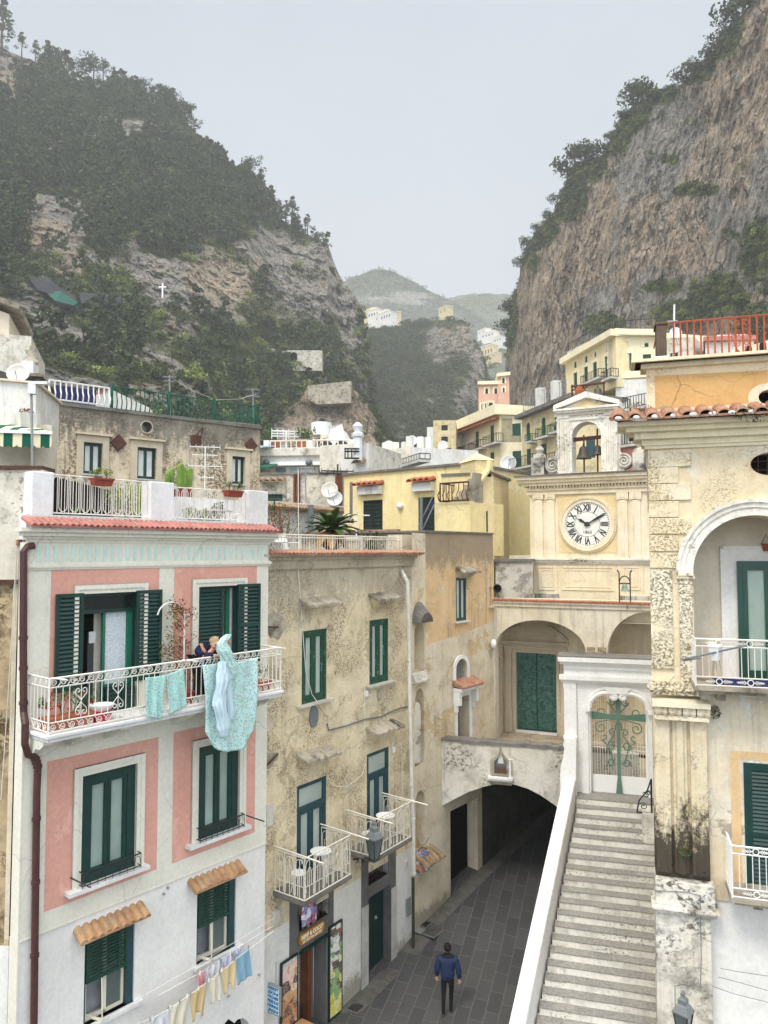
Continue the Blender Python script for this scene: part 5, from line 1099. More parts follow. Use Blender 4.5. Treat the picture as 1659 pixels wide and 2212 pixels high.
for x0,x1 in((208,272),(284,346),(727,797),(807,878)):
    a0=FH.h(Z('z7',x0,1400))[0];a1=FH.h(Z('z7',x1,1400))[0]; zk=FH.h(Z('z7',x0,1238))[1]; m=MB(FH); m.box(a0+.03,a1-.03,zb0+.12,zk,0,.07); m.box(a0,a1,zb0,zb0+.12,0,.1); m.box(a0-.01,a1+.01,zk+.1,zc0-.002,0,.1)
    for sx in(0,1):
        c=(a0+.05) if sx==0 else (a1-.05); m.lathe(FH.w(c,zk+.05,.02),[(.062,0),(.062,.09)],10,FH.n.to_3d()); m.lathe(FH.w(c,zk+.05,.1),[(.03,0),(.03,.03)],8,FH.n.to_3d())
    m.box(a0+.04,a1-.04,zk+.03,zk+.09,0,.09); m.build('pilaster','tower_cream',ch)
sq0=FH.h(Z('z7',360,1217));sq1=FH.h(Z('z7',723,1565)); cc=FH.h(Z('z7',542,1388)); rr=(FH.h(Z('z7',720,1388))[0]-FH.h(Z('z7',362,1388))[0])/2
hole=[(cc[0]+rr*.8*math.cos(t),cc[1]+rr*.8*math.sin(t)) for t in np.linspace(0,2*math.pi,41)[:-1]]
MB(FH).wall(rloop(sq0[0],sq1[0],sq1[1],sq0[1]),[hole],.02,d=.015).build('yellow_panel',plaster('panel_yellow',S('#E5CE95'),S('#DEC083'),.8,da=.1,bump=.3,cracks=.3,off=54),ch)
m=MB(FH); m.box(tl-.03,tr,zb0-.13,zb0-.05,-.0,.12); m.box(tl-.06,tr,zb0-.05,zb0+.02,-.0,.18); m.box(tl-.02,tr,zb0-.2,zb0-.13,-.0,.06);m.build('belt_course','tower_white',ch)
def frame(m,F,r,w_,d): a0,a1,z0,z1=r; m.box(a0,a1,z0,z0+w_,0,d);m.box(a0,a1,z1-w_,z1,0,d);m.box(a0,a0+w_,z0+w_,z1-w_,0,d);m.box(a1-w_,a1,z0+w_,z1-w_,0,d)
m=MB(FH)
for x0,x1 in((238,340),(382,705),(762,868)):
    a0=FH.h(Z('z7',x0,1700))[0];a1=FH.h(Z('z7',x1,1700))[0];z1=FH.h(Z('z7',x0,1650))[1];z0=FH.h(Z('z7',x0,1795))[1]; frame(m,FH,(a0,a1,z0,z1),.05,.03); frame(m,FH,(a0+.12,a1-.12,z0+.12,z1-.12),.03,.02)
m.build('wall_panel','tower_cream',ch)
m=MB(FH); z1=FH.h(Z('z7',200,1815))[1]
for x0,x1 in((205,365),(745,925)): a0=FH.h(Z('z7',x0,1820))[0];a1=FH.h(Z('z7',x1,1820))[0]; m.box(a0,a1,z1-.4,z1,0,.08)
m.build('plinth','black_moss',ch)
# clock
N3=FH.n.to_3d()
def ring(m,F,c,r0,r1,d0,d1,n=48):
    w=F.w
    for i in range(n):
        t0,t1=2*math.pi*i/n,2*math.pi*(i+1)/n
        P=lambda r,t,d: w(c[0]+r*math.cos(t),c[1]+r*math.sin(t),d)
        m.mesh([P(r0,t0,d1),P(r1,t0,d1),P(r1,t1,d1),P(r0,t1,d1),P(r0,t0,d0),P(r1,t0,d0),P(r1,t1,d0),P(r0,t1,d0)],[(0,1,2,3),(1,5,6,2),(0,3,7,4)])
ck=thing('tower_clock','round white clock with black Roman numerals, 1865, showing ten past ten','clock',FH.w(cc[0],cc[1],.05))
m=MB(FH); ring(m,FH,cc,rr*.78,rr*.9,0,.09); ring(m,FH,cc,rr*.9,rr*.94,0,.13); ring(m,FH,cc,rr*.94,rr,0,.08); m.build('ring','tower_cream',ck)
m=MB(FH)
for i in range(70):
    t=2*math.pi*i/70; m.lathe(FH.w(cc[0]+rr*.97*math.cos(t),cc[1]+rr*.97*math.sin(t),.08),[(.03,0),(.02,.03)],5,N3)
m.build('beading','tower_cream',ck)
MB(FH).poly([(cc[0]+rr*.8*math.cos(t),cc[1]+rr*.8*math.sin(t)) for t in np.linspace(0,2*math.pi,49)[:-1]],.02,.05).build('dial',plain('dial_white',S('#E4E3DC'),.6,.2,.06,3),ck)
m=MB(FH); r0=rr*.78
for i in range(60):
    t=math.pi/2-2*math.pi*i/60; w_=.012 if i%5 else .02
    for ra,rb in((.92,.97),(.55,.58 if i%5 else .6)):
        u=Vector((math.cos(t),math.sin(t))); v=Vector((-u.y,u.x))*w_; c2=Vector(cc)
        pts=[c2+u*r0*ra+v,c2+u*r0*ra-v,c2+u*r0*rb-v,c2+u*r0*rb+v]; m.poly([tuple(p) for p in pts],.05,.055)
m.build('minute_marks','black_iron',ck)
for i,s in enumerate(('XII','I','II','III','IV','V','VI','VII','VIII','IX','X','XI')):
    t=math.pi/2-2*math.pi*i/12; rot=t-math.pi/2; sz=.34; u=Vector((math.cos(t),math.sin(t)))
    o=text(s,FH,0,0,.052,sz,'black_iron',ck,name='numeral',al='CENTER',bold=.012,wx=.68)
    off=rootloc(ck); base=FH.w(0,0,.052)
    for v in o.data.vertices:
        q=Vector(v.co)+off; q2=q-FH.w(0,0,0); a=q2.xy.dot(FH.u); z=q2.z; dd=q2.xy.dot(FH.n)
        z-=sz*.35; ca,sa=math.cos(rot),math.sin(rot); x2,z2=a*ca-z*sa,a*sa+z*ca; x2+=cc[0]+u.x*r0*.76; z2+=cc[1]+u.y*r0*.76; v.co=FH.w(x2,z2,dd)-off
text('1865',FH,cc[0],cc[1]-r0*.42,.052,.16,'black_iron',ck,name='year',al='CENTER',wx=1.1)
def hand(tx,ty,w0,name,d):
    p=Vector(FH.h(Z('z7',tx,ty)))-Vector(cc); L=p.length; u=p.normalized(); v=Vector((-u.y,u.x)); c2=Vector(cc); m=MB(FH)
    pts=[c2-u*.12+v*w0*.6,c2-u*.12-v*w0*.6,c2+u*L*.3-v*w0*.7,c2+u*L*.62-v*w0*1.3,c2+u*L*.72-v*w0*.4,c2+u*L,c2+u*L*.72+v*w0*.4,c2+u*L*.62+v*w0*1.3,c2+u*L*.3+v*w0*.7]
    m.poly([tuple(p) for p in pts],d,d+.015); m.lathe(FH.w(cc[0],cc[1],d),[(.09,0),(.09,.03)],12,N3); m.build(name,'black_iron',ck)
hand(474,1347,.045,'hour_hand',.07); hand(655,1321,.04,'minute_hand',.1)
# ---- bell gable
zG=zt
def g(x,y): return FH.h(Z('z7',x,y))
o0=g(446,1063);o1=g(629,1063);oz=g(540,752)[1]; gl=g(352,900)[0]; gr=g(724,900)[0]; zs=oz-(o1[0]-o0[0])/2; pz=g(540,705)[1]; apex=g(532,592)[1]
m=MB(FH); m.wall([(gl,zG),(gr,zG),(gr,pz),(gl,pz)],[archloop(o0[0],o1[0],zG+.06,zs,oz,14)],.75); m.wall([(gl,zG),(gr,zG),(gr,pz),(gl,pz)],[archloop(o0[0],o1[0],zG+.06,zs,oz,14)],.0,d=-.75)
for A_,B_ in(((gl,zG),(gl,pz)),((gr,zG),(gr,pz)),((gl,pz),(gr,pz))): m.face([FH.w(*A_),FH.w(*B_),FH.w(*B_,-.75),FH.w(*A_,-.75)])
gab=m.build('bell_gable','tower_white',ch); x0,x1=g(340,680)[0],g(745,665)[0]; cx=(x0+x1)/2
m=MB(FH); m.box(gl-.06,gr+.06,pz-.02,pz+.08,-.8,.08); m.box(gl-.02,gr+.02,pz-.22,pz-.12,-.77,.05); m.box(x0+.06,x1-.06,pz+.08,pz+.16,-.85,.2); m.box(x0,x1,pz+.16,pz+.24,-.9,.28)
m.poly([(x0+.2,pz+.24),(x1-.2,pz+.24),(cx,apex-.12)],-.7,.05)
for sx in(-1,1):
    e=cx+sx*(x1-x0)/2; m.poly([(e,pz+.24),(e,pz+.4),(cx,apex+.12),(cx,apex-.12)][::sx],-.9,.26); 
n=26
for i in range(n): a=x0+.15+(x1-x0-.3)*i/n; m.box(a,a+.05,pz+.02,pz+.08,.08,.13)
m.build('pediment','tower_white',gab); MB(FH).poly([(x0+.55,pz+.26),(x1-.55,pz+.26),(cx,apex-.2)],.05,.07).build('tympanum','panel_yellow',gab)
for (a,b) in((358,432),(648,718)):
    a0,a1=g(a,900)[0],g(b,900)[0]; m=MB(FH); zk=g(400,735)[1]; m.box(a0-.03,a1+.03,zG,zG+.16,0,.1); m.box(a0,a1,zk,zk+.14,0,.09); m.box(a0,a1,zG+.16,zk,0,.03)
    for i in range(5): q=a0+(a1-a0)*(i+.5)/5; m.box(q-.025,q+.025,zG+.2,zk-.03,.03,.065)
    m.build('fluted_pilaster','tower_white',gab)
def volute(cx_,cz,r,sx,etop):
    m=MB(FH); prof=[]
    for i in range(15): t=i/14; prof.append((cx_-sx*r*1.0+sx*0*t,0))
    P=[(cx_+sx*r*math.cos(t),cz+r*math.sin(t)) for t in np.linspace(-math.pi/2,math.pi*.5,9)]
    # body disc and sweeping scroll up to the gable wall
    m.lathe(FH.w(cx_,cz,-.45),[(r,0),(r,.42)],20,N3)
    edge=gl if sx>0 else gr
    sw=[]; 
    for i in range(9): t=i/8; sw.append((edge-sx*(abs(edge-cx_)+r*.2)*(1-t)**2.2*1.0, cz+r*.4+(etop-cz-r*.4)*t))
    pts=[(edge,zG)]+[(edge,etop)]+sw[::-1][1:]+[(cx_,cz),(cx_,zG)]
    m.poly(pts,-.42,-.06)
    m.tube([FH.w(a,z,0) for a,z in spiral(cx_,cz,r*.12,r*.95,0,sx*-4.6*math.pi,40)],.035,5)
    m.build('volute','black_moss',gab)
v=g(325,1020); volute(v[0],v[1],abs(g(373,1020)[0]-v[0]),1,g(370,880)[1]); v=g(766,996); volute(v[0],v[1],abs(g(815,996)[0]-v[0]),-1,g(720,880)[1])
for (a,b,y0,y1) in((192,268,1085,975),(820,905,1055,930)):
    p,q=g(a,y0),g(b,y1); m=MB(FH); m.box(p[0],q[0],zG,zG+.75,-.7,-.05); c=(p[0]+q[0])/2; m.lathe(FH.w(c,zG+.75,-.38),[(.26,0),(.26,.12),(.12,.2),(.2,.34),(.12,.46),(.03,.5)],10); m.build('pedestal','black_moss',gab)
# bells
def bell(c,r,label,nm='church_bell',mt='bell_bronze'):
    t=thing('church_bell',label,'bell',c); m=MB(); m.lathe(c,[(r,-r*1.6),(r*.95,-r*1.5),(r*.72,-r*1.1),(r*.6,-r*.6),(r*.52,-r*.2),(r*.3,0),(.02,.02)],18); m.build('bell_body',mt,t,smooth=True)
    MB().tube([c+Vector((0,0,-r*.3)),c+Vector((0,0,-r*1.75))],r*.08,5).build('clapper','black_iron',t); MB().tube([c,c+Vector((0,0,r*.35))],r*.14,6).build('crown','black_iron',t); return t
plain('bell_bronze',S('#4d4a42'),.55,.4,.25,5,metal=.3); plain('bell_green',S('#7d8f7e'),.6,.3,.25,5)
z=g(505,900); bell(FH.w(z[0],z[1],-.35),.3,'larger dark bell on the left inside the bell gable arch'); z2=g(592,893); bell(FH.w(z2[0],z2[1],-.35),.23,'smaller dark bell on the right inside the bell gable arch')
fr_=thing('bell_frame','rusty iron beam and posts carrying the two bells inside the gable arch','bell frame',FH.w(z[0],zG,-.35))
zb=g(540,858)[1]; m=MB(FH); m.tube([FH.w(o0[0],zb,-.35),FH.w(o1[0],zb+.05,-.35)],.045,5); m.tube([FH.w(o0[0],g(0,885)[1],-.35),FH.w(o1[0],g(0,880)[1],-.35)],.06,5); m.build('beam','brown_rust',fr_)
for x,y0 in((508,830),(592,790)):
    a=g(x,y0); MB().tube([FH.w(a[0],a[1],-.3),FH.w(a[0],zG,-.3)],.035,5).build('post','brown_rust',fr_)
# outdoor bell frame behind the pediment
f3=thing('bell_frame','rusty iron frame standing behind the pediment apex with a hanging bell','bell frame',FH.w(g(447,620)[0],zG,-1.6))
def g2(x,y,d=-1.6): p=FH.h(Z('z7',x,y),d); return FH.w(p[0],p[1],d)
for x,y in((446,525),(643,510)): 
    q=g2(x,y); MB().tube([q,Vector((q.x,q.y,zG))],.04,5).build('post','brown_rust',f3)
m=MB(); m.tube([g2(440,537),g2(652,512)],.05,5); m.tube([g2(440,560),g2(520,545)],.035,5); m.build('beam','brown_rust',f3)
c=g2(500,560); m=MB(); m.ball(c+Vector((0,0,-.1)),.28,8,(.9,.3,1.2)); m.build('counterweight','rust_iron',f3)
bell(g2(605,545),.26,'dark bell hanging in the open iron frame above the pediment')
# small bell on arcade roof
q=FA.h(Z('z8',818,283),-.2); c0=FA.w(q[0],ztop+.07,-.2); q1=FA.h(Z('z8',880,283),-.2); c1=FA.w(q1[0],ztop+.07,-.2)
t=thing('bell_frame','slender black iron frame on the arcade roof edge with a small green bell','bell frame',c0)
for c in(c0,c1): 
    zt_=FA.h(Z('z8',820,130),-.2)[1]; MB().tube([c,Vector((c.x,c.y,zt_))]+[Vector((c.x+.06*(1 if c is c1 else -1)*math.sin(a),c.y,zt_+.1*math.sin(a))) for a in np.linspace(.3,3,5)],.022,5).build('post','black_iron',t)
zm=FA.h(Z('z8',850,190),-.2)[1]; m=MB(); m.tube([c0+Vector((0,0,zm-c0.z)),c1+Vector((0,0,zm-c1.z))],.025,5)
m.tube([Vector((c0.x+(c1.x-c0.x)*(1-math.cos(a))/2,c0.y+(c1.y-c0.y)*(1-math.cos(a))/2,zm+.25*math.sin(a))) for a in np.linspace(0,3.14,9)],.02,4); m.build('crossbar','black_iron',t)
bell((c0+c1)/2+Vector((0,0,zm-c0.z-.02)),.15,'small green bronze bell in the slender frame on the arcade roof',mt='bell_green')
# stained walls left of the tower
FW=Fc(1070,28.6,1150,28.2); za=FW.h(Z('z8',125,66))[1]; m=MB(FW); m.box(0,FW.L,10,za,-.6,0); m.build('stained_wall','black_moss',ch); m=MB(FW); m.box(-.05,FW.L,za,za+.1,-1.5,.08); m.build('wall_coping','concrete_rim',ch)
q=zp(FW,'z8',132,215,.0); MB().lathe(q,[(.13,0),(.16,.3),(.12,.3),(.1,.05)],10,FW.n.to_3d()).build('flue_pipe','black_iron',ch)
# ================= gate and staircase
FK=Fc(1208,21.2,1403,vp=-5000)
gt=thing('gateway','white moulded gateway at the top of the stairs','gateway',FK.w(0,0))
k=lambda x,y,d=0: FK.h(Z('z8',x,y),d)
g0=fl-.05; zK=k(475,600)[1]; xl=k(505,900)[0]; xo0=k(655,1100)[0]; xo1=k(978,1100)[0]; xr=xo1+.9
zs1=k(655,885)[1]; zc=k(750,820)[1]; print('GATE',g0,zK,xl,xo0,xo1,zs1,zc)
rad=k(745,850)[0]-xo0
op=[(xo0,g0),(xo1,g0),(xo1,zs1)]+[(xo1-rad*(1-math.cos(t)),zs1+(zc-zs1)*math.sin(t)) for t in np.linspace(.2,1.5,6)]+[(xo0+rad*(1-math.cos(t)),zs1+(zc-zs1)*math.sin(t)) for t in np.linspace(1.5,.2,6)]+[(xo0,zs1)]
z9=k(600,700)[1]
m=MB(FK); ow=[(xl,g0-.4),(xr,g0-.4),(xr,zK-.05),(xl,zK-.05)]; m.wall(ow,[op],.5); m.wall(ow,[op],0,d=-.5)
for i in range(4): A_,B_=ow[i],ow[(i+1)%4]; m.face([FK.w(*A_),FK.w(*B_),FK.w(*B_,-.5),FK.w(*A_,-.5)])
m.build('gate_wall','gate_white',gt)

m=MB(FK); a0=k(470,620)[0]; m.box(a0,xr,zK-.12,zK,-.6,.22); m.box(a0+.05,xr,zK-.2,zK-.12,-.0,.14); zf=k(500,700)[1]; m.box(xl-.0,xr,zK-.32,zK-.2,0,.08)
zq=k(500,715)[1]; m.box(xl-.12,xr,zq-.06,zq+.06,0,.2); m.box(xl-.08,xr,zq-.14,zq-.06,0,.12); m.box(xl-.02,xl+.33,zq-.3,zq-.14,0,.1); m.build('cornice','gate_white',gt)
MB(FK).box(a0,xr,zK,zK+.035,-.62,.2).build('lead_top','concrete_rim',gt)
m=MB(FK); m.box(xl,k(575,900)[0],g0,zq-.14,0,.09); m.box(k(605,900)[0],k(640,900)[0],g0,zs1-.02,0,.06)
for z in (k(510,1055)[1],k(510,1100)[1]): m.box(xl-.03,k(578,900)[0],z-.04,z+.04,0,.13)
m.build('gate_pilaster','gate_white',gt)
# hood mouldings: two ears curling in to a keystone
m=MB(FK); 
for sx,xc in((1,xo0),(-1,xo1)):
    P=[(xc-sx*.02,zs1-.02)]+[(xc-sx*.02+sx*(rad+.05)*(1-math.cos(t)),zs1+(zc-zs1+.06)*math.sin(t)) for t in np.linspace(.1,1.9,10)]
    P+=[(P[-1][0]+sx*.06*math.sin(t),P[-1][1]-.07+.06*math.cos(t)) for t in np.linspace(.4,5,8)]
    m.tube([FK.w(a,z,.03) for a,z in P],.07,6); m.tube([FK.w(a-sx*.0,z+.11,.02) for a,z in P[:9]],.05,6)
    m.box(min(xc-sx*.14,xc),max(xc-sx*.14,xc),zs1-.12,zs1-.02,0,.14)
p0=k(720,772);p1=k(888,778);p2=k(855,815); m.poly([(p0[0],p0[1]),(p0[0]+.18,p2[1]),(p1[0]-.18,p2[1]),(p1[0],p0[1])],0,.1); m.build('arch_moulding','gate_white',gt)
# curved buttress at the left foot
bz_=[k(512,1050),k(512,1110),k(505,1160),k(492,1210),k(490,1270)]
m=MB(FK); m.poly([(xl+.05,bz_[0][1])]+[(a,z) for a,z in bz_]+[(bz_[-1][0],bz_[-1][1]-.4),(xl+.3,bz_[-1][1]-.4),(xl+.3,bz_[0][1])],-.1,.42); m.build('scroll_buttress','gate_white',gt,bevel=.05)
# iron gate
ig=thing('iron_gate','white barred gate with a green scrolled cross','gate',FK.w(xo0,g0,-.2)); d=-.2
zg=k(660,965,d)[1]; zl=k(660,1268,d)[1]; m=MB(FK); nb_=20; xa,xb=xo0+.04,xo1-.04
for i in range(nb_+1): a=xa+(xb-xa)*i/nb_; m.tube([FK.w(a,g0+.05,d),FK.w(a,zg-.02*math.sin(i)+ .0,d)],.009,4)
zm_=k(660,1110,d)[1]; m.tube([FK.w(xa,zm_,d),FK.w(xb,zm_-.06,d)],.014,4); m.tube([FK.w(xa,zm_+.12,d),FK.w(xb,zm_+.06,d)],.01,4); m.build('bars','white_bar_rusty',ig)
m=MB(FK); mid=(xo0+xo1)/2; m.box(xa-.03,mid-.02,g0+.03,zl,d-.03,d+.03); m.box(mid+.02,xb+.03,g0+.03,zl,d-.03,d+.03); m.box(xa-.04,xa,g0,zs1,d-.03,d+.03); m.box(xb,xb+.04,g0,zs1,d-.03,d+.03); m.build('bottom_panel','clean_white',ig)
gm=plain('gate_green',S('#5a7a6b'),.45,.4,.15,5); m=MB(FK); D2_=d+.05
zt1=k(810,815,D2_)[1]; zh=k(810,945,D2_)[1]
m.poly([(mid-.09,zt1),(mid-.045,zh),(mid-.045,g0+.5),(mid-.1,g0),(mid+.1,g0),(mid+.045,g0+.5),(mid+.045,zh),(mid+.09,zt1)],D2_,D2_+.03)
m.poly([(xa,zh+.12),(mid-.05,zh+.04),(mid-.05,zh-.05),(xa,zh-.1)],D2_,D2_+.03); m.poly([(xb,zh+.12),(mid+.05,zh+.04),(mid+.05,zh-.05),(xb,zh-.1)],D2_,D2_+.03); m.build('cross','gate_green',ig)
m=MB(FK); sc1=(xo1-xo0)/320.
def px(x,y): return (mid+(x-815)*sc1, zh-(y-945)*sc1)
for sx in(-1,1):
    def mir(x): return 815+sx*(x-815)
    for (cx_,cy_,r,a0,a1,tail) in ((852,858,24,0,7.6,(820,925)),(917,920,30,1.2,8.6,(825,935)),(915,1010,34,-1,6.8,(825,955)),(850,1035,22,-2.5,4.6,(822,975)),(862,1110,28,.5,7.2,(838,1050)),(898,1065,20,1,6,(880,1110)),(858,1207,24,2.5,-4.2,(870,1120))):
        P=[]
        for i in range(15): t=i/14; aa=a0+(a1-a0)*(1-t); rr_=r*(1-.72*(1-t)) ; P.append((cx_+rr_*math.cos(aa),cy_+rr_*math.sin(aa)))
        P.append(((P[-1][0]+tail[0])/2+4,(P[-1][1]+tail[1])/2)); P.append(tail)
        m.tube([FK.w(*px(mir(x),y),D2_+.015) for x,y in P],.017,5,cap=False)
m.build('scrolls','gate_green',ig)
# staircase
st=thing('staircase','long white flight of steps with dark stone treads climbing to the gateway','stairs',(5.2,20.6,5.3))
r_,t_=.17,.25
lay=NT('tread_stone',.85,.25); v=lay.n('ShaderNodeTexBrick'); v.inputs['Scale'].default_value=1; v.offset=.5; v.inputs['Mortar Size'].default_value=.012; v.inputs['Brick Width'].default_value=.42; v.inputs['Row Height'].default_value=.25
rot=lay.n('ShaderNodeMapping'); rot.inputs['Rotation'].default_value=(0,0,-math.atan2(FK.u.y,FK.u.x)); lay.l(lay.pos,rot.inputs[0]); lay.l(rot.outputs[0],v.inputs['Vector'])
v.inputs['Color1'].default_value=S('#9d9a94')+(1,); v.inputs['Color2'].default_value=S('#8c8a86')+(1,); v.inputs['Mortar'].default_value=S('#9a968d')+(1,)
cc_=lay.mix(lay.ramp(lay.noise(18,None,6,.75),.42,.62,0,.5),v.outputs[0],S('#4a4945')); cc_=lay.mix(lay.ramp(lay.noise(2.2,None,5,.7),.5,.7,0,.5),cc_,S('#8f887a')); lay.col(cc_); lay.bump(lay.noise(25,None,5,.7),.01,.6)
plaster('riser_white',S('#DDD9CE'),S('#CFC9BA'),.8,dirt=S('#716b60'),da=.3,streak=.5,sc_=S('#7a746a'),flecks=.8,fs=18,bump=.5,off=60)
# left edge line of steps at world y: X = 3.0+(y-15.85)*(2.27/4.75)
def xl_(y): return 3.0+(y-15.85)*(2.27/4.75)
F0=FK; nrm=FK.n
rs=MB(FK); tr_=MB(FK)
sv=MB()
base_d=(FK.w(0,0)-Vector((0,0,0))).xy
p_top=Vector((5.27,20.6)); d0_=(p_top-FK.o).dot(FK.n); print('d0',d0_)
def stepL(i):
    dd=d0_+i*t_
    # intersection of the parapet foot line with the step line
    y=20.6
    for _ in range(20):
        P=Vector((xl_(y),y)); e=(P-FK.o).dot(FK.n)-dd; y+=e*.8
    return (Vector((xl_(y),y))-FK.o).dot(FK.u),dd
S_R=6.2
for i in range(-1,32):
    a,dd=stepL(max(i,0)); dd=d0_+i*t_; z=5.3-r_*i; a1=S_R; n=14; w=FK.w
    if i<0: 
        rs.box(stepL(0)[0]-.02,a1,z-r_*2,z-.04,dd-1.,dd+t_); tr_.box(stepL(0)[0]-.02,a1,z-.04,z,dd-.6,dd+t_); continue
    for j in range(n):
        b0=a+(a1-a)*j/n; b1=a+(a1-a)*(j+1)/n; e=R(-.006,.01); 
        tr_.box(b0,b1,z-.022,z+.006+R(-.002,.003),dd-.0,dd+t_+.012+e)
    rs.box(a,a1,z-.6,z,dd-.05,dd+t_)
tr_.build('tread','tread_stone',st); rs.build('riser','riser_white',st)
# top landing flags
# left parapet
th=.33; P0=Vector((5.27+.02,20.75)); P1=Vector((xl_(12.4),12.4)); dr_=(P0-P1).normalized(); nn=Vector((-dr_.y,dr_.x))
def zpar(y): return 5.92-(20.6-y)*(5.92-2.39)/(20.6-15.37)
m=MB(); A_=P0;B_=P1
m.hexa([(A_.x,A_.y,-.5),(B_.x,B_.y,-.5),(B_.x+nn.x*th,B_.y+nn.y*th,-.5),(A_.x+nn.x*th,A_.y+nn.y*th,-.5),(A_.x,A_.y,zpar(A_.y)),(B_.x,B_.y,zpar(B_.y)),(B_.x+nn.x*th,B_.y+nn.y*th,zpar(B_.y)),(A_.x+nn.x*th,A_.y+nn.y*th,zpar(A_.y))])
m.build('parapet',plaster('parapet_lime',S('#E3E2DE'),S('#D5D2CB'),.7,dirt=S('#9b968c'),da=.1,bump=.4,flecks=.5,fs=14,fc=S('#9b968c'),off=61),st,bevel=.05)
# small scrolled rail and block at the upper right
a,dd=FK.h(Z('z9',885,395),d0_+.9)[0],d0_+.9
m=MB(FK); b0=FK.h(Z('z9',883,400),1.5)[0]; m.box(b0,b0+1.2,3.8,FK.h(Z('z9',910,395),1.5)[1],.9,1.5); m.build('end_block','riser_white',st)
m=MB(FK); zb_=FK.h(Z('z9',910,390),1.4)[1]; zt_=FK.h(Z('z9',915,178),1.4)[1]; xx=FK.h(Z('z9',938,300),1.4)[0]; m.tube([FK.w(xx,zb_,1.4),FK.w(xx,zt_,1.4)],.025,4); m.tube([FK.w(xx-.36,zb_,1.4),FK.w(xx-.3,zb_+.3,1.4),FK.w(xx-.1,zt_-.3,1.4),FK.w(xx,zt_,1.4)],.018,4); m.tube([FK.w(xx-.36,zb_,1.4),FK.w(xx,zb_,1.4)],.02,4)
for c_,r__ in(((xx-.2,zb_+.16),.1),((xx-.14,zb_+.45),.08),((xx-.07,zt_-.35),.06)): m.tube([FK.w(x,z,1.4) for x,z in spiral(c_[0],c_[1],.02,r__,0,9,16)],.014,4)
m.build('iron_rail','black_iron',st)
# ================= big right-hand palazzo
FJ=Fc(1403,15.5,1950,vp=-4300)
rb=thing('palazzo','cream palazzo with quoins, tiled eave and mustard attic filling the right edge','palazzo',FJ.w(0,0))
j=lambda k,x,y,d=0: FJ.h(Z(k,x,y),d)
LJ=FJ.L
z_eave=j('z7',905,770)[1]; z_band=j('z7',910,925)[1]; z_spr=j('z7',1195,1690)[1]; z_str=j('z8',1100,760)[1]; z_cap=j('z8',1000,840)[1]; z_base=j('z9',960,860)[1]
c0=FJ.h((1632,1238)); RA=c0[0]-FJ.h((1497,1238))[0]
zfl=j('z8',1400,790)[1]+.02
print('PAL',LJ,z_eave,z_band,z_spr,z_str,z_cap,z_base,c0,RA,zfl)
lo=[(c0[0]-RA,zfl),(c0[0]+RA,zfl)]+[(c0[0]+RA*math.cos(t),c0[1]+RA*math.sin(t)) for t in np.linspace(0,math.pi,28)]
ov=j('z7',1668,1014); orx=ov[0]-j('z7',1551,1014)[0]; orz=j('z7',1640,945)[1]-ov[1]
oval=lambda c,rx,rz,n=22: [(c[0]+rx*math.cos(t),c[1]+rz*math.sin(t)) for t in np.linspace(0,2*math.pi,n+1)[:-1]]
m=MB(FJ); m.wall(rloop(0,LJ,z_str,z_eave),[lo,oval(ov,orx,orz)],.35); m.build('upper_wall','wall_cream',rb)
MB(FJ).box(ov[0]-orx,ov[0]+orx,ov[1]-orz,ov[1]+orz,-.36,-.35).build('oval_window','black_hole',rb)
m=MB(FJ)
for i in range(5): a=ov[0]-orx+2*orx*i/4; m.tube([FJ.w(a,ov[1]-orz,-.2),FJ.w(a,ov[1]+orz,-.2)],.01,4)
for z in(-.1,.08): m.tube([FJ.w(ov[0]-orx,ov[1]+z,-.2),FJ.w(ov[0]+orx,ov[1]+z,-.2)],.01,4)
m.build('window_grille','brown_rust',rb)
# body going back, its left side wall runs away to the right
B_=lambda a,d: tuple(FJ.w(a,0,d).xy)
sk=.9
def skew(name,mat,z0,z1,d0,a0=0.,dp=7.): 
    m=MB(); p=[B_(a0,d0),B_(LJ,d0),B_(LJ,-dp),B_(a0+dp*.42,-dp)]; m.prism(p,z0,z1); return m.build(name,mat,rb)
skew('house_core','wall_cream',-.5,z_str-.22,-.3,dp=6); skew('upper_core','wall_cream',c0[1]+RA+.1,z_eave,-.55,dp=6)
m=MB(); m.prism([B_(0,-.002),B_(j('z8',1228,400)[0],-.002),B_(j('z8',1228,400)[0],-.5),B_(.2,-.5)],z_str,z_eave-.02); m.build('corner_pier','wall_cream',rb)
# loggia
m=MB(FJ); x0=c0[0]-RA; m.box(x0-.3,LJ,zfl,z_eave-.5,-1.25,-1.2)
m.box(x0-.08,x0,zfl,z_eave-.5,-1.2,-.36); 
dx0=FJ.h(Z('a5',1250,600),-1.2)[0]; dz1=FJ.h(Z('a5',1400,455),-1.2)[1]
m.build('loggia_wall','recess_cream',rb)
m=MB(FJ); m.box(x0,LJ,zfl-.04,zfl,-1.2,0); m.build('loggia_floor','tile_brick',rb)
n=28; m=MB(FJ); w=FJ.w
for i in range(n):
    t0,t1=math.pi*i/n,math.pi*(i+1)/n
    m.face([w(c0[0]+RA*math.cos(t0),c0[1]+RA*math.sin(t0),-.3),w(c0[0]+RA*math.cos(t1),c0[1]+RA*math.sin(t1),-.3),w(c0[0]+RA*math.cos(t1),c0[1]+RA*math.sin(t1),-1.2),w(c0[0]+RA*math.cos(t0),c0[1]+RA*math.sin(t0),-1.2)])
m.build('loggia_vault','recess_cream',rb)
fdoor=Fc.__new__(Fc); fdoor.o=FJ.o+FJ.n*-1.2; fdoor.u=FJ.u; fdoor.n=FJ.n; fdoor.L=FJ.L
dr_=(dx0,dx0+1.25,zfl+.02,dz1)
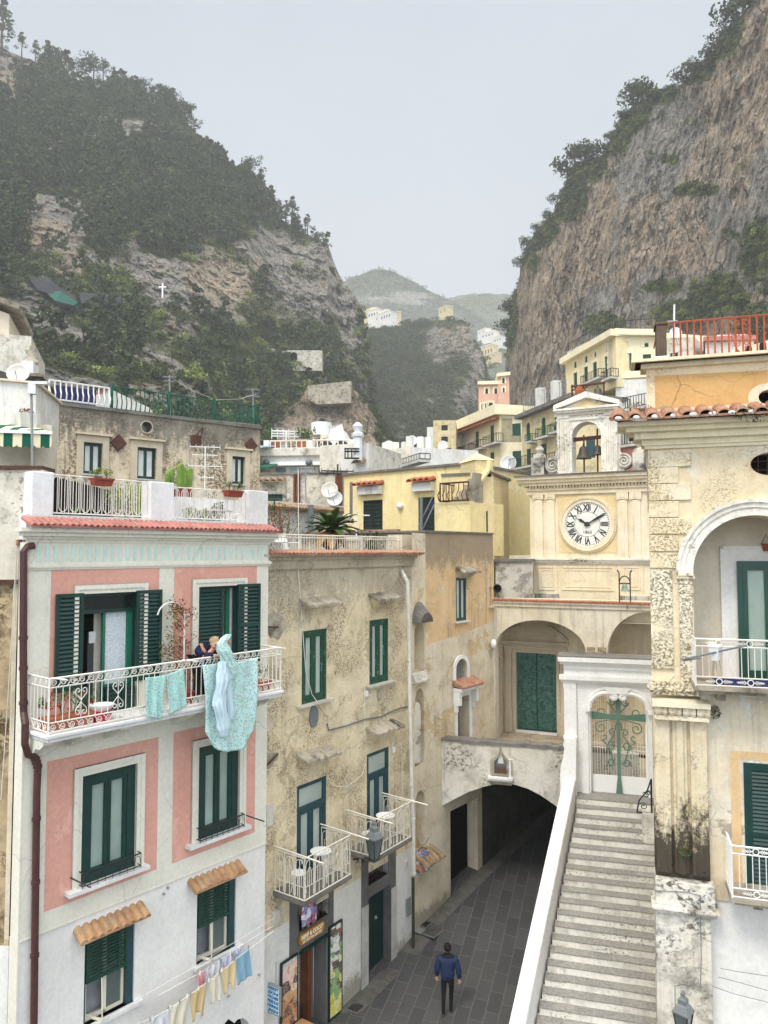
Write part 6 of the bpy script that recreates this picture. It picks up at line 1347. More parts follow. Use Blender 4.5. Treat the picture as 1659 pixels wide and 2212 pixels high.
fr=window(fdoor,dr_,rb,frame=plain('gloss_green',S('#134639'),.3,.5,.12,3),pane='glass_green',fw=.1,rec=-.03,lw=.1,t=.09,name='balcony_door')
m=MB(fdoor)
for w_,dd in((.32,.04),(.3,.06),(.1,.075)):
    a0,a1,z0,z1=dr_; 
    if w_==.3: m.box(a0-.32,a0-.26,z0,z1+.32,.04,.07);m.box(a0-.32,a1+.32,z1+.26,z1+.32,.04,.07)
    elif w_==.32: m.box(a0-w_,a0,z0,z1+w_,0,dd);m.box(a1,a1+w_,z0,z1+w_,0,dd);m.box(a0,a1,z1,z1+w_,0,dd)
m.build('surround','gate_white',fr)
# archivolt
m=MB(FJ); 
def arcband(m,r0,r1,d0,d1,t0=0,t1=math.pi,n=32):
    for i in range(n):
        a,b=t0+(t1-t0)*i/n,t0+(t1-t0)*(i+1)/n; P=lambda r,t,d: w(c0[0]+r*math.cos(t),c0[1]+r*math.sin(t),d)
        m.hexa([P(r0,a,d0),P(r0,b,d0),P(r0,b,d1),P(r0,a,d1),P(r1,a,d0),P(r1,b,d0),P(r1,b,d1),P(r1,a,d1)])
arcband(m,RA,RA+.16,0,.05); arcband(m,RA+.16,RA+.26,0,.08); arcband(m,RA+.26,RA+.33,0,.12); m.build('archivolt','tower_white',rb)
# quoins
ys=[(935,1030),(1040,1135),(1143,1238),(1248,1345),(1352,1448),(1457,1555),(1565,1660)]
for i,(y0,y1) in enumerate(ys):
    x1=1182 if i%2==0 else 1106
    if i==6: x1=1128
    a,z1=j('z7',917,y0); b,z0=j('z7',x1,y1); MB(FJ).box(0.0,b,z0,z1,-.0,.05).build('quoin','quoin_cream',rb,bevel=.012)
# crackled pilaster under the quoins
zp1=j('z7',1000,1668)[1]; p1=j('z8',1120,400)[0]; p2=j('z8',1158,400)[0]; p3=j('z8',1230,400)[0]
m=MB(FJ); m.box(0,p1,z_str+.32,zp1,0,.05); m.build('crackled_panel','wall_crackled',rb)
m=MB(FJ); m.box(p2,p3,z_str,c0[1]-.12,-.0,.06); m.build('arch_pier','wall_crackled',rb)
m=MB(FJ); m.box(p2-.04,p3+.06,c0[1]-.12,c0[1]-.06,-.3,.1); m.box(p2-.02,p3+.03,c0[1]-.06,c0[1],-.3,.13); m.build('impost','wall_cream',rb)
# string course + capital
m=MB(FJ); m.box(-.06,p3+.1,z_str-.03,z_str+.06,-.1,.12); m.box(-.1,p3+.1,z_str-.1,z_str-.03,-.1,.17); m.box(-.04,p3+.1,z_str-.2,z_str-.1,-.1,.1); m.build('string_course','wall_crackled',rb)
cr=j('z8',1318,850)[0]; zc1=j('z8',1000,830)[1]; zc0=j('z8',1000,912)[1]
m=MB(FJ); m.box(-.02,cr,zc1-.1,zc1,0,.5)
for i in range(4):
    a0=.0+cr*i/4; m.lathe(w(a0+.02,(zc0+zc1)/2-.04,.3),[(.12,0),(.15,.06),(.1,cr/8),(.15,cr/4-.06),(.12,cr/4-.02)],10,FJ.u.to_3d())
m.box(.02,cr-.02,zc0-.08,zc0,0,.38); m.build('capital','quoin_cream',rb)
# grimy double pilaster
px1=j('z8',1312,1100)[0]; zb1=j('z9',1100,775)[1]; zb2=j('z9',1100,925)[1]
m=MB(FJ); m.box(.0,px1,zb1-.05,zc0-.05,-.3,.12)
pl=[(0.0,.42),(.46,.88)] ; W=px1
for a0,a1 in((.02,W*.30),(W*.36,W*.62),(W*.68,W-.02)):
    m.box(a0,a1,zb1+.12,zc0-.1,.12,.22 if a0<.1 or a0>W*.6 else .17)
    c=(a0+a1)/2; m.tube([w(c,zb1+.12,.14),w(c,zc0-.12,.14)],(a1-a0)*.36,10)
m.build('pilaster','pilaster_grime',rb)
m=MB(FJ); m.box(-.02,px1+.06,zb2,zb1,-.3,.34); m.box(-.1,px1+.14,zb2-.07,zb2,-.3,.44); m.box(-.04,px1+.08,zb2-.14,zb2-.07,-.3,.38); m.build('pilaster_base','plinth_grime',rb,bevel=.02)
zz=zb2-.14; m=MB(FJ); q0=FJ.h(Z('z9',968,1300),.3)[0]; q1=FJ.h(Z('z9',1312,1300),.3)[0]; m.box(q0,q1,-.5,zz-.002,-.3,.3); m.build('plinth','plinth_grime',rb,bevel=.015)
# lower right wall
m=MB(FJ); xs=j('z9',1505,300)[0]; 
a,z1=j('z9',1505,75); sz0=j('z9',1530,855)[1]; S1=(a,a+1.25,sz0,z1)
zwl=j('z9',1400,935)[1]
m.wall([(px1-.1,zwl),(LJ,zwl),(LJ,z_str-.0),(px1-.1,z_str-.0)],[rloop(*S1)],.2,d=.0); m.build('lower_wall','low_right',rb)
m=MB(FJ); m.box(px1-.1,LJ,-.5,zwl,-.3,-.04); m.build('white_base','white_lime',rb)
ox=j('z9',1425,100)[0]; oz=j('z8',1450,1135)[1]; m=MB(FJ); m.wall([(ox,zwl+.1),(S1[0]-.06,zwl+.1),(S1[0]-.06,S1[3]+.06),(LJ,S1[3]+.06),(LJ,oz),(ox,oz)],[],0,d=.006); m.build('orange_panel','orange_panel',rb)
m=MB(FJ); mid=(S1[0]+S1[1])/2; 
m.box(S1[0],S1[0]+.07,S1[2],S1[3],-.1,.02); m.box(S1[0]+.07,S1[1],S1[3]-.07,S1[3],-.1,.02)
slatted(m,S1[0]+.07,mid-.0,S1[2]+.05,S1[3]-.07,-.05,fw=.08,t=.05,sp=.075,mid=S1[2]+1.05); slatted(m,mid+.01,S1[1],S1[2]+.05,S1[3]-.07,-.05,fw=.08,t=.05,sp=.075,mid=S1[2]+1.05); m.box(S1[0],S1[1],S1[2],S1[3],-.12,-.1)
m.build('shutter','green_paint',rb)
# balconies
def orn(m,f,c,z,d,s=.13):
    m.tube([f.w(c+s*.42*math.cos(t),z+s*.42*math.sin(t),d) for t in np.linspace(0,6.28,11)],.011,4,cap=False)
    for sx in(-1,1):
        for k_ in range(4): a=c+sx*s*(.55+.28*k_); m.tube([f.w(a,z,d),f.w(a+sx*s*.35,z+s*.3*(1-.2*k_),d)],.009,3); m.tube([f.w(a,z,d),f.w(a+sx*s*.35,z-s*.3*(1-.2*k_),d)],.009,3)
        m.tube([f.w(c+sx*s*.42,z,d),f.w(c+sx*s*1.9,z,d)],.007,3)
for i,(k,xL,yt,yb,xo,ups) in enumerate((('z8',1245,502,762,(1375,1530),1),('z9',1432,592,905,(1555,1750),2))):
    d=.75; a0=FJ.h(Z(k,xL,yt),d)[0]; z1=FJ.h(Z(k,xL,yt),d)[1]; z0=FJ.h(Z(k,xL,yb),d)[1]; a1=LJ
    m=MB(FJ); m.box(a0-.03,a1,z0-.1,z0-.02,0,d+.03); m.box(a0+.05,a1,z0-.17,z0-.1,0,d-.05);
    for q in (a0+.5,a0+1.6): m.box(q-.08,q+.08,z0-.36,z0-.17,0,.35)
    sl=m.build('balcony','hood_stone',rb); sl['label']='upper balcony at the loggia door' if i==0 else 'lower balcony at the louvred door'
    f=plane2(FJ.w(a0,0,d).xy,FJ.w(a1,0,d).xy); L=f.L; m=MB(); zu=z1-.14; zl=z0+.16
    for q in np.arange(.13,L,.115): m.tube([f.w(q,zl,0),f.w(q,zu,0)],.0085,4,cap=False)
    for z in(z0,zl,zu,z1): m.tube([f.w(0,z,0),f.w(L,z,0)],.014 if z<z1 else .02,4)
    m.tube([f.w(0,z0-.05,0),f.w(0,z1,0)],.016,4)
    for q in np.arange(.42,L,.55): orn(m,f,q,(zu+z1)/2,0.); orn(m,f,q-.2*0,(z0+zl)/2,0.)
    f2=plane2(FJ.w(a0,0,.02).xy,FJ.w(a0,0,d).xy)
    for q in np.arange(.12,f2.L,.115): m.tube([f2.w(q,z0,0),f2.w(q,z1,0)],.0085,4,cap=False)
    for z in(z0,zl,zu,z1): m.tube([f2.w(0,z,0),f2.w(f2.L,z,0)],.014,4)
    if i==1: m.tube([FJ.w(a0,z1,d),FJ.w(a0-.06,z1+.2,d-.1)],.02,4)
    m.build('railing','clean_white' if i else 'white_iron',sl)
    if i==0: MB(f).box(.3,L,z0+.02,zl-.02,-.03,-.015).build('blue_screen',plain('blue_mesh',S('#353a63'),.8,.1,.3,30),sl)
    if i==0:
        c=f.w(.35,z1-.25,.1); pot=thing('flower_pot','empty white plastic pot hooked on the upper palazzo balcony rail','pot',c); q=MB(); q.lathe(c+Vector((0,0,-.14)),[(.08,0),(.13,.26),(.15,.26),(.15,.3)],4); q.build('pot_body','clean_white',pot)
        q=MB(); q.tube([f.w(-.25,z1-.38,.25),f.w(.9,z1-.08,.12)],.02,5); q.tube([f.w(-.25,z1-.4,.27),f.w(.1,z1-.36,.05)],.014,4); q.build('drying_arm','rubber_grey',sl)
        q=MB()
        for _ in range(5):
            a_=R(-.1,.25); q.tube([c+Vector((a_*.3,0,.1)),c+Vector((a_,0,-.3+R(-.2,.1)))],.006,3)
        q.build('dry_stem','hood_stone',pot)
# tiled eave, cornice, attic
mm=z_eave; m=MB(FJ); x0=-.02
for z0,z1,d in((z_band,z_band+.07,.05),(z_band+.07,z_band+.14,.09),(mm-.42,mm-.34,.1),(mm-.34,mm-.2,.22),(mm-.2,mm-.1,.36),(mm-.1,mm-.0,.5)): m.box(-d*1.2,LJ,z0,z1,-.5,d)
m.build('cornice','hotel_cream',rb)
MB(FJ).box(-.0,LJ,z_band+.14,mm-.42,-.1,.02).build('frieze','wall_cream',rb)
zt0=mm+.28
tile_roof(FJ,-.75,LJ,mm+.3,-.2,.72,.28,'tile_brick',rb,.34,'eave_tiles',.02)
m=MB(FJ); nn_=int((LJ+.75)/.34)
for i in range(nn_): m.ball(FJ.w(-.75+(i+.5)*(LJ+.75)/nn_,mm+.04,.69),.07,8,(1.2,.5,.7))
m.build('tile_mortar','white_house',rb)
m=MB(); m.mesh([FJ.w(-.75,mm-.0,.7),FJ.w(-.0,mm-.3,.0),FJ.w(-.0,mm-.9,-1.2) ,FJ.w(-.2,mm+.0,-1.6)],[(0,1,2,3)]); 
m=MB(); A1,A2,A3,A4=FJ.w(-.76,mm+.02,.7),FJ.w(.05,mm-.12,.0),FJ.w(1.6,mm-.12,-2.6),FJ.w(1.0,mm+.02,-2.9); up=Vector((0,0,.05)); m.hexa([A1,A2,A3,A4,A1+up,A2+up*3,A3+up*3,A4+up]); m.build('eave_return','brown_rust',rb)
# attic
fa_=Fc.__new__(Fc); fa_.o=FJ.o+FJ.n*-.05; fa_.u=FJ.u; fa_.n=FJ.n; fa_.L=LJ
at=lambda x,y,d=0: fa_.h(Z('z7',x,y),d)
za0=at(910,700)[1]-.2; za1=at(900,430)[1]; o2=at(1660,600); o2x=o2[0]-at(1600,600)[0]; o2z=at(1640,556)[1]-o2[1]
m=MB(fa_); m.wall(rloop(0,LJ,za0,za1),[oval(o2,o2x,o2z)],.3); m.build('attic_wall','wall_cream',rb)
m=MB(); m.prism([B_(0,-.06),B_(LJ,-.06),B_(LJ,-6),B_(2.4,-6)],za0+.01,za1-.01); 
pm0=at(957,470);pm1=at(1500,445); big=oval(o2,o2x*2.1,o2z*1.95,26)
pnl=[(pm0[0],at(957,676)[1]),(o2[0]-o2x*2.1,at(1547,640)[1]),(o2[0]-o2x*2.1,o2[1])]
pan=[(pm0[0],at(957,676)[1]),(o2[0]-o2x*2.05,at(957,676)[1]+.02)]+[(o2[0]+o2x*2.1*math.cos(t),o2[1]+o2z*1.95*math.sin(t)) for t in np.linspace(math.pi*1.13,math.pi*.5,9)]+[(o2[0],pm1[1]),(pm0[0],pm0[1])]
MB(fa_).wall(pan,[],.0,d=.004).build('mustard_panel','mustard',rb)
MB(fa_).box(o2[0]-o2x,LJ,o2[1]-o2z,o2[1]+o2z,-.31,-.3).build('oval_window','black_hole',rb)
zt1=at(900,390)[1]; m=MB(fa_)
for z0,z1,d in((za1-.0,za1+.1,.1),(za1+.1,zt1-.04,.22),(zt1-.04,zt1+.02,.3)): m.box(-d,LJ,z0,z1,-.5,d); m.prism([B_(.2,-.5),B_(LJ,-.5),B_(LJ,-6),B_(2.5,-6)],z0+.001,z1-.002)
m.build('attic_cornice','hotel_cream',rb)
m=MB(); m.prism([B_(.3,-.36),B_(LJ,-.36),B_(LJ,-6),B_(2.6,-6)],z_eave,za1); m.build('attic_core','wall_cream',rb)
# red roof railing and chimney
dq=-.25; rA=fa_.h(Z('z7',1035,380),dq); f=fa_; m=MB(); zr0=zt1+.04; ztl=f.h(Z('z7',1075,140),dq)[1]
xs_=np.arange(f.h(Z('z7',1075,200),dq)[0],LJ,f.h(Z('z7',1158,200),dq)[0]-f.h(Z('z7',1116,200),dq)[0])
for q in xs_: m.tube([f.w(q,zr0,dq),f.w(q,ztl,dq)],.018,4)
m.tube([f.w(xs_[0]-.3,ztl,dq),f.w(LJ,ztl,dq)],.022,4); m.tube([f.w(xs_[0]-.3,zr0+.03,dq),f.w(LJ,zr0+.03,dq)],.018,4)
oc=f.h(Z('z7',1495,200),dq); 
for zc in(zr0+.3,zr0+.52,ztl-.12):
    for sx in(-1,1): m.tube([f.w(a,z,dq) for a,z in spiral(oc[0]+sx*.09,zc,.02,.075,0,sx*9,14)],.01,4)
m.tube([f.w(oc[0]-.02,zr0,dq),f.w(oc[0]-.2,zr0+.45,dq),f.w(oc[0],ztl-.05,dq),f.w(oc[0]+.2,zr0+.45,dq),f.w(oc[0],zr0,dq)],.012,4)
m.tube([f.w(xs_[0]-.3,zr0,dq),f.w(xs_[0]-.3,ztl,dq)],.03,4); m.tube([f.w(xs_[0]-.3,ztl,dq),f.w(xs_[0]-.3,ztl,dq-2)],.02,4)
m.build('roof_railing','red_rail',rb)
a0=f.h(Z('z7',970,300),-.15)[0];a1=f.h(Z('z7',1032,300),-.15)[0]; zc1=f.h(Z('z7',1000,150),-.15)[1]; zc0=f.h(Z('z7',1000,350),-.15)[1]
m=MB(f); m.box(a0,a1,zc0,zc1,-.7,-.15); m.box(a0-.03,a1+.03,zc1,zc1+.05,-.73,-.12); cm=m.build('chimney',plaster('chimney_grey',S('#6b5a4c'),S('#5a4c42'),.9,dirt=S('#3c342e'),da=.4,bump=.6,off=70),rb); MB(f).box(a0-.03,a1+.03,zr0-.04,zc0,-.73,-.1).build('chimney_foot','parapet_white',cm)
p0=f.h(Z('z7',1078,370),-.1); p1=f.h(Z('z7',1085,5),-.1); pt=thing('antenna_pole','white pole standing behind the red roof railing beside the chimney','pole',f.w(p0[0],zr0,-.35)); MB().tube([f.w(p0[0],zr0,-.35),f.w(p1[0],p1[1],-.35)],.02,5).build('mast','clean_white',pt); 
MB().tube([f.w(p0[0]-.12,ztl+.05,-.35),f.w(p0[0]+.1,ztl+.05,-.35)],.03,5).build('clamp','grey_metal',pt)
# plants growing out of the walls
def weed(c,label,n=60,r=.16,mat='leaf_dark',sq=(1,.5,.8)):
    t=thing('wall_plant',label,'plant',c); m=MB(); stems(m,c,r,6,r,.005); m.build('stem','wood_brown',t); m=MB(); leaves(m,Vector(c)+Vector((0,0,r*.3)),r,n,.03,sq); m.build('foliage',mat,t)
weed(FJ.w(j('z8',1350,925)[0],j('z8',1350,925)[1],.12),'tuft of reddish weed on the wall right of the pilaster capital',90,.17,'leaf_grey'); weed(FJ.w(j('z9',1140,610)[0],j('z9',1140,610)[1],.25),'small green tuft in the groove of the grimy pilaster',90,.13,'leaf_mid')
weed(FJ.w(j('z7',1560,765)[0],j('z7',1560,765)[1],.55),'dark green weed hanging from the eave tiles at the right',220,.34,'leaf_dark',(1.6,.5,.45)); weed(FJ.w(j('z7',860,725,.3)[0]-.05,j('z7',860,725)[1],.2),'dry weed at the left corner of the tiled eave',90,.3,'leaf_grey',(1.3,.5,.7))
# cables
m=MB(); 
for pts in (((1365,1352),(1470,1372),(1659,1400)),((1350,1405),(1500,1445),(1659,1490)),((1250,1440),(1450,1510),(1659,1562))): m.tube([zp(FJ,'z9',x,y,.15) for x,y in pts],.006,3)
m.build('cable','rubber_grey',rb); m=MB(); m.tube([zp(FJ,'z9',x,y,.36) for x,y in((1085,1600),(1082,1460),(1130,1452),(1240,1470),(1245,1300),(1238,900),(1150,880),(950,870))],.009,3)
m.tube([zp(FJ,'z8',x,y,.2) for x,y in((1130,715),(1060,790),(990,822))],.006,3); m.build('cable','rubber_grey',rb)
a,zl=j('z9',1135,1660,1.0); L=FJ.w(a,zl-.02,1.0); q=FJ.w(a,zl-.25,.3)
lantern(L+Vector((0,0,-.32)),'grey street lantern on the grimy pier at the bottom right of the stairs',arm=[q,L+Vector((0,0,-.35))],s=1.05)
ac=FJ.h(Z('a5',1640,270),-1.0); c=FJ.w(ac[0],ac[1],-1.1); t=thing('hanging_basket','small wicker basket hanging above the loggia door','basket',c); q=MB(); q.lathe(c+Vector((0,0,-.1)),[(.06,0),(.1,.16),(.11,.16)],9); q.build('basket','rust_iron',t); q=MB(); q.tube([c+Vector((-.1,0,.06)),c+Vector((0,0,.25)),c+Vector((.1,0,.06))],.008,3); q.build('handle','black_iron',t)
ragged(FJ,'z7',[(990,665),(1010,650),(1050,655),(1055,690),(1010,690)],'hood_stone',rb,.02)
# ================= ground and street
gd=MB(); xs=[-3000,-60,-30]+list(np.arange(-12,12.1,1.2))+[30,60,3000]; yy=[-200,-20,0,6]+list(np.arange(8,38,1.))+[45,60,120,400,4000]
NX=len(xs); gd.mesh([(x,y,gz(y)-.0) for y in yy for x in xs],[(b*NX+a,b*NX+a+1,(b+1)*NX+a+1,(b+1)*NX+a) for b in range(len(yy)-1) for a in range(NX-1)])
t=NT('paving',.62,.35); rot=t.n('ShaderNodeMapping'); rot.inputs['Rotation'].default_value=(0,0,math.radians(-72)); t.l(t.pos,rot.inputs[0])
v=t.n('ShaderNodeTexBrick'); v.offset=.5; t.l(rot.outputs[0],v.inputs['Vector']); v.inputs['Scale'].default_value=1; v.inputs['Mortar Size'].default_value=.009; v.inputs['Brick Width'].default_value=.78; v.inputs['Row Height'].default_value=.36; v.inputs['Mortar Smooth'].default_value=.3
v.inputs['Color1'].default_value=S('#434345')+(1,); v.inputs['Color2'].default_value=S('#515151')+(1,); v.inputs['Mortar'].default_value=S('#6e6c68')+(1,)
c=t.mix(t.ramp(t.noise(24,None,5,.75),.45,.7,0,.4),v.outputs[0],S('#3d3d3f')); c=t.mix(t.ramp(t.noise(.7,None,5,.6),.4,.7,0,.35),c,S('#484643')); t.col(c); t.bump(t.noise(30,None,4,.7),.008,.5)
g=gd.build('street','paving'); tag(g,None,None,kind='structure')
# edge stones along the left houses
m=MB()
for a in np.arange(0,FB.L,.55):
    p=[FB.w(a+.01,0,.02),FB.w(a+.54,0,.02),FB.w(a+.54,0,.5),FB.w(a+.01,0,.5)]; m.face([(q.x,q.y,gz(q.y)+.006) for q in p])
for a in np.arange(0,8,.55):
    p=[FD.w(a+.01,0,.02),FD.w(a+.54,0,.02),FD.w(a+.54,0,.45),FD.w(a+.01,0,.45)]; m.face([(q.x,q.y,gz(q.y)+.006) for q in p])
t=NT('edge_stone',.8,.25); n=t.noise(3,None,5,.7); t.col(t.mix(t.ramp(n,.35,.65),S('#56544f'),S('#6b6862'))); g=m.build('pavement_edge','edge_stone'); tag(g,None,None,kind='structure')
# drains
for i,(k,x,y,lab,sx,sy) in enumerate((('z6',1215,1055,'large iron drain grate in two panels near the passage',.62,.42),('z6',702,1555,'small square drain grate by the shop posters',.36,.3),('z6',1155,990,'small square drain grate in the corner by the niche wall',.32,.3),('z6',1115,1030,'plain stone drain cover in the corner by the white downpipe',.4,.4))):
    zz=.9 if i!=1 else .45; p=atz(*Z(k,x,y),zz); z=gz(p.y); p=atz(*Z(k,x,y),z); z=gz(p.y); az_=math.atan2(FB.u.y,FB.u.x)
    t=thing('drain_grate',lab,'drain grate',(p.x,p.y,z),'iron drain grates in the street'); m=MB(); m.wbox((p.x,p.y,z+.006),(sx+.06,sy+.06,.016),az_); m.build('frame','grey_metal' if i==3 else 'concrete_rim',t)
    if i<3:
        m=MB(); cs,sn=math.cos(az_),math.sin(az_)
        for q in range(7):
            o=(q-3)*sx/7.5; m.wbox((p.x+cs*o,p.y+sn*o,z+.017),(.03,sy,.012),az_)
        m.build('bars','black_iron',t)
# ================= mid-distance houses
def block(name,label,f,outer,depth,mt,holes=(),rev=.15,cat='house'):
    t=thing(name,label,cat,f.w(*outer[0]))
    m=MB(f); m.wall(outer,holes,rev); m.body(outer,depth); m.build('wall',mt,t); 
    if holes: pass
    return t
def R4(f,k,x0,y0,x1,y1): a=f.h(Z(k,x0,y0)); b=f.h(Z(k,x1,y1)); return (a[0],b[0],b[1],a[1])
def fwin(f,r,parent,shut='shutter_dark',**k):
    return window(f,r,parent,frame=shut,shut=shut,fw=.05,rec=.08,t=.04,shz=.16,lw=.03,**k)
# --- yellow house
FY=Fc(743,34,1015,vp=-1175)
# front polygon
yt0=FY.h(Z('z4',625,502))[1]; A=FY.h(Z('z4',625,502)); Bq_=FY.h(Z('z4',1450,430)); zl=12.
yh=[R4(FY,'z4',752,668,880,880),R4(FY,'z4',1117,648,1225,870)]
yh=[(a,b,12.55,d) for a,b,c,d in yh]
print('YEL',A,Bq_,yh)
outer=[(0,zl),(Bq_[0],zl),(Bq_[0],Bq_[1]),(0,A[1])]
yl=block('yellow_house','flaking yellow house with black louvred doors and a chimney turret','x',[(0,0)],0,'x') if False else thing('yellow_house','flaking yellow house with black louvred doors and a chimney turret','house',FY.w(0,zl))
m=MB(FY); m.wall(outer,[rloop(*r) for r in yh],.2); m.body(outer,7); m.build('wall','yellow_paint',yl)
for i,r in enumerate(yh):
    o=fwin(FY,r,yl); o['label']='black louvred double door'
    h=r[3]; tile_roof(FY,r[0]-.3,r[1]+.1,h+.78,0,.5,.12,'tile_red',o,.3,'tile_hood'); m=MB(FY); m.box(r[0]-.15,r[1]+.0,h+.25,h+.62,0,.28); m.build('hood_plaster','white_house',o)
m=MB(FY); w=FY.w
m.hexa([w(-.05,A[1],-7),w(Bq_[0]+.1,Bq_[1],-7),w(Bq_[0]+.1,Bq_[1],.12),w(-.05,A[1],.12),w(-.05,A[1]+.1,-7),w(Bq_[0]+.1,Bq_[1]+.1,-7),w(Bq_[0]+.1,Bq_[1]+.1,.12),w(-.05,A[1]+.1,.12)]); m.build('roof_coping','concrete_rim',yl)
p=FY.h(Z('z4',1002,706)); m=MB(); m.ball(FY.w(p[0],p[1],.08),.15,10); q=m.build('wall_light','satellite_white',yl,smooth=True)
m=MB(FY); p=FY.h(Z('z4',672,545)); q=FY.h(Z('z4',678,790)); m.box(p[0]-.09,p[0]+.09,q[1],p[1],0,.006); m.box(q[0]-.6,q[0]+.1,q[1]-.14,q[1],0,.006); m.build('plaster_scar','concrete_rim',yl)
# projecting wing with stair block and balcony rail
FY2=Fc(941,28.6,1016,vp=-1175)
wt=FY2.h(Z('z4',1300,680))[1]; outer=[(0,zl),(FY2.L,zl),(FY2.L,wt),(0,wt)]
m=MB(FY2); m.wall(outer,[],0); m.body(outer,2.5); m.build('wing_wall','yellow_paint',yl)
m=MB(); r0=FY2.h(Z('z4',1250,560))[0]; r1=FY2.h(Z('z4',1460,545))[0]; rz=FY2.h(Z('z4',1350,550))[1]
bars(m,FY2,r0+.15,r1,wt+.02,rz,.21,.02,.028,bow=.16,d=.1,mid=((wt+rz)/2+.35,)); f=plane2(FY2.w(r0+.15,0,.1).xy,FY2.w(r0+.1,0,-1.4).xy); bars(m,f,0,f.L,wt+.02,rz,.21,.02,.028,bow=0); m.build('railing','brown_rust',yl)
m=MB(FY2); 
for i in range(5): m.box(r1-.1-.2*(4-i),r1+.02,wt+i*.22,wt+(i+1)*.22-.0,-.9,-.3)
m.build('steps','hood_stone',yl)
# turret: angled wall right part
T0=Fc(1015,28.3,1062,28.6); tz=T0.h(Z('z4',1495,395))[1]; zap=T0.h(Z('z4',1555,335))[1]; ts=T0.h(Z('z4',1480,530))[1]
a1=T0.h(Z('z4',1615,500))[0]
m=MB(T0); tw=T0.h(Z('z4',1500,600))[0]; 
m.wall([(0,zl-3),(a1,zl-3),(a1,tz),(tw,tz),(tw,ts),(0,ts-.3)],[rloop(*R4(T0,'z4',1540,735,1580,878))],.15); m.body([(0,zl-3),(a1,zl-3),(a1,tz),(tw,tz),(tw,ts),(0,ts-.3)],1.4); tu=m.build('turret_wall','yellow_shade',yl)
r=R4(T0,'z4',1540,735,1580,878); fwin(T0,r,yl)
m=MB(T0); c=(tw+a1)/2; w=T0.w; m.mesh([w(tw-.06,tz,.06),w(a1+.06,tz,.06),w(a1+.06,tz,-1.46),w(tw-.06,tz,-1.46),w(c,zap,-.7)],[(0,1,4),(1,2,4),(2,3,4),(3,0,4),(0,1,2,3)]); m.build('turret_roof','yellow_paint',tu)
m=MB(T0); m.box(a1-.3,a1-.1,tz-.65,tz-.15,.0,.01); m.build('vent_dark_plate','black_hole',tu)  # black plate on the face paints the dark inside of a vent
m=MB(); m.tube([zp(T0,'z4',x,y,.12) for x,y in((1590,405),(1580,460),(1540,520),(1515,540),(1480,535))],.12,7); m.build('buttress_pipe','yellow_paint',yl)
T1=Fc(1061,28.6,1100,31.5); za,zb=T1.h(Z('z4',1625,505))[1],T1.h(Z('a3',1278,750))[1]
m=MB(T1); m.wall([(0,zl-3),(T1.L,zl-3),(T1.L,zb),(0,za)],[],0); m.body([(0,zl-3),(T1.L,zl-3),(T1.L,zb),(0,za)],2); m.build('side_wall','yellow_shade',yl); w=T1.w
m=MB(); m.hexa([w(-.05,za,-2),w(T1.L+.05,zb,-2),w(T1.L+.05,zb,.1),w(-.05,za,.1),w(-.05,za+.1,-2),w(T1.L+.05,zb+.1,-2),w(T1.L+.05,zb+.1,.1),w(-.05,za+.1,.1)]); m.build('side_coping','concrete_rim',yl)
lad=thing('step_ladder','aluminium step ladder leaning by the right louvred door of the yellow house','ladder',zp(FY2,'z4',1120,860,.6)); m=MB()
for (x0,y0,x1,y1) in((1118,835,1225,615),(1145,858,1228,680)): m.tube([zp(FY2,'z4',x0,y0,.3),zp(FY2,'z4',x1,y1,.3)],.03,4)
m.build('rail','grey_metal',lad); m=MB()
for t_ in(.2,.4,.6,.8): a=zp(FY2,'z4',1118,835,.3).lerp(zp(FY2,'z4',1225,615,.3),t_); b=zp(FY2,'z4',1145,858,.3).lerp(zp(FY2,'z4',1228,680,.3),t_); m.tube([a,b],.018,4)
m.build('rung','blue_mesh',lad)
po=thing('wooden_post','dark wooden post standing before the right louvred door','post',zp(FY2,'z4',1135,860,.5)); MB().tube([zp(FY2,'z4',1135,865,.5),zp(FY2,'z4',1136,648,.5)],.07,5).build('post_body','rubber_grey',po)
# --- grey stained house behind the pink terrace
FS=Fc(80,27,560,vp=2760)
zs0,zs1=FS.h(Z('z1',215,320))[1],FS.h(Z('z1',1560,448))[1]; print('GREY',zs0,zs1,FS.L); zt=(zs0+zs1)/2
gh=thing('stained_house','grey stained house with three shuttered windows and roof railings behind the pink terrace','house',FS.w(0,0))
rs_=[R4(FS,'z1',502,555,613,752),R4(FS,'z1',826,585,938,782),R4(FS,'z1',1397,640,1473,812)]; pc=FS.h(Z('z1',884,466)); pr=FS.h(Z('z1',916,466))[0]-pc[0]
port=[(pc[0]+pr*math.cos(t),pc[1]+pr*math.sin(t)) for t in np.linspace(0,6.283,19)[:-1]]
zm=FS.h(Z('z1',900,560))[1]
o=rloop(0,FS.L,6,zs0-.0); o[2]=(FS.L,zs1)
m=MB(FS); m.wall(o,[rloop(*r) for r in rs_]+[port],.35); m.body(o,8); m.build('wall','speck_wall',gh)
MB(FS).box(pc[0]-pr,pc[0]+pr,pc[1]-pr,pc[1]+pr,-.3,-.29).build('porthole_pane','glass_grey',gh); m=MB(FS); ring(m,FS,pc,pr,pr*1.22,0,.05,20); m.build('porthole_ring','hood_stone',gh)
for r in rs_:
    fr=window(FS,r,gh,frame='green_paint',pane='curtain',fw=.05,rec=.16,lw=.06,t=.06); m=MB(FS); e=.24
    m.box(r[0]-e,r[0],r[2]-.3,r[3]+.28,0,.09); m.box(r[1],r[1]+e,r[2]-.3,r[3]+.28,0,.09); m.box(r[0],r[1],r[3],r[3]+.28,0,.09); m.box(r[0]-e-.08,r[1]+e+.08,r[3]+.28,r[3]+.36,0,.2); m.build('stone_surround','portal_stone',fr); MB(FS).box(r[0]-.1,r[1]+.1,r[2]-.07,r[2],-.1,.1).build('sill','stone_sill',fr)
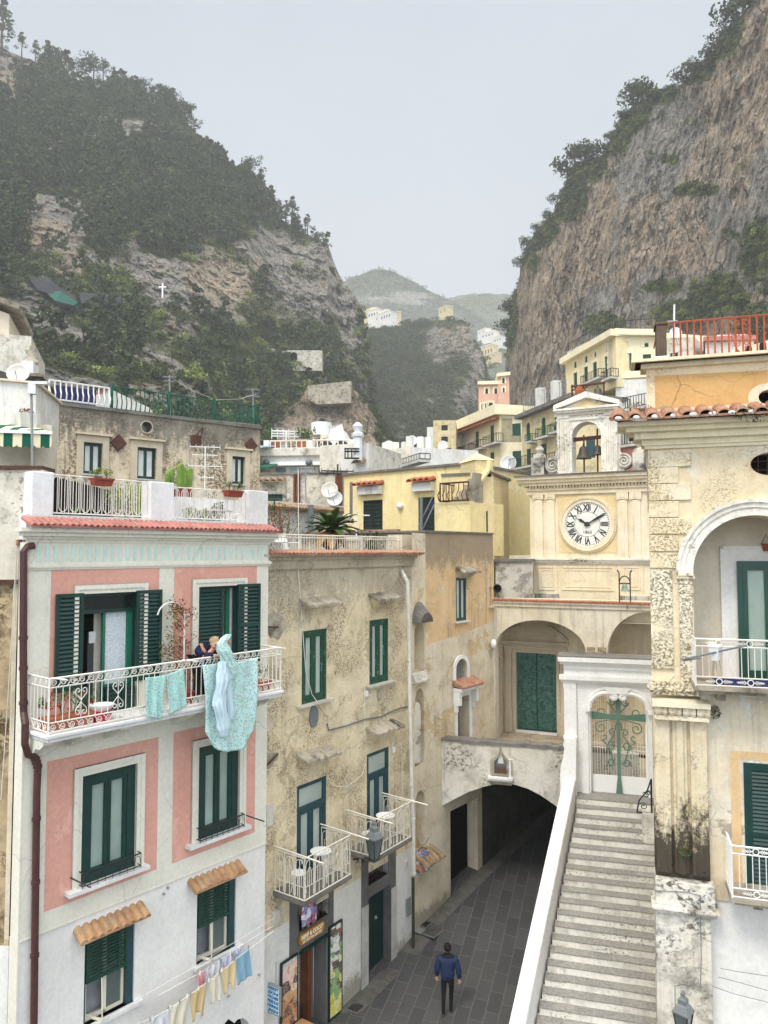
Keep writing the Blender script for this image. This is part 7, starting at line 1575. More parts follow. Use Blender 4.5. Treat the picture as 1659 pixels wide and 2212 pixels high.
xa=FS.h(Z('z1',300,250))[0]; xb=FS.h(Z('z1',665,250))[0]; m=MB(); zr=FS.h(Z('z1',500,205))[1]; bars(m,FS,xa,xb,zt+.1,zr,.2,.025,.035,bow=.12,d=-.1); m.build('white_railing','clean_white',gh)
m=MB(); zr2=FS.h(Z('z1',1200,290))[1]; bars(m,FS,xb+.1,FS.L,zt+.02,zr2,.19,.022,.03,bow=.1,d=-.1); f=plane2(FS.w(FS.L,0,-.1).xy,FS.w(FS.L,0,-6).xy); bars(m,f,0,5.8,zt+.02,zr2,.19,.022,.03)
for x in(1025,1300,1545,680): a=FS.h(Z('z1',x,300))[0]; m.tube([FS.w(a,zt,-.1),FS.w(a,zr2+.1,-.1)],.06,5)
m.build('green_railing','green_rail',gh)
m=MB(FS); m.box(-.05,FS.L+.05,zt-.1,zt+.03,-8,.06) if abs(zs0-zs1)<.4 else None; m.build('roof_coping','concrete_rim',gh)
# roof shed, blue sheet, white awning roof behind railing
m=MB(FS); a0,b0=FS.h(Z('z1',340,250),-1.5)[0],FS.h(Z('z1',580,250),-1.5)[0]; m.box(a0,b0,zt,zr+.15,-1.6,-1.5); m.build('blue_sheet','net_blue',gh)
sh=thing('roof_hut','small white roof hut with a sloping wall behind the railings','hut',FS.w(FS.h(Z('z1',600,300),-2.5)[0],zt,-2.5)); m=MB(FS); a=FS.h(Z('z1',590,250),-2.5); b=FS.h(Z('z1',905,350),-2.5); c=FS.h(Z('z1',665,235),-2.5)
m.poly([(a[0],zt),(b[0]+.5,zt),(b[0],b[1]),(c[0],c[1]),(a[0],c[1]-.3)],-4.5,-2.5); m.build('hut_wall','white_house',sh); m=MB(FS); w=FS.w; m.hexa([w(a[0],c[1]-.3,-4.6),w(c[0],c[1],-4.6),w(c[0],c[1],-2.4),w(a[0],c[1]-.3,-2.4),w(a[0],c[1]-.2,-4.6),w(c[0],c[1]+.1,-4.6),w(c[0],c[1]+.1,-2.4),w(a[0],c[1]-.2,-2.4)]); m.build('hut_roof','tile_red',sh)
for x,y in((713,560),(1513,575)): p=FS.h(Z('z1',x,y)); MB(FS).poly([(p[0],p[1]-.35),(p[0]+.33,p[1]),(p[0],p[1]+.35),(p[0]-.33,p[1])],.0,.06).build('iron_tie_plate','brown_rust',gh)
lp=zp(FS,'z1',1183,545,.4); t=thing('wall_lamp','rusty square wall lamp on the stained house','lamp',lp); m=MB(); m.wbox(lp,(.35,.3,.4),.8); m.build('lamp_box','brown_rust',t); m=MB(); m.tube([lp+Vector((0,0,.2)),lp+Vector((.2,.3,.6)),lp+Vector((.1,.5,.3))],.03,4); m.tube([lp-Vector((0,0,.2)),lp-Vector((0,0,.45))],.03,4); m.build('bracket','brown_rust',t)
# antennas
def yagi(base,top,label,els,boom,mt='white_iron',r=.02):
    t=thing('tv_antenna',label,'antenna',base); b,tp=Vector(base),Vector(top); MB().tube([b,tp],r,4).build('mast',mt,t); m=MB()
    for (h,L) in els:
        c=b.lerp(tp,h); m.tube([c-boom*L,c+boom*L],r*.8,4)
        n=6
        for i in range(n): q=c+boom*L*(2*i/(n-1)-1); cr_=Vector((-boom.y,boom.x,0)).normalized(); m.tube([q-cr_*L*.35,q+cr_*L*.35],r*.4,3); m.tube([q-Vector((0,0,L*.18)),q+Vector((0,0,L*.18))],r*.4,3)
    m.build('elements',mt,t); return t
bm=Vector((1,.2,0)).normalized()
yagi(zp(FP,'z1',1235,850,-1.5),zp(FP,'z1',1238,580,-1.5),'large white tv antenna beside the cactus on the pink terrace',[(.98,.35),(.8,.3),(.55,.38),(.3,.2)],bm,'clean_white',.014)
yagi(FS.w(FS.h(Z('z1',1027,370),-.3)[0],zt,-.3),zp(FS,'z1',1022,150,-.3),'thin antenna on the green roof railing, middle of the stained house',[(.95,.25),(.85,.2)],bm,'grey_metal',.03)
yagi(FS.w(FS.h(Z('z1',1530,440),-.3)[0],zt,-.3),zp(FS,'z1',1525,232,-.3),'thin antenna at the right end of the green roof railing',[(.97,.3),(.8,.3)],bm,'grey_metal',.03)
m=MB(); m.tube([zp(FS,'z1',1025,160,-.3),zp(FS,'z1',1150,240,-.3),zp(FS,'z1',1300,300,-.3),zp(FS,'z1',1450,295,-.3),zp(FS,'z1',1545,265,-.3)],.012,3); t=m.build('antenna_wire','white_iron'); tag(t,'pale wire slung between the antennas above the green railing','wire')
# --- far left: awning house
FU=Fc(-90,21,110,21.5)
aw_=thing('awning_house','white house with a green and cream striped awning at the left edge','house',FU.w(0,0)); u_=lambda x,y,d=0: FU.h(Z('a1',x,y),d)
z1=u_(0,1010)[1]; z2=u_(340,1068)[1]; x1=u_(400,1100)[0]; za=u_(200,1470)[1]; m=MB(FU)
m.wall([(0,za-.2),(x1,za-.2),(x1,z2),(0,z1)],[],0); m.body([(0,za-.2),(x1,za-.2),(x1,z2),(0,z1)],3); m.build('wall','white_house',aw_)
xq=u_(262,1800)[0]; xr=u_(565,1800)[0]; m=MB(FU); zb=u_(300,2000)[1]-1; m.box(0,xq,zb,za-.2,-2.2,-2.1); m.box(xq,x1,zb,za-.2,-2.,-1.6); m.box(u_(385,1800)[0],xr,zb,za-.1,-.8,0.); m.build('porch_wall','recess_cream',aw_)
w=FU.w; m=MB(FU); w=FU.w; m.hexa([w(0,z1,-3),w(x1+.1,z2,-3),w(x1+.1,z2,.1),w(0,z1,.1),w(0,z1+.06,-3),w(x1+.1,z2+.06,-3),w(x1+.1,z2+.06,.1),w(0,z1+.06,.1)]); m.build('coping','hood_cream',aw_)
sm=NT('awning_stripe',.8,.1); fx=sm.math('MULTIPLY',sm.sep()[0],1/.46); fr_=sm.math('FRACT',sm.math('ADD',fx,50)); c=sm.mix(sm.math('GREATER_THAN',fr_,.5),S('#E3D9B8'),S('#1c5a48')); sm.col(c)
zt_=u_(0,1462)[1]; zf=u_(300,1600,1.6)[1]; xa=-.2; xb=u_(575,1640,1.3)[0]; xc=u_(450,1535)[0]
m=MB(FU); m.hexa([w(xa,zt_-.05,0),w(xc,zt_-.25,0),w(xb,zf,1.3),w(xa,zf,1.3),w(xa,zt_,0),w(xc,zt_-.2,0),w(xb,zf+.04,1.3),w(xa,zf+.04,1.3)]); A_=m.build('awning','awning_stripe',aw_)
m=MB(FU); n=13
for i in range(n):
    a0=xa+(xb-xa)*i/n;a1=xa+(xb-xa)*(i+1)/n; c=(a0+a1)/2
    m.poly([(a0,zf),(a0,zf-.3)]+[(c-(a1-a0)/2*math.cos(t),zf-.3-.08*math.sin(t)) for t in np.linspace(.4,2.74,4)]+[(a1,zf-.3),(a1,zf)],1.3,1.315)
m.build('valance','awning_stripe',A_); MB(FU).box(xa,xb+.02,zf,zf+.09,1.28,1.36).build('front_bar','clean_white',A_)
pl=zp(FU,'a1',345,1100,1.6); pb=zp(FU,'a1',362,2010,1.6); t=thing('street_lamp','slim grey pole with a floodlight in front of the awning','street lamp',pb); MB().tube([pb-Vector((0,0,.1)),pl],.035,6).build('pole','grey_metal',t); m=MB(); m.wbox(pl+Vector((.05,0,-.05)),(.2,.2,.3),.1); m.wbox(pl+Vector((.22,0,.1)),(.5,.2,.08),.0); m.build('lamp_head','satellite_white',t)
pt=zp(FU,'a1',290,1500,.15); t=thing('flower_pot','pale square pot with dead plant above the striped awning','pot',pt); m=MB(); m.lathe(pt-Vector((0,0,.15)),[(.3,0),(.36,.42)],4); m.build('pot_body','white_house',t); m=MB(); leaves(m,pt+Vector((0,0,.35)),.2,60,.05,(1,1,.5)); m.build('dead_plant','wood_brown',t)
# upper left houses
FV=Fc(-120,60,65,62); v_=lambda x,y: FV.h(Z('a1',x,y))
hs=thing('old_house','beige old house under a tiled cornice at the upper left edge','house',FV.w(0,0)); m=MB(FV); a=v_(345,540); b=v_(98,120)
m.box(0,a[0],8,a[1],-10,0); m.build('lower_wall','old_white_grimy',hs); m=MB(FV); zz=FV.h(Z('a1',0,95)); m.poly([(0,a[1]),(b[0],a[1]),(b[0],b[1]-1.2),(0,zz[1])],-8,-.5); m.build('upper_wall','hood_cream',hs); m=MB(FV); w=FV.w
m.hexa([w(0,zz[1]+.4,-8.5),w(b[0]+.8,b[1]-.9,-8.5),w(b[0]+.8,b[1]-.9,.3),w(0,zz[1]+.4,.3),w(0,zz[1]+.9,-8.5),w(b[0]+.9,b[1]-.5,-8.5),w(b[0]+.9,b[1]-.5,.4),w(0,zz[1]+.9,.4)]); m.build('cornice','hood_stone',hs)
FV2=Fc(-120,36,90,37); v2=lambda x,y,d=0: FV2.h(Z('a1',x,y),d)
hs=thing('chimney_house','stone parapet house with a white chimney and rusty dish, upper left','house',FV2.w(0,0)); m=MB(FV2); q0=v2(0,885);q1=v2(180,960);q2=v2(440,990); m.poly([(0,8),(q2[0],8),(q2[0],q2[1]),(q1[0]+.3,q1[1]-.2),(0,v2(0,880)[1]+.6)],-4,0); m.build('wall','grey_stain',hs)
m=MB(FV2); m.box(q1[0],q2[0]+.15,q2[1],q2[1]+.15,-4,.15); m.build('coping','hood_stone',hs)
a=v2(228,800);b=v2(358,948); m=MB(FV2); m.box(a[0],b[0],b[1]-.3,a[1],-1.4,-.1); cmn=m.build('chimney','parapet_white',hs); c=FV2.w((a[0]+b[0])/2,a[1],-.75); q=(b[0]-a[0])*.72; MB().lathe(c,[(q*1.1,0),(q*1.1,.08),(q*.6,.35),(q*.25,.65),(.04,.95)],4).build('chimney_cap','hood_stone',cmn)
dish(zp(FV2,'a1',200,945,.4),(.2,-1,.35),.55,'small rust-stained satellite dish by the white chimney at the upper left',mat='dish_rusty' if 'dish_rusty' in M else plain('dish_rusty',S('#D5D2CA'),.6,.2,.1,3,wear=S('#b05a30'),wt=.6))
# --- palm terrace: rail, palm, chairs
m=MB(); za=FB.h(Z('z4',1000,930),-.05)[1]; zb=FB.h(Z('z4',800,1015),-.05)[1]; ra=FB.h(Z('z4',120,930),-.05)[0]; rb_=FB.h(Z('z4',997,1000),-.05)[0]
bars(m,FB,ra,rb_,11.8,12.6,.105,.0085,.018,mid=(12.53,),d=-.2)
for q in np.arange(ra,rb_,1.3): m.tube([FB.w(q,11.75,-.2),FB.w(q,12.62,-.2)],.022,5)
f=plane2(FB.w(rb_,0,-.02).xy,FB.w(rb_,0,-3).xy); bars(m,f,0,2.9,11.8,12.6,.105,.0085,.018,mid=(12.53,)); m.build('terrace_railing','white_bar_rusty',bg_)
pc=FB.h(Z('z4',540,1000),-1.6); c=FB.w(pc[0],11.75,-1.6)
t=thing('sago_palm','sago palm with a stout trunk and arching fronds on the middle terrace','palm',c)
zt_=FB.h(Z('z4',540,880),-1.6)[1]; m=MB(); hgt=zt_-11.72; m.lathe(c,[(.2,0),(.17,hgt*.4),(.24,hgt*.75),(.27,hgt*.95),(.12,hgt+.08)],12); m.build('trunk',plain('trunk_brown',S('#4a3a2c'),.9,.1,.4,14,bump=.8),t)
m=MB()
for i in range(60): a=R(0,6.28); z=R(.5,1)*hgt; m.tube([c+Vector((math.cos(a)*.2,math.sin(a)*.2,z)),c+Vector((math.cos(a)*.31,math.sin(a)*.31,z+.06))],.02,3)
m.build('frond_stub','wood_brown',t)
def frond(m,c,a,L,el,droop,w0):
    pts=[]; n=9
    for i in range(n+1): s=i/n; e=el-droop*s; pts.append((pts[-1] if pts else Vector(c))+Vector((math.cos(a)*math.cos(e),math.sin(a)*math.cos(e),math.sin(e)))*(L/n)*(1 if pts else 0))
    m.tube(pts,.014,3,cap=False); side=Vector((-math.sin(a),math.cos(a),0))
    for i in range(1,n*3):
        s=i/(n*3); k=min(int(s*n),n-1); p=pts[k].lerp(pts[k+1],s*n-k); d=(pts[k+1]-pts[k]).normalized(); wl=w0*math.sin(math.pi*min(1,s*.88+.12))**.6
        for sx in(-1,1):
            u=(side*sx+d*.55+Vector((0,0,.18))).normalized()*wl; b=d*.028; m.face([p-b,p+u-b*.2,p+u+b*.2,p+b])
top=c+Vector((0,0,hgt+.02)); gm_=MB(); bm_=MB()
for i in range(46):
    a=i*2.4; lay_=i/46; frond(gm_ if i>7 else bm_,top,a,R(.72,.98),.15+lay_*1.15-.35*(i<8),.75+.5*R(0,1),.17)
gm_.build('frond','leaf_palm',t); bm_.build('dry_frond',plain('leaf_tan',S('#b08a4c'),.8,.1,.2),t)
def shrub(c,r,h,label,mats,n=420,ls=.045,sq=(1,1,1),name='shrub',cat='shrub',group=None):
    t=thing(name,label,cat,c,group); m=MB(); st=MB(); tips=stems(st,c,h,14,r,.012); st.build('stem','wood_brown',t)
    for q,mt in enumerate(mats):
        m=MB()
        for _ in range(10): a=R(0,6.28); d=r*R(0,.8); leaves(m,Vector(c)+Vector((math.cos(a)*d*sq[0],math.sin(a)*d*sq[1],h*R(.25,.95))),r*.42,n//(10*len(mats)),ls)
        m.build('foliage' if q==0 else 'red_foliage',mt,t)
    return t
c=FB.w(FB.h(Z('z4',215,1000),-1.2)[0],11.75,-1.2); shrub(c,.7,1.6,'reddish half-bare climber on a trellis at the left end of the middle terrace',['leaf_red','leaf_mid'],900,.035)
c=FB.w(FB.h(Z('z4',820,1000),-1.)[0],11.75,-1.); shrub(c,.45,1.,'spiky green shrub behind the rail at the right end of the middle terrace',['leaf_mid','leaf_dark'],500,.06)
c=FB.w(FB.h(Z('z4',590,1000),-.6)[0],11.75,-.6); shrub(c,.3,.5,'low green plant at the foot of the sago palm',['leaf_mid','leaf_bright'],240,.04)
gchair(FB.w(FB.h(Z('z4',255,980),-.6)[0],11.75,-.6),.9,'white plastic chair at the left end of the middle terrace'); gtable(FB.w(FB.h(Z('z4',165,980),-.8)[0],11.75,-.8),.36,'round white table at the left end of the middle terrace',.68)
c=FB.w(FB.h(Z('z4',705,900),-2.6)[0],11.75,-2.6); zc=FB.h(Z('z4',700,775),-2.6)[1]; t=thing('line_post','thin ornate clothes line post in front of the yellow house','post',c); m=MB(); m.tube([c,Vector((c.x,c.y,zc))],.022,4); m.build('post_body','white_iron',t); m=MB(); tpp=Vector((c.x,c.y,zc)); m.tube([tpp-bm*.45+Vector((0,0,.05)),tpp+bm*.45+Vector((0,0,.05))],.02,4)
for sx in(-1,1): m.tube([tpp+bm*sx*(.1-.09*math.cos(a))+Vector((0,0,-.12+.1*math.sin(a))) for a in np.linspace(0,5,9)],.012,4)
m.build('crossbar','white_iron',t)
MB(FT).box(.3,4.2,12.84,12.9,-.3,-.1).build('rim','tile_brick',orange)
# --- mid-left houses M
FM=Fc(552,44,770,43); q_=lambda x,y,d=0: FM.h(Z('a2',x,y),d)
z1=q_(600,655)[1]; m1=thing('grimy_house','grey stained house wall with rusty dishes between the roofs','house',FM.w(0,8)); a0=0; a1=q_(1245,700)[0]; wr=(q_(130,915)[0],q_(432,915)[0],q_(300,1010)[1],q_(300,915)[1]); m=MB(FM); o=rloop(0,a1,8,z1); m.wall(o,[rloop(*wr)],.15); m.body(o,5); m.build('wall',plaster('grimy_grey',S('#CFC8B6'),S('#A9A497'),.9,dirt=S('#6b6861'),da=.75,streak=.7,sc_=S('#5f5c55'),bump=.5,off=71,patch=S('#E0DBCC'),pt=.6,flecks=.8,fs=3),m1)
fwin(FM,wr,m1,'shutter_green'); tile_roof(FM,q_(130,880)[0],q_(480,880)[0],wr[3]+.9,0,.6,.2,'tile_old',m1,.4)
m=MB(FM); m.box(-.1,a1+.1,z1,z1+.12,-5,.1); m.build('coping','concrete_rim',m1)
m=MB(); 
for x,rr in((600,.12),(650,.16),(1170,.22),(1210,.14)): a=q_(x,700)[0]; m.tube([FM.w(a,z1,.12),FM.w(a,9,.12)],rr*.7,6)
m.build('drain_pipe','wood_brown',m1)
dish(zp(FM,'a2',1055,860,.8),(-.1,-1,.35),.5,'upper satellite dish streaked with rust on the grey wall',mat='dish_rusty'); dish(zp(FM,'a2',1125,975,.9),(-.15,-1,.3),.46,'lower clean white satellite dish on the grey wall')
# sloping tile-edged wall in front
FM2=Fc(556,39,745,vp=2600); q2=lambda x,y,d=0: FM2.h(Z('a2',x,y),d); a=q2(236,1005);b=q2(1240,1075)
m2=thing('white_annex','low white annex under a weathered tiled ledge behind the palm terrace','house',FM2.w(0,8)); o=[(0,8),(b[0],8),(b[0],b[1]),(0,a[1])]; m=MB(FM2); m.wall(o,[],0); m.body(o,3); m.build('wall','white_house',m2)
w=FM2.w; za=q2(236,1065)[1]; zb=q2(1240,1140)[1]; m=MB(); n=30
for i in range(n): s=(i+.5)/n; m.tube([w(b[0]*s,za+(zb-za)*s+.12,0),w(b[0]*s,za+(zb-za)*s-.1,.4)],.11,6)
m.hexa([w(0,za-.05,0),w(b[0],zb-.05,0),w(b[0],zb-.16,.35),w(0,za-.16,.35),w(0,za+.1,0),w(b[0],zb+.1,0),w(b[0],zb-.06,.35),w(0,za-.06,.35)]); m.build('tile_ledge','tile_old',m2)
m=MB(); m.tube([zp(FM2,'a2',805,1430,.5),zp(FM2,'a2',807,1060,.5)],.17,6); m.tube([zp(FM2,'a2',787,1430,.5),zp(FM2,'a2',787,1195,.5)],.1,6); m.tube([zp(FM2,'a2',632,1300,.5),zp(FM2,'a2',632,1160,.5)],.06,5); m.build('flue_pipe','rubber_grey',m2)
yagi(zp(FM2,'a2',322,1220,1),zp(FM2,'a2',326,925,1),'dark tv antenna in front of the tiled ledge, left',[(.98,.5),(.9,.6)],bm,'black_iron',.04)
yagi(zp(FM,'a2',740,1030,1.4),zp(FM,'a2',735,560,1.4),'tall dark antenna mast against the grey wall',[(.97,.5),(.85,.7)],bm,'grey_metal',.05)
yagi(zp(FM,'a2',1160,700,1.4),zp(FM,'a2',1165,520,1.4),'dark antenna over the right end of the grey wall',[(.5,.9),(.3,1.)],bm,'black_iron',.05)
# white house with big glazed doors, roof terrace above
FN=Fc(552,52,690,51.5); n_=lambda x,y,d=0: FN.h(Z('a2',x,y),d); zc=n_(600,410)[1]; z1=n_(600,700)[1]-1; a1=FN.h(Z('a2',1375,500))[0]; xl=n_(185,500)[0]
gw=[(n_(285,520)[0],n_(710,520)[0],z1+.3,n_(500,512)[1]),(n_(855,510)[0],n_(1282,510)[0],z1+.3,n_(1000,500)[1])]
wh=thing('white_terrace_house','white house with two wide glazed doors and a railed roof terrace','house',FN.w(xl,z1)); o=rloop(xl-2,a1,z1-3,zc); m=MB(FN); m.wall(o,[rloop(*r) for r in gw],.3); m.body(o,9); m.build('wall','white_house',wh)
for i,r in enumerate(gw): window(FN,r,wh,frame='cream_frame',pane='glass_blue' if i==0 else 'glass_grey',fw=.14,rec=.2,lw=.12,surround=None)
m=MB(FN); m.box(n_(190,440)[0],n_(1310,430)[0],zc-.7,zc-.45,0,.35); m.build('awning_box','clean_white',wh)
m=MB(FN); m.box(xl-2,a1+.3,zc,zc+.5,-9,.3); m.build('roof_slab','old_white_grimy',wh)
zr=n_(600,208)[1]; zf=n_(600,365)[1]; m=MB()
bars(m,FN,n_(265,300)[0],n_(755,300)[0],zc+.5,zr,.36,.045,.06,d=0); bars(m,FN,n_(825,300)[0],n_(1305,300)[0],zc+.5,zr,.36,.045,.06,d=0); m.build('roof_railing','white_bar_rusty',wh)
for x0,x1,y in((185,255,205),(758,825,203),(1310,1375,192)): m=MB(FN); m.box(n_(x0,300)[0],n_(x1,300)[0],zc+.5,n_(x0,y)[1],-1,.1); m.build('pillar','white_house',wh)
for x in(215,782,1333): c=zp(FN,'a2',x,495,.4); m=MB(); m.ball(c,.25,10); m.build('globe_lamp','lamp_metal',wh,smooth=True)
t=thing('parked_car','pale covered car seen behind the roof terrace railing','car',FN.w(n_(1000,350)[0],zc+.5,-3)); m=MB(FN); a=n_(950,350,-3)[0]; b=n_(1290,350,-3)[0]; L_c=b-a
prof=[(a,zc+.9),(a+.05*L_c,zc+1.5),(a+.2*L_c,zc+1.7),(a+.33*L_c,zc+2.5),(a+.75*L_c,zc+2.55),(a+.95*L_c,zc+1.8),(b,zc+1.6),(b,zc+.9)]; m.poly(prof,-5.5,-3); m.build('body','satellite_white',t,bevel=.15)
for q in(.2,.78): MB(FN).lathe(FN.w(a+L_c*q,zc+1.0,-3.1),[(.5,0),(.5,.2)],14,FN.n.to_3d()).build('wheel','black_iron',t)
yagi(zp(FN,'a2',480,360,-.5),zp(FN,'a2',478,75,-.5),'white panel antenna on the left roof terrace railing',[(.97,1.),(.85,1.),(.73,1.)],bm,'clean_white',.07)
for lab,x in(('terracotta pot of plants behind the left roof railing, next to the pillar',305),('terracotta pot of plants behind the left roof railing, near its right end',730)): a=n_(x,350,-.8)[0]; planter(FN,a-.5,a+.5,zc+.5,-1.1,-.5,.6,lab,ph=.8,nl=120,ls=.14,mat='terracotta',group=None)
# right annex with louvred window, chimney
FN2=Fc(690,49,770,48); r2=lambda x,y,d=0: FN2.h(Z('a2',x,y),d); za=r2(1500,240)[1]; o=rloop(0,r2(1575,400)[0],z1-3,za); wr=(r2(1410,560)[0],r2(1515,560)[0],r2(1450,640)[1]-1,r2(1450,515)[1])
an=thing('annex_house','narrow stained annex with a green louvred window right of the white terrace house','house',FN2.w(0,z1)); m=MB(FN2); m.wall(o,[rloop(*wr)],.15); m.body(o,6); m.build('wall','old_white_grimy',an); fwin(FN2,wr,an,'shutter_green'); tile_roof(FN2,r2(1400,480)[0],r2(1545,480)[0],r2(1400,462)[1],0,.7,.3,'tile_old',an,.35)
f=plane2(FN2.w(o[1][0],0,0).xy,(FN2.w(o[1][0],0,0).xy+Vector((2.0,5.)))); m=MB(f); m.poly([(0,z1-3),(f.L,z1-3),(f.L,za-1.5),(0,za-.2)],-2,0); m.build('side_wall','white_house',an)
c=zp(FN2,'a2',1430,600,.6); m=MB(); m.tube([zp(FN2,'a2',1430,470,.5),zp(FN2,'a2',1428,165,.5)],.3,8); m.lathe(zp(FN2,'a2',1428,160,.5),[(.38,0),(.42,.2),(.2,.35),(.36,.7),(.12,.95)],8); m.build('flue','satellite_white',an); m=MB()
for q in(315,350,440): m.tube([zp(FN2,'a2',1255,q,.9),zp(FN2,'a2',1450,q,.9)],.06,4)
for x in(1262,1300,1350): m.tube([zp(FN2,'a2',x,315,.9),zp(FN2,'a2',x,440,.9)],.04,4)
m.build('flue_cage','black_iron',an)
hk=Fc(670,62,700,62); a=hk.h(Z('a2',935,120));b=hk.h(Z('a2',1092,210)); t=thing('roof_hut','small beige hut with two dark windows above the right roof railing','hut',hk.w(a[0],b[1])); m=MB(hk); o=rloop(a[0],b[0],b[1]-4,a[1]); xs2=[(hk.h(Z('a2',966,0))[0],hk.h(Z('a2',990,0))[0]),(hk.h(Z('a2',1047,0))[0],hk.h(Z('a2',1070,0))[0])]; zz=hk.h(Z('a2',0,172))[1]; m.wall(o,[rloop(p,q,zz-1.1,zz) for p,q in xs2],.3); m.body(o,5); m.build('wall','hood_cream',t)
for p,q in xs2: MB(hk).box(p,q,zz-1.1,zz,-.3,-.28).build('window','black_hole',t)
m=MB(); m.lathe(hk.w(b[0]-1,a[1],-1),[(.9,0),(.9,1.1)],12); m.build('water_tank','satellite_white',t)
# blue corrugated roof at left
m=MB(FN); a=n_(125,300,2);b=n_(280,145,2); w=FN.w; t=thing('tin_roof','light blue corrugated roof left of the white terrace house','roof',w(a[0],a[1],2)); m=MB(); m.hexa([w(a[0]-1,a[1],2),w(b[0]-.6,a[1],2),w(b[0],b[1],-3),w(a[0]-1,b[1],-3),w(a[0]-1,a[1]+.1,2),w(b[0]-.6,a[1]+.1,2),w(b[0],b[1]+.1,-3),w(a[0]-1,b[1]+.1,-3)]); m.build('roof_sheet',plain('tin_blue',S('#A9C0CF'),.4,.4,.1,1),t)
MB(FN).box(a[0]-1,b[0]-1.2,z1-2,a[1]-.4,-3,1.9).build('wall','grimy_grey',t); m=MB(); m.hexa([w(a[0]-1,a[1]-1.6,3.3),w(b[0]+.3,a[1]-1.6,3.3),w(b[0],a[1]-1.0,0),w(a[0]-1,a[1]-1.0,0),w(a[0]-1,a[1]-1.45,3.3),w(b[0]+.3,a[1]-1.45,3.3),w(b[0],a[1]-.85,0),w(a[0]-1,a[1]-.85,0)]); m.build('green_canopy','green_rail',t)
# ================= terrain: cliffs, wooded slopes, far hills
def vnoise(P,seed=0):
    i=np.floor(P).astype(np.int64); f=P-i; f=f*f*(3-2*f); out=0
    for dx in(0,1):
        for dy in(0,1):
            for dz in(0,1):
                h=((i[...,0]+dx)*374761393+(i[...,1]+dy)*668265263+(i[...,2]+dz)*2147483647+seed*974634777)&0xffffffff
                h=((h^(h>>13))*1274126177)&0xffffffff; h=((h^(h>>16))&0xffff)/65535.
                out=out+h*(f[...,0] if dx else 1-f[...,0])*(f[...,1] if dy else 1-f[...,1])*(f[...,2] if dz else 1-f[...,2])
    return out
def fbm(P,o=5,seed=0,r=.5,ridge=False):
    a=1.;s=0;t=0
    for k in range(o):
        n=vnoise(P*2.03**k+17.3*k,seed+k)
        if ridge: n=1-abs(2*n-1)
        s=s+a*n;t+=a;a*=r
    return s/t
def hillmat(name,rock,warmc,veg1,veg2,scale=1.,green=1.):
    rock=tuple(x*1.22 for x in rock); warmc=tuple(x*1.16 for x in warmc)
    t=NT(name,.95,.1); A=lambda n: (lambda o:(setattr(o,'attribute_name',n),o.outputs['Fac'])[1])(t.n('ShaderNodeAttribute'))
    P=t.map((scale,scale,scale)); st=t.map((scale,scale,scale*.28))
    n1=t.noise(.09,st,8,.68); n2=t.noise(.5,st,8,.72); n3=t.noise(.22,P,8,.7,.6)
    c=t.mix(t.ramp(t.math('ADD',A('warm'),t.math('MULTIPLY',t.math('SUBTRACT',n1,.5),2.6)),.3,.75),rock,warmc)
    c=t.mix(t.ramp(n2,.47,.62,0,.85),c,tuple(x*.3 for x in rock)); c=t.mix(t.ramp(n3,.5,.72,0,.65),c,tuple(min(1,x*1.7) for x in rock))
    c=t.mix(t.ramp(t.noise(.16,t.map((scale*1.4,scale*1.4,scale*.22),off=(40,3,9)),7,.7),.54,.68,0,.7),c,tuple(x*.6 for x in warmc))
    cv=t.ramp(t.vor(.16,t.map((scale,scale,scale*.4))),0,.05,.55,0); cr=t.math('MULTIPLY',cv,t.ramp(n3,.4,.6)); c=t.mix(cr,c,(.03,.028,.025)); wp=t.n('ShaderNodeMix',data_type='VECTOR'); wp.inputs[0].default_value=.5; nn=t.n('ShaderNodeTexNoise'); nn.inputs['Scale'].default_value=.05; nn.inputs['Detail'].default_value=7; Q=t.map((scale,scale,scale*.5)); t.l(Q,nn.inputs['Vector']); sv=t.n('ShaderNodeVectorMath',operation='SCALE'); t.l(nn.outputs['Color'],sv.inputs[0]); sv.inputs[3].default_value=34; av=t.n('ShaderNodeVectorMath',operation='ADD'); t.l(Q,av.inputs[0]); t.l(sv.outputs[0],av.inputs[1]); c2=t.math('MULTIPLY',t.ramp(t.vor(.075,av.outputs[0]),0,.022,.8,0),t.ramp(n1,.4,.5)); c=t.mix(c2,c,(.025,.023,.02)); cr=t.math('ADD',cr,c2)
    v=t.mix(t.ramp(t.noise(.35,P,6,.7),.4,.64),veg1,veg2); vm=t.ramp(t.math('ADD',A('veg'),t.math('MULTIPLY',t.math('SUBTRACT',t.noise(.3,P,7,.7),.5),1.7)),.44,.56); c=t.mix(vm,c,v)
    n4=t.noise(1.5,t.map((scale,scale,scale*.45)),6,.75); c=t.mix(t.math('MULTIPLY',t.ramp(n4,.5,.62,0,.6),t.ramp(vm,0,1,1,.0)),c,(.05,.046,.04)); c=t.mix(t.math('MULTIPLY',t.ramp(n4,.42,.34,0,.45),t.ramp(vm,0,1,1,.0)),c,tuple(min(1,x*1.5) for x in rock))
    t.col(c); t.bump(t.math('SUBTRACT',t.math('ADD',t.math('MULTIPLY',n2,1.6),t.math('ADD',n3,t.math('MULTIPLY',t.noise(1.6,st,5,.7),.5))),cr),1.8/scale,1.); return t.m
def finterp(px,tab): a=np.array(tab,float); return np.interp(px,a[:,0],a[:,1])
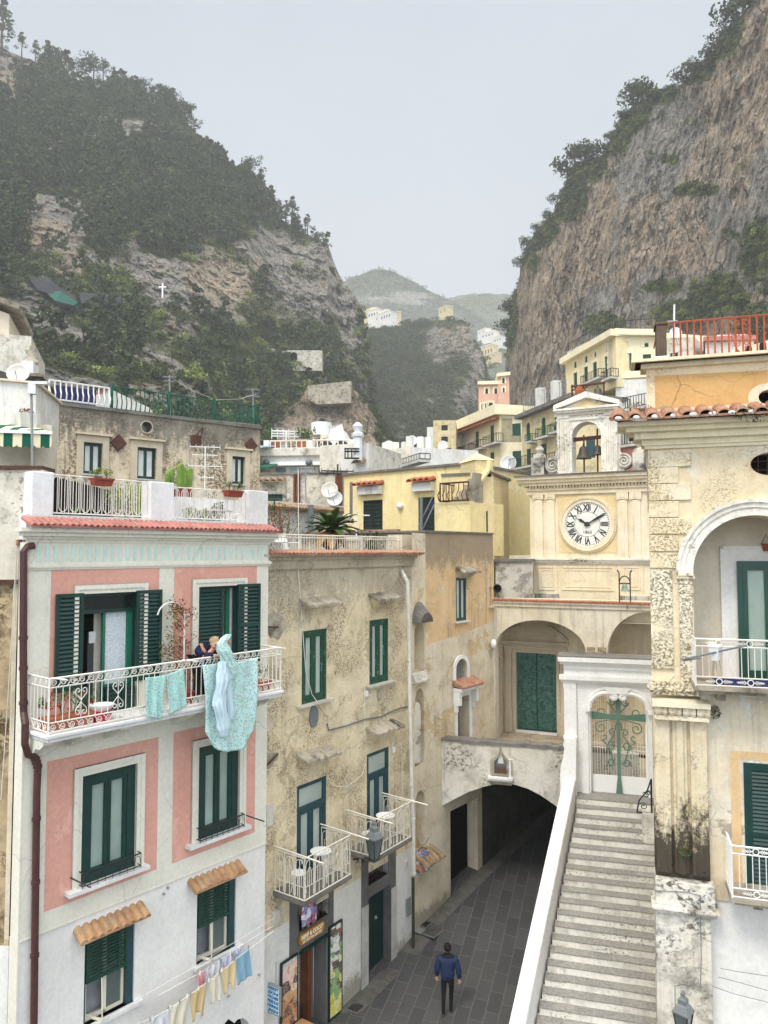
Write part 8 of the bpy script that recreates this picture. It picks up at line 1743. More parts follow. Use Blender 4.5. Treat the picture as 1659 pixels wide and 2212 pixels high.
def hill(name,px,sil,ybot,Yb,Yt,nt,amp,fr,vstretch,mat,vegf,warmf,pw=1.,back=160,seed=0,jit=3.,lg=.5):
    nx=len(px); T=np.linspace(0,1,nt)[None,:]; X=px[:,None]+0*T
    ys=finterp(px,sil)[:,None]; ys=ys+jit*(vnoise(np.stack([X*.09,X*0,X*0],-1),seed)-.5)*2; yb=finterp(px,ybot)[:,None]
    # silhouette-safe: rows run from base to ridge
    PY=yb+(ys-yb)*T; Yd=finterp(px,Yb)[:,None]+(finterp(px,Yt)-finterp(px,Yb))[:,None]*T**pw
    vx=(X-CX)/FF; vz=-(PY-CY)/FF; ry=math.cos(PH)-math.sin(PH)*vz; rz=math.sin(PH)+math.cos(PH)*vz
    k=Yd/ry; P=np.stack([vx*k,Yd,H+rz*k],-1)
    Q=P*np.array([fr,fr,fr*vstretch]); d=(fbm(Q,3,seed+3)-.5)*2*amp+(fbm(Q*3.1,4,seed+9,.55,True)-.6)*amp*.75+(fbm(Q*9+5,4,seed+19,.65,True)-.6)*amp*.45
    led=fbm(P*np.array([.25*fr,.25*fr,2.2*fr]),3,seed+31); d=d+(led-.5)*amp*lg
    e=np.minimum(1,np.minimum(T*6,1)+0*T); dirn=P.copy(); dirn[...,2]=0; L=np.linalg.norm(dirn,axis=-1,keepdims=True); P=P-dirn/L*(d*e)[...,None]*1.
    # keep the skyline where it was traced: re-project vertical for radial shift
    sc_=(L[...,0]-d*e)/L[...,0]; P[...,2]=H+(P[...,2]-H)*sc_
    G=P.reshape(-1,3); veg=vegf(X,PY,P,T+0*X).reshape(-1); wm=warmf(X,PY,P).reshape(-1)
    fs=[(a*nt+b,(a+1)*nt+b,(a+1)*nt+b+1,a*nt+b+1) for a in range(nx-1) for b in range(nt-1)]
    nb=5; off=len(G); tops=P[:,-1,:]; rows=[]
    for q in range(1,nb+1):
        s=q/nb; R_=tops.copy(); R_[:,1]+=back*s; R_[:,2]=(tops[:,2]-0)*(1-s**1.5)-2*s+ (0); R_[:,0]+=back*s*.15*np.sign(tops[:,0]); rows.append(R_)
    Bk=np.stack(rows,1).reshape(-1,3); V=np.vstack([G,Bk]); 
    for a in range(nx-1):
        fs.append((a*nt+nt-1,(a+1)*nt+nt-1,off+(a+1)*nb,off+a*nb))
        for b in range(nb-1): fs.append((off+a*nb+b,off+(a+1)*nb+b,off+(a+1)*nb+b+1,off+a*nb+b+1))
    me=bpy.data.meshes.new(name); me.from_pydata(V.tolist(),[],fs); o=bpy.data.objects.new(name,me); COL.objects.link(o); me.materials.append(mat)
    for nm,arr in(('veg',np.concatenate([veg,np.ones(len(Bk))])),('warm',np.concatenate([wm,np.zeros(len(Bk))]))):
        at_=me.attributes.new(nm,'FLOAT','POINT'); at_.data.foreach_set('value',arr.astype(np.float32))
    o['kind']='structure'; return P,veg.reshape(nx,nt),X,PY
def blob(X,Y,lst,nz=None):
    o=np.zeros_like(X)
    for cx,cy,rx,ry,s in lst: o=np.maximum(o,s*np.clip(1.35-np.sqrt(((X-cx)/rx)**2+((Y-cy)/ry)**2)*(1.35/1.15),0,1)**.6)
    return o
# tree templates: quads (n,4,3) within unit height
def template(kind,n,seed):
    r=np.random.default_rng(seed); C=[]
    if kind=='pine':
        L=16; z=r.uniform(.22,1,L)**.85; rad=.3*(1.08-z)+.05; a=r.uniform(0,6.28,L); k=r.uniform(.35,1,L); lump=np.stack([np.cos(a)*rad*k,np.sin(a)*rad*k,z],1); lr=.12*(1.25-z*.8); sz=.058
    elif kind=='umbrella':
        L=16; a=r.uniform(0,6.28,L); k=r.uniform(0,.42,L)**1; lump=np.stack([np.cos(a)*k,np.sin(a)*k,r.uniform(.55,.95,L)-k*.25],1); lr=np.full(L,.14); sz=.058
    elif kind=='cypress':
        L=12; z=np.linspace(.08,.97,L); lump=np.stack([r.normal(0,.015,L),r.normal(0,.015,L),z],1); lr=.075*np.sin(np.pi*(z*.85+.12))+.02; sz=.045
    else:
        L=14; u=r.normal(size=(L,3)); u/=np.linalg.norm(u,axis=1)[:,None]; lump=u*np.array([.4,.4,.33])*r.uniform(.45,1,(L,1)); lump[:,2]=abs(lump[:,2])*.9+.22; lr=np.full(L,.2); sz=.068
    idx=r.integers(0,L,n); u=r.normal(size=(n,3)); u/=np.linalg.norm(u,axis=1)[:,None]; c=lump[idx]+u*(lr[idx]*r.uniform(.4,1,n)**.5)[:,None]*np.array([1,1,.75])
    nrm=u+r.normal(size=(n,3))*.55; nrm/=np.linalg.norm(nrm,axis=1)[:,None]; t=np.cross(nrm,r.normal(size=(n,3))); t/=np.linalg.norm(t,axis=1)[:,None]; b=np.cross(nrm,t); s=(sz*r.uniform(.6,1.25,n))[:,None]
    return np.stack([c-t*s,c-b*s*.7,c+t*s,c+b*s*.7],1)
def quads_obj(name,Q,mat,tint=None,parent=None,loc=None):
    n=len(Q); me=bpy.data.meshes.new(name); me.vertices.add(n*4); me.vertices.foreach_set('co',Q.reshape(-1).astype(np.float32)); me.loops.add(n*4); me.loops.foreach_set('vertex_index',np.arange(n*4,dtype=np.int32)); me.polygons.add(n); me.polygons.foreach_set('loop_start',np.arange(0,n*4,4,dtype=np.int32)); me.update(); me.validate()
    if tint is not None: me.attributes.new('tint','FLOAT','FACE').data.foreach_set('value',tint.astype(np.float32))
    me.materials.append(mat); o=bpy.data.objects.new(name,me); COL.objects.link(o)
    if parent: o.parent=parent
    return o
def folmat(name,dark,mid,bright):
    t=NT(name,.8,.15); a=t.n('ShaderNodeAttribute'); a.attribute_name='tint'; f=a.outputs['Fac']
    c=t.mix(t.ramp(f,0,.55),dark,mid); c=t.mix(t.ramp(f,.72,1.),c,bright); c=t.mix(t.ramp(t.noise(.8,None,3,.6),.35,.65,0,.45),c,tuple(x*.45 for x in dark)); t.col(c); return t.m
FOL=folmat('foliage_near',S('#333f2b'),S('#59653f'),S('#9aa654')); FOLF=folmat('foliage_far',S('#36402c'),S('#4c573a'),S('#717c4c'))
TP={k:[template(k,n,s) for s in range(4)] for k,n in(('pine',210),('umbrella',210),('cypress',110),('bush',150))}
TPs={k:[template(k,n,s+9) for s in range(3)] for k,n in(('pine',50),('bush',44))}
def scatter(name,P,w,N,kindf,hf,mat,tp,tintf,seed=1,label=None,lift=0):
    r=np.random.default_rng(seed); nx,nt=w.shape; A=np.linalg.norm(np.cross(P[1:,:-1]-P[:-1,:-1],P[:-1,1:]-P[:-1,:-1]),axis=-1); pr=(A**.5*w[:-1,:-1]); pr=pr/pr.sum(); idx=r.choice(pr.size,N,p=pr.reshape(-1)); a,b=np.divmod(idx,nt-1)
    u=r.uniform(0,1,(N,1)); v=r.uniform(0,1,(N,1)); B=P[a,b]*(1-u)*(1-v)+P[a+1,b]*u*(1-v)+P[a,b+1]*(1-u)*v+P[a+1,b+1]*u*v
    out=[];tn=[]
    for i in range(N):
        kd=kindf(B[i],r,a[i],b[i]); h=hf(kd,r); T=tp[kd][r.integers(len(tp[kd]))]; an=r.uniform(0,6.28); cs,sn=math.cos(an),math.sin(an); R_=np.array([[cs,-sn,0],[sn,cs,0],[0,0,1]]); wd=r.uniform(.85,1.2)
        out.append((T@R_.T)*np.array([h*wd,h*wd,h])+B[i]+np.array([0,0,lift*h])); tn.append(np.clip(np.full(len(T),tintf(kd,r))+r.normal(0,.1,len(T)),0,1))
    o=quads_obj(name,np.concatenate(out),mat,np.concatenate(tn)); o['kind']='stuff'; return o
# ---- left mountain
silL=[(-150,-30),(0,100),(30,115),(73,133),(103,142),(132,156),(171,175),(215,170),(249,188),(293,203),(342,230),(381,246),(405,268),(435,312),(469,338),(488,366),(532,378),(552,412),(596,468),(635,494),(684,516),(708,528),(718,557),(732,592),(762,632),(781,664),(793,735),(800,810),(815,900),(822,990)]
rockL=[(25,175,70,85,1),(55,60,20,20,.6),(100,490,95,75,1),(145,585,60,75,1.),(280,300,35,22,.8),(330,410,35,30,.55),(445,560,50,100,.9),(490,610,80,80,1.),(600,560,110,100,.9),(640,640,100,90,.9),(700,600,70,120,.9),(745,700,45,110,.85),(760,820,35,80,.7),(95,735,45,50,.95),(230,700,50,60,.7),(300,770,60,80,.85),(380,690,75,80,.85),(430,800,60,90,.6),(560,690,60,40,.5),(310,640,40,40,.4),(520,360,30,30,.6)]
rockL=[(x,y,a,b,s*(.72 if y>620 and x<600 else 1)) for x,y,a,b,s in rockL]
warmL=[(30,200,50,80,.5),(80,505,80,45,.6),(145,590,50,65,1.),(490,600,85,75,1.),(470,540,40,60,.7),(560,660,40,40,.6),(300,820,20,60,.8),(380,720,20,60,.5)]
def vegL(X,Y,P,T): n=fbm(P*.035,4,5); k=fbm(P*np.array([.045,.045,.11]),4,66); return np.clip(1.12-blob(X+ (n-.5)*90,Y+(n-.5)*80,rockL)*.93+(n-.5)*.7-np.clip((k-.53)*9,0,1.),0,1.3)
hm1=hillmat('cliff_rock',S('#938f88'),S('#B2A089'),S('#46502f'),S('#6c7440'),1.); 
px=np.linspace(-150,822,430)
PL,vL,XL,YL_=hill('mountain_slope',px,silL,[(-150,1010),(822,1010)],[(-150,95),(100,110),(400,150),(700,240),(822,285)],[(-150,340),(400,340),(700,320),(822,300)],330,16,.024,.5,hm1,vegL,lambda X,Y,P: np.clip(blob(X,Y,warmL)+.08*(fbm(P*.02,3,8)-.5)+.2,0,1),1.15,200,3,3,.25)
wL=np.clip(vL-.16,0,1)**1.25*(.25+1.3*fbm(PL*.02,3,77)**1.5); wL[:,-1]=0
def kfL(B,r,a,b):
    y=YL_[a,b]; x=XL[a,b]; q=r.uniform()
    if y<560 and x<720: return 'pine' if q<.62 else('cypress' if q<.68 else 'bush')
    return 'bush' if q<.93 else 'pine'
scatter('hillside_wood',PL,wL,4300,kfL,lambda k,r:{'pine':r.uniform(7.5,13),'cypress':r.uniform(9,14),'bush':r.uniform(2.5,6.5),'umbrella':8}[k],FOL,TP,lambda k,r: r.uniform(.0,.4) if k!='bush' else (r.uniform(.1,.75) if r.uniform()<.72 else r.uniform(.8,1)),11)
# ---- right cliff
silR=[(1086,905),(1090,810),(1097,722),(1106,665),(1120,605),(1132,550),(1155,505),(1186,472),(1214,430),(1224,388),(1242,355),(1297,340),(1320,304),(1336,266),(1386,222),(1412,202),(1444,192),(1478,180),(1494,152),(1538,122),(1552,98),(1584,54),(1610,18),(1665,-28),(1850,-150)]
vegR=[(1100,690,18,90,1.),(1150,560,30,40,.7),(1165,500,45,45,1.),(1225,430,45,55,1.),(1265,370,60,30,1.),(1330,300,36,40,1.),(1370,255,36,42,.95),(1420,205,40,20,.8),(1500,150,50,34,.9),(1560,80,60,50,1.),(1440,345,30,16,.8),(1500,410,60,18,.9),(1480,265,50,14,.5),(1590,360,40,50,.5),(1640,560,45,110,.85),(1560,640,80,50,1.),(1480,680,80,40,1.),(1440,620,60,20,.9),(1640,700,60,60,1.),(1300,700,60,30,.9),(1370,650,50,20,.4),(1580,510,30,18,.6),(1400,330,20,10,.6)]
px=np.concatenate([np.linspace(1086,1140,70),np.linspace(1142,1850,330)])
hm2=hillmat('cliff_rock_tan',S('#918d86'),S('#B6A189'),S('#46502f'),S('#76803f'),1.)
greyR=[(1420,300,100,90,1),(1380,380,90,50,.8),(1620,560,70,120,1.),(1560,450,60,50,.5),(1300,690,80,70,.8),(1200,480,40,40,.6),(1450,640,90,60,.9),(1640,380,30,60,.7)]
PR,vR,XR,YR_=hill('cliff',px,silR,[(1086,960),(1850,960)],[(1086,300),(1150,255),(1300,215),(1660,150),(1850,140)],[(1086,312),(1150,275),(1300,245),(1660,190),(1850,180)],420,11,.03,.36,hm2,lambda X,Y,P,T: np.clip(blob(X+(fbm(P*.05,3,2)-.5)*40,Y,vegR)*1.0+(fbm(P*.06,4,5)-.5)*.5-.02+np.clip((T-.93)*8,0,.5),0,1.2),lambda X,Y,P: np.clip(.78-blob(X,Y,greyR)*.75+(fbm(P*.03,3,3)-.5)*.6,0,1),1.,170,40,1.5)
wR=np.clip(vR-.38,0,1)**1.2; wR[:,-1]=0
scatter('cliff_shrubs',PR,wR,1500,lambda B,r,a,b:'bush',lambda k,r:r.uniform(1.2,3.8),FOL,TP,lambda k,r: r.uniform(.0,.5) if r.uniform()<.7 else r.uniform(.7,1),12,lift=-.15)
# ---- outcrop in the gorge, wooded spur, far hills
silO=[(590,915),(640,868),(662,842),(700,834),(760,832),(776,852),(800,880),(830,925),(862,985)]
PO,vO,_,_=hill('rock_outcrop',np.linspace(590,862,110),silO,[(590,1010),(862,1010)],[(590,195),(862,205)],[(590,215),(862,225)],90,5,.05,.5,hm2,lambda X,Y,P,T: np.clip(.05+(fbm(P*.08,4,5)-.5)*.7+np.clip((X-790)/60,0,.6)+np.clip((T-.9)*6,0,.5),0,1),lambda X,Y,P: np.clip(.72+(fbm(P*.05,3,3)-.5)*.8,0,1),1.,40,71,1.)
scatter('outcrop_shrubs',PO,np.clip(vO-.3,.01,1)**1.2,160,lambda B,r,a,b:'bush',lambda k,r:r.uniform(1.5,4),FOL,TP,lambda k,r:r.uniform(0,.8),14,lift=-.1)
silC=[(540,900),(650,770),(760,718),(785,712),(856,706),(902,693),(934,694),(973,688),(999,692),(1019,716),(1039,754),(1052,790),(1058,835),(1064,920)]
rockC=[(955,745,45,48,.95),(1000,740,45,45,.9),(1030,810,22,90,.95),(1000,860,40,60,.7),(930,860,50,40,.5),(860,930,50,40,.5),(790,880,20,60,.4)]
hm3=hillmat('spur_rock',S('#8b887f'),S('#A8957c'),S('#465033'),S('#5d683e'),.55)
PC,vC,XC,YC=hill('wooded_spur',np.linspace(540,1064,260),silC,[(540,1010),(1064,1010)],[(540,330),(900,350),(1064,430)],[(540,470),(900,520),(1064,470)],200,16,.014,.7,hm3,lambda X,Y,P,T: np.clip(1.1-blob(X,Y,rockC)*1.1+(fbm(P*.02,4,5)-.5)*.5,0,1.2),lambda X,Y,P: np.clip(.3+(fbm(P*.02,3,3)-.5)*.9,0,1),1.1,200,55,1.5)
wC=np.clip(vC-.25,0,1)**1.2; wC[:,-2:]=0.02
scatter('spur_wood',PC,wC,5200,lambda B,r,a,b:'bush',lambda k,r:r.uniform(4,9.5),FOLF,TPs,lambda k,r: r.uniform(0,.65) if r.uniform()<.85 else .85,15,lift=-.1)
hm4=hillmat('far_rock',S('#8f8c84'),S('#A39a88'),S('#4d5739'),S('#67704a'),.25)
silF=[(690,650),(742,608),(762,600),(785,590),(807,584),(830,581),(856,590),(889,606),(918,622),(941,636),(967,647),(1006,668),(1050,694),(1120,734),(1200,770)]
PF,vF,_,_=hill('far_hill',np.linspace(690,1200,190),silF,[(690,900),(1200,900)],[(690,900),(1200,950)],[(690,1400),(1200,1250)],110,55,.004,.8,hm4,lambda X,Y,P,T: np.clip(1.-blob(X,Y,[(880,645,60,16,.8),(800,650,50,12,.6),(960,665,30,10,.4)])+(fbm(P*.006,4,5)-.5)*.6,0,1.2),lambda X,Y,P:X*0+.3,1.,300,77,1.2)
scatter('far_hill_wood',PF,np.clip(vF-.3,.0,1),4200,lambda B,r,a,b:'bush' if r.uniform()<.8 else 'pine',lambda k,r:r.uniform(7,15),FOLF,TPs,lambda k,r:r.uniform(0,.6),16,lift=-.1)
silG=[(900,655),(967,645),(993,638),(1025,635),(1058,634),(1104,636),(1300,640)]
PG,vG,_,_=hill('terraced_far_hill',np.linspace(900,1300,160),silG,[(900,930),(1300,930)],[(900,620),(1300,620)],[(900,2000),(1300,2000)],130,45,.005,.8,hm4,lambda X,Y,P,T: np.clip(.75+(fbm(P*.007,4,5)-.5)*1.,0,1.2),lambda X,Y,P:X*0+.3,1.4,400,88,1.)
scatter('far_slope_wood',PG,np.clip(vG-.4,.0,1)*.8+.05,3600,lambda B,r,a,b:'bush',lambda k,r:r.uniform(4,11),FOLF,TPs,lambda k,r:r.uniform(.1,.9),17,lift=-.1)
# ---- trees one can tell apart on the skylines
TM={}
def treething(px,py,Y,h,kind,label,group,base=None):
    v=random.randrange(3); key=(kind,v)
    b=Vector(base) if base is not None else atY(px,py,Y); t=thing({'pine':'pine_tree','umbrella':'stone_pine','bush':'holm_oak','cypress':'cypress_tree'}[kind],label,'tree',b,group)
    if key not in TM:
        Q=template(kind,420,50+v*7+len(kind)); 
        if kind!='cypress': Q=Q.copy(); c=Q.mean(1,keepdims=True); Q=c+(Q-c)*.62
        o=quads_obj('crown',Q,FOL,np.clip(rng.normal(.22,.14,len(Q)),0,1)); m=MB(); kz=.62 if kind=='bush' else 1; m.tube([(0,0,-.12),(.01,0,.3*kz),(-.01,.01,.62*kz),(0,0,.9*kz)],.02,5,rs=[.03,.022,.014,.005])
        for i in range(7): a=i*2.3; z=(.35+.07*i)*kz; m.tube([(0,0,z),(math.cos(a)*.2,math.sin(a)*.2,z+.09)],.008,3)
        tr=m.build('trunk',M['trunk_brown']); TM[key]=(o,tr); first=True
        for q in(o,tr): q.parent=t
    else:
        for q in TM[key]: c=q.copy(); COL.objects.link(c); c.parent=t
    t.scale=(h*R(.9,1.1),h*R(.9,1.1),h); t.rotation_euler=(0,0,R(0,6.28)); return t
def ridge(P,XX,px): i=int(np.argmin(abs(XX[:,0]-px))); return P[i,-1]
left=[(8,22,'pine'),(52,11,'pine'),(80,10,'pine'),(108,12,'pine'),(130,11,'umbrella'),(152,9,'pine'),(178,10,'umbrella'),(205,12,'umbrella'),(225,11,'umbrella'),(248,9,'cypress'),(268,10,'pine'),(290,8,'pine'),(312,10,'umbrella'),(335,10,'umbrella'),(355,11,'umbrella'),(374,11,'umbrella'),(392,10,'umbrella'),(407,11,'umbrella'),(420,9,'umbrella'),(483,9,'pine'),(508,5,'bush'),(543,13,'umbrella'),(566,13,'pine'),(588,12,'pine'),(618,10,'pine'),(632,14,'pine'),(666,9,'pine'),(690,6,'bush'),(703,5,'bush')]
for i,(x,h,k) in enumerate(left):
    b=ridge(PL,XL,x); b=b+np.array([0,-2,-1]); 
    nb_=('first','second','third','fourth','fifth','sixth','seventh','eighth','ninth','tenth','eleventh','twelfth','thirteenth','fourteenth','fifteenth','sixteenth','seventeenth','eighteenth','nineteenth','twentieth')[i%20]
    kn={'pine':'pine','umbrella':'spreading pine','bush':'low shrub','cypress':'slim cypress'}[k]
    treething(0,0,0,h*1.02,k,'%s %s skyline tree from the %s on the left mountain ridge'%(nb_,kn,'left' if i<20 else 'notch halfway down'),'trees along the left mountain skyline',b)
right=[(1103,700,14),(1098,660,13),(1105,620,10),(1125,560,10),(1140,520,10),(1160,505,7),(1185,478,7),(1205,450,9),(1225,420,14),(1240,390,15),(1262,372,13),(1290,360,11),(1318,330,7),(1340,300,8),(1368,275,16),(1388,250,13),(1412,212,4),(1472,190,9),(1490,165,9),(1530,125,9),(1550,110,10),(1580,70,13),(1600,40,14),(1630,10,8)]
for i,(x,y,h) in enumerate(right):
    b=ridge(PR,XR,x)+np.array([-.5,-2,-1.5]); nb_=('first','second','third','fourth','fifth','sixth','seventh','eighth','ninth','tenth','eleventh','twelfth')[i%12]
    treething(0,0,0,h*.95,'bush','%s dark bushy tree up the %s edge of the right cliff'%(nb_,'lower' if i<12 else 'upper'),'evergreen trees up the edge of the right cliff',b)
# ---- haze
hz=MB(); hz.wbox((0,1240,198),(6200,2900,402)); h=hz.build('haze',(lambda t:(t,)[0])(bpy.data.materials.new('haze_air'))); h['kind']='stuff'
mt=h.data.materials[0]; mt.use_nodes=True; n=mt.node_tree; n.nodes.clear(); oo=n.nodes.new('ShaderNodeOutputMaterial'); pv=n.nodes.new('ShaderNodeVolumePrincipled'); pv.inputs['Color'].default_value=(.93,.95,.97,1); pv.inputs['Density'].default_value=.00042; pv.inputs['Anisotropy'].default_value=.1; n.links.new(pv.outputs[0],oo.inputs['Volume'])
# ================= houses climbing the valley
def hs_(label,name,f,k,x0,y0,x1,y1,ybot,mt,wins=(),depth=8,shut='shutter_green',eave=None,par=None,cat='house',wn='window',ww=None):
    """front block from pixel corners; wins = (x0,y0,x1,y1[,arched])"""
    a=f.h(Z(k,x0,y0)); b=f.h(Z(k,x1,y1)); zb=f.h(Z(k,x0,ybot))[1]; o=[(a[0],zb),(b[0],zb),(b[0],b[1]),(a[0],a[1])]
    t=par or thing(name,label,cat,f.w(a[0],zb)); hl=[]
    for w_ in wins:
        r=R4(f,k,*w_[:4]); hl.append((r,len(w_)>4))
    m=MB(f); m.wall(o,[archloop(r[0],r[1],r[2],r[3]-(r[1]-r[0])/2,r[3],6) if ar else rloop(*r) for r,ar in hl],.25); m.body(o,depth); m.build('wall',mt,t)
    for r,ar in hl:
        m=MB(f); n=max(3,int((r[3]-r[2])/.25)); d=-.12
        for i in range(n): z=r[2]+(r[3]-r[2])*i/n; m.box(r[0],r[1],z,z+(r[3]-r[2])/n*.7,d,d+.05)
        m.box(r[0],r[1],r[2],r[3],-.2,d); m.box((r[0]+r[1])/2-.04,(r[0]+r[1])/2+.04,r[2],r[3],d,d+.08)
        q=m.build(wn,shut,t)
        if ww: m=MB(f); e=ww; m.box(r[0]-e,r[0],r[2],r[3]+e,0,.06); m.box(r[1],r[1]+e,r[2],r[3]+e,0,.06); m.box(r[0],r[1],r[3],r[3]+e,0,.06); m.build('surround','hotel_cream',q)
    if eave:
        m=MB(f); w=f.w; e,h=eave[1:]; m.hexa([w(a[0]-.2,a[1],-depth),w(b[0]+.2,b[1],-depth),w(b[0]+.2,b[1],e),w(a[0]-.2,a[1],e),w(a[0]-.2,a[1]+h,-depth),w(b[0]+.2,b[1]+h,-depth),w(b[0]+.2,b[1]+h,e),w(a[0]-.2,a[1]+h,e)]); m.build('roof',eave[0],t)
    return t
def balc(t,f,k,x0,x1,yt,yb,mt='black_iron',d=1.,sp=.35,slab='stone_sill'):
    a=f.h(Z(k,x0,yb),d);b=f.h(Z(k,x1,yb),d); z1=f.h(Z(k,x0,yt),d)[1]; z0=a[1]; m=MB(f); m.box(a[0],b[0],z0-.25,z0,0,d+.05); s=m.build('balcony',slab,t)
    m=MB(); bars(m,f,a[0],b[0],z0,z1,sp,.03,.045,d=d,posts=False)
    for q in(a[0],b[0]): g_=plane2(f.w(q,0,0).xy,f.w(q,0,d).xy); bars(m,g_,0,d,z0,z1,sp,.03,.045)
    m.build('railing',mt,s)
P1_=Fc(968,118,1081,100); P2_=Fc(1081,100,1131,98)
ht=hs_('long yellow hotel with green shutters and iron balconies, middle distance','hotel',P1_,'a3',720,325,1200,135,800,'hotel_yellow',[(775,375,803,515),(845,345,890,490),(970,295,1003,445),(1107,240,1142,400),(1107,487,1145,565),(862,565,895,592)],12,'shutter_green',('hotel_cream',.9,1.4))
m=MB(P1_); a=P1_.h(Z('a3',738,330)); b=P1_.h(Z('a3',955,480)); c=P1_.h(Z('a3',940,270)); m.poly([(a[0],P1_.h(Z('a3',738,520))[1]),(b[0],b[1]),(b[0]-.5,c[1]),(a[0],a[1]-.5)],0,.04) if False else None
pa=[P1_.h(Z('a3',x,y)) for x,y in((735,345),(935,265),(955,320),(950,430),(905,490),(735,520))]; MB(P1_).poly(pa,.0,.03).build('white_repaint','white_house',ht)
hs_('','hotel',P2_,'a3',1200,135,1412,145,800,'hotel_cream',[(1310,220,1390,328),(1313,472,1395,635)],12,par=ht,eave=('hotel_cream',.6,.8))
pa=[P2_.h(Z('a3',x,y)) for x,y in((1205,168),(1310,170),(1310,330),(1395,330),(1395,388),(1205,388))]; MB(P2_).poly(pa,.0,.03).build('bare_render','hotel_olive',ht)
for q in((720,812,470,530),(805,912,440,505),(910,1022,400,468),(1040,1165,345,420)): balc(ht,P1_,'a3',q[0],q[1],q[2],q[3])
tile_roof(P1_,0,P1_.L,P1_.h(Z('a3',1200,160))[1],0,1.1,.3,'tile_red',ht,.6,'eave_tiles')
P3_=Fc(1129,97,1260,84); oc_=hs_('ochre weathered apartment house with arched green doors beside the hotel','apartment_house',P3_,'a3',1400,180,1900,-20,800,'ochre_old',[(1440,215,1475,390,1),(1580,165,1618,330,1),(1443,455,1483,620),(1580,408,1628,540),(1700,120,1735,270,1)],12,eave=('concrete_rim',1.,.5))
for q in((1430,1478,322,385),(1525,1637,268,350),(1650,1760,225,300)): balc(oc_,P3_,'a3',*q,mt='green_rail')
balc(oc_,P3_,'a3',1275,1500,548,640); balc(oc_,P3_,'a3',1560,1700,510,600)
a=P3_.h(Z('z7',300,600)); m=MB(); zr=P3_.h(Z('z7',300,600))[1]; w=P3_.w
for x0,y0,x1,y1 in((145,680,235,640),(235,640,330,600),(330,600,410,565)): p=zp(P3_,'z7',x0,y0,-1);q=zp(P3_,'z7',x1,y1,-1); f=plane2(p.xy,q.xy); bars(m,f,0,f.L,min(p.z,q.z)-.6,max(p.z,q.z)+1.4,.5,.04,.06)
m.build('roof_railing','grey_metal',oc_)
for x,y in((235,650),(330,610)): p=P3_.h(Z('z7',x,y),-.5); MB(P3_).box(p[0]-.45,p[0]+.45,p[1]-1.2,p[1]+2.2,-1.4,-.4).build('pillar','white_house',oc_)
dish(zp(P2_,'a3',1275,578,1.2),(-.2,-1,.3),1.1,'white satellite dish on the hotel corner'); 
# villa
V1=Fc(1221,100,1330,87.6); V2=Fc(1330,87.6,1422,86.5)
vi=hs_('cream and yellow villa with green shutters below the right cliff','villa',V1,'a4',118,395,500,180,720,'hotel_yellow',[(180,465,210,575),(260,420,292,570),(327,385,360,530),(417,338,455,510),(183,378,205,415,1),(265,335,288,375,1),(338,303,355,333,1),(428,250,448,285,1)],14,ww=.3,eave=('hotel_cream',.8,.8))
hs_('','villa',V2,'a4',500,180,812,185,720,'hotel_cream',[(555,313,622,438),(706,320,770,400),(563,222,597,252,1),(718,232,750,262,1),(565,553,635,640)],14,par=vi,ww=.35,eave=('hotel_cream',.8,.7))
for f,(x0,y0),(x1,y1) in((V1,(130,300),(500,118)),(V2,(500,118),(812,135))):
    a=f.h(Z('a4',x0,y0),-.6);b=f.h(Z('a4',x1,y1),-.6); zb=f.h(Z('a4',500,180))[1]; m=MB(f); m.poly([(a[0],zb-.2),(b[0],zb-.2),(b[0],b[1]),(a[0],a[1])],-1,-.6); m.build('roof_parapet','hotel_olive' if 0 else 'old_white_grimy',vi)
    m=MB(); bars(m,f,a[0],b[0],min(a[1],b[1]),min(a[1],b[1])+1.5,.55,.035,.05,d=-.8); m.build('roof_railing','black_iron',vi)
m=MB(V1)
for i in range(12): z=V1.h(Z('a4',495,500-i*26))[1]; m.box(V1.L-(1.1 if i%2 else .8),V1.L+.02,z,z+.72,0,.1)
m.build('quoins','hotel_cream',vi)
z0=V1.h(Z('a4',500,500))[1]; MB(V2).box(-.1,V2.L,z0,z0+.7,0,.35).build('string_course','hotel_cream',vi); z0=V2.h(Z('a4',500,700))[1]; m=MB(V2); m.box(.3,V2.L,z0-3,V2.h(Z('a4',520,520))[1],0,.25); m.build('white_storey','white_house',vi)
balc(vi,V1,'a4',235,372,488,545); balc(vi,V1,'a4',390,463,455,515)
# white house by the bell gable
R1=Fc(1330,70,1402,67); r1=hs_('white house with black railings glimpsed right of the bell gable','house',R1,'a4',515,740,760,640,1150,'white_house',[(595,900,660,975)],8,'shutter_dark'); balc(r1,R1,'a4',555,740,650,735,sp=.3); balc(r1,R1,'a4',530,740,915,1010,sp=.3)
MB(R1).box(0,5,R1.h(Z('a4',600,1040))[1]-3,R1.h(Z('a4',600,1035))[1],0,.8).build('tiled_ledge','tile_pink',r1)
G1=Fc(1235,68,1320,67); hs_('stained house seen through the bell gable arch with a blue-green door','house',G1,'a4',150,860,480,880,1400,'ochre_old',[(275,955,345,1105)],6,'blue_green_paint')
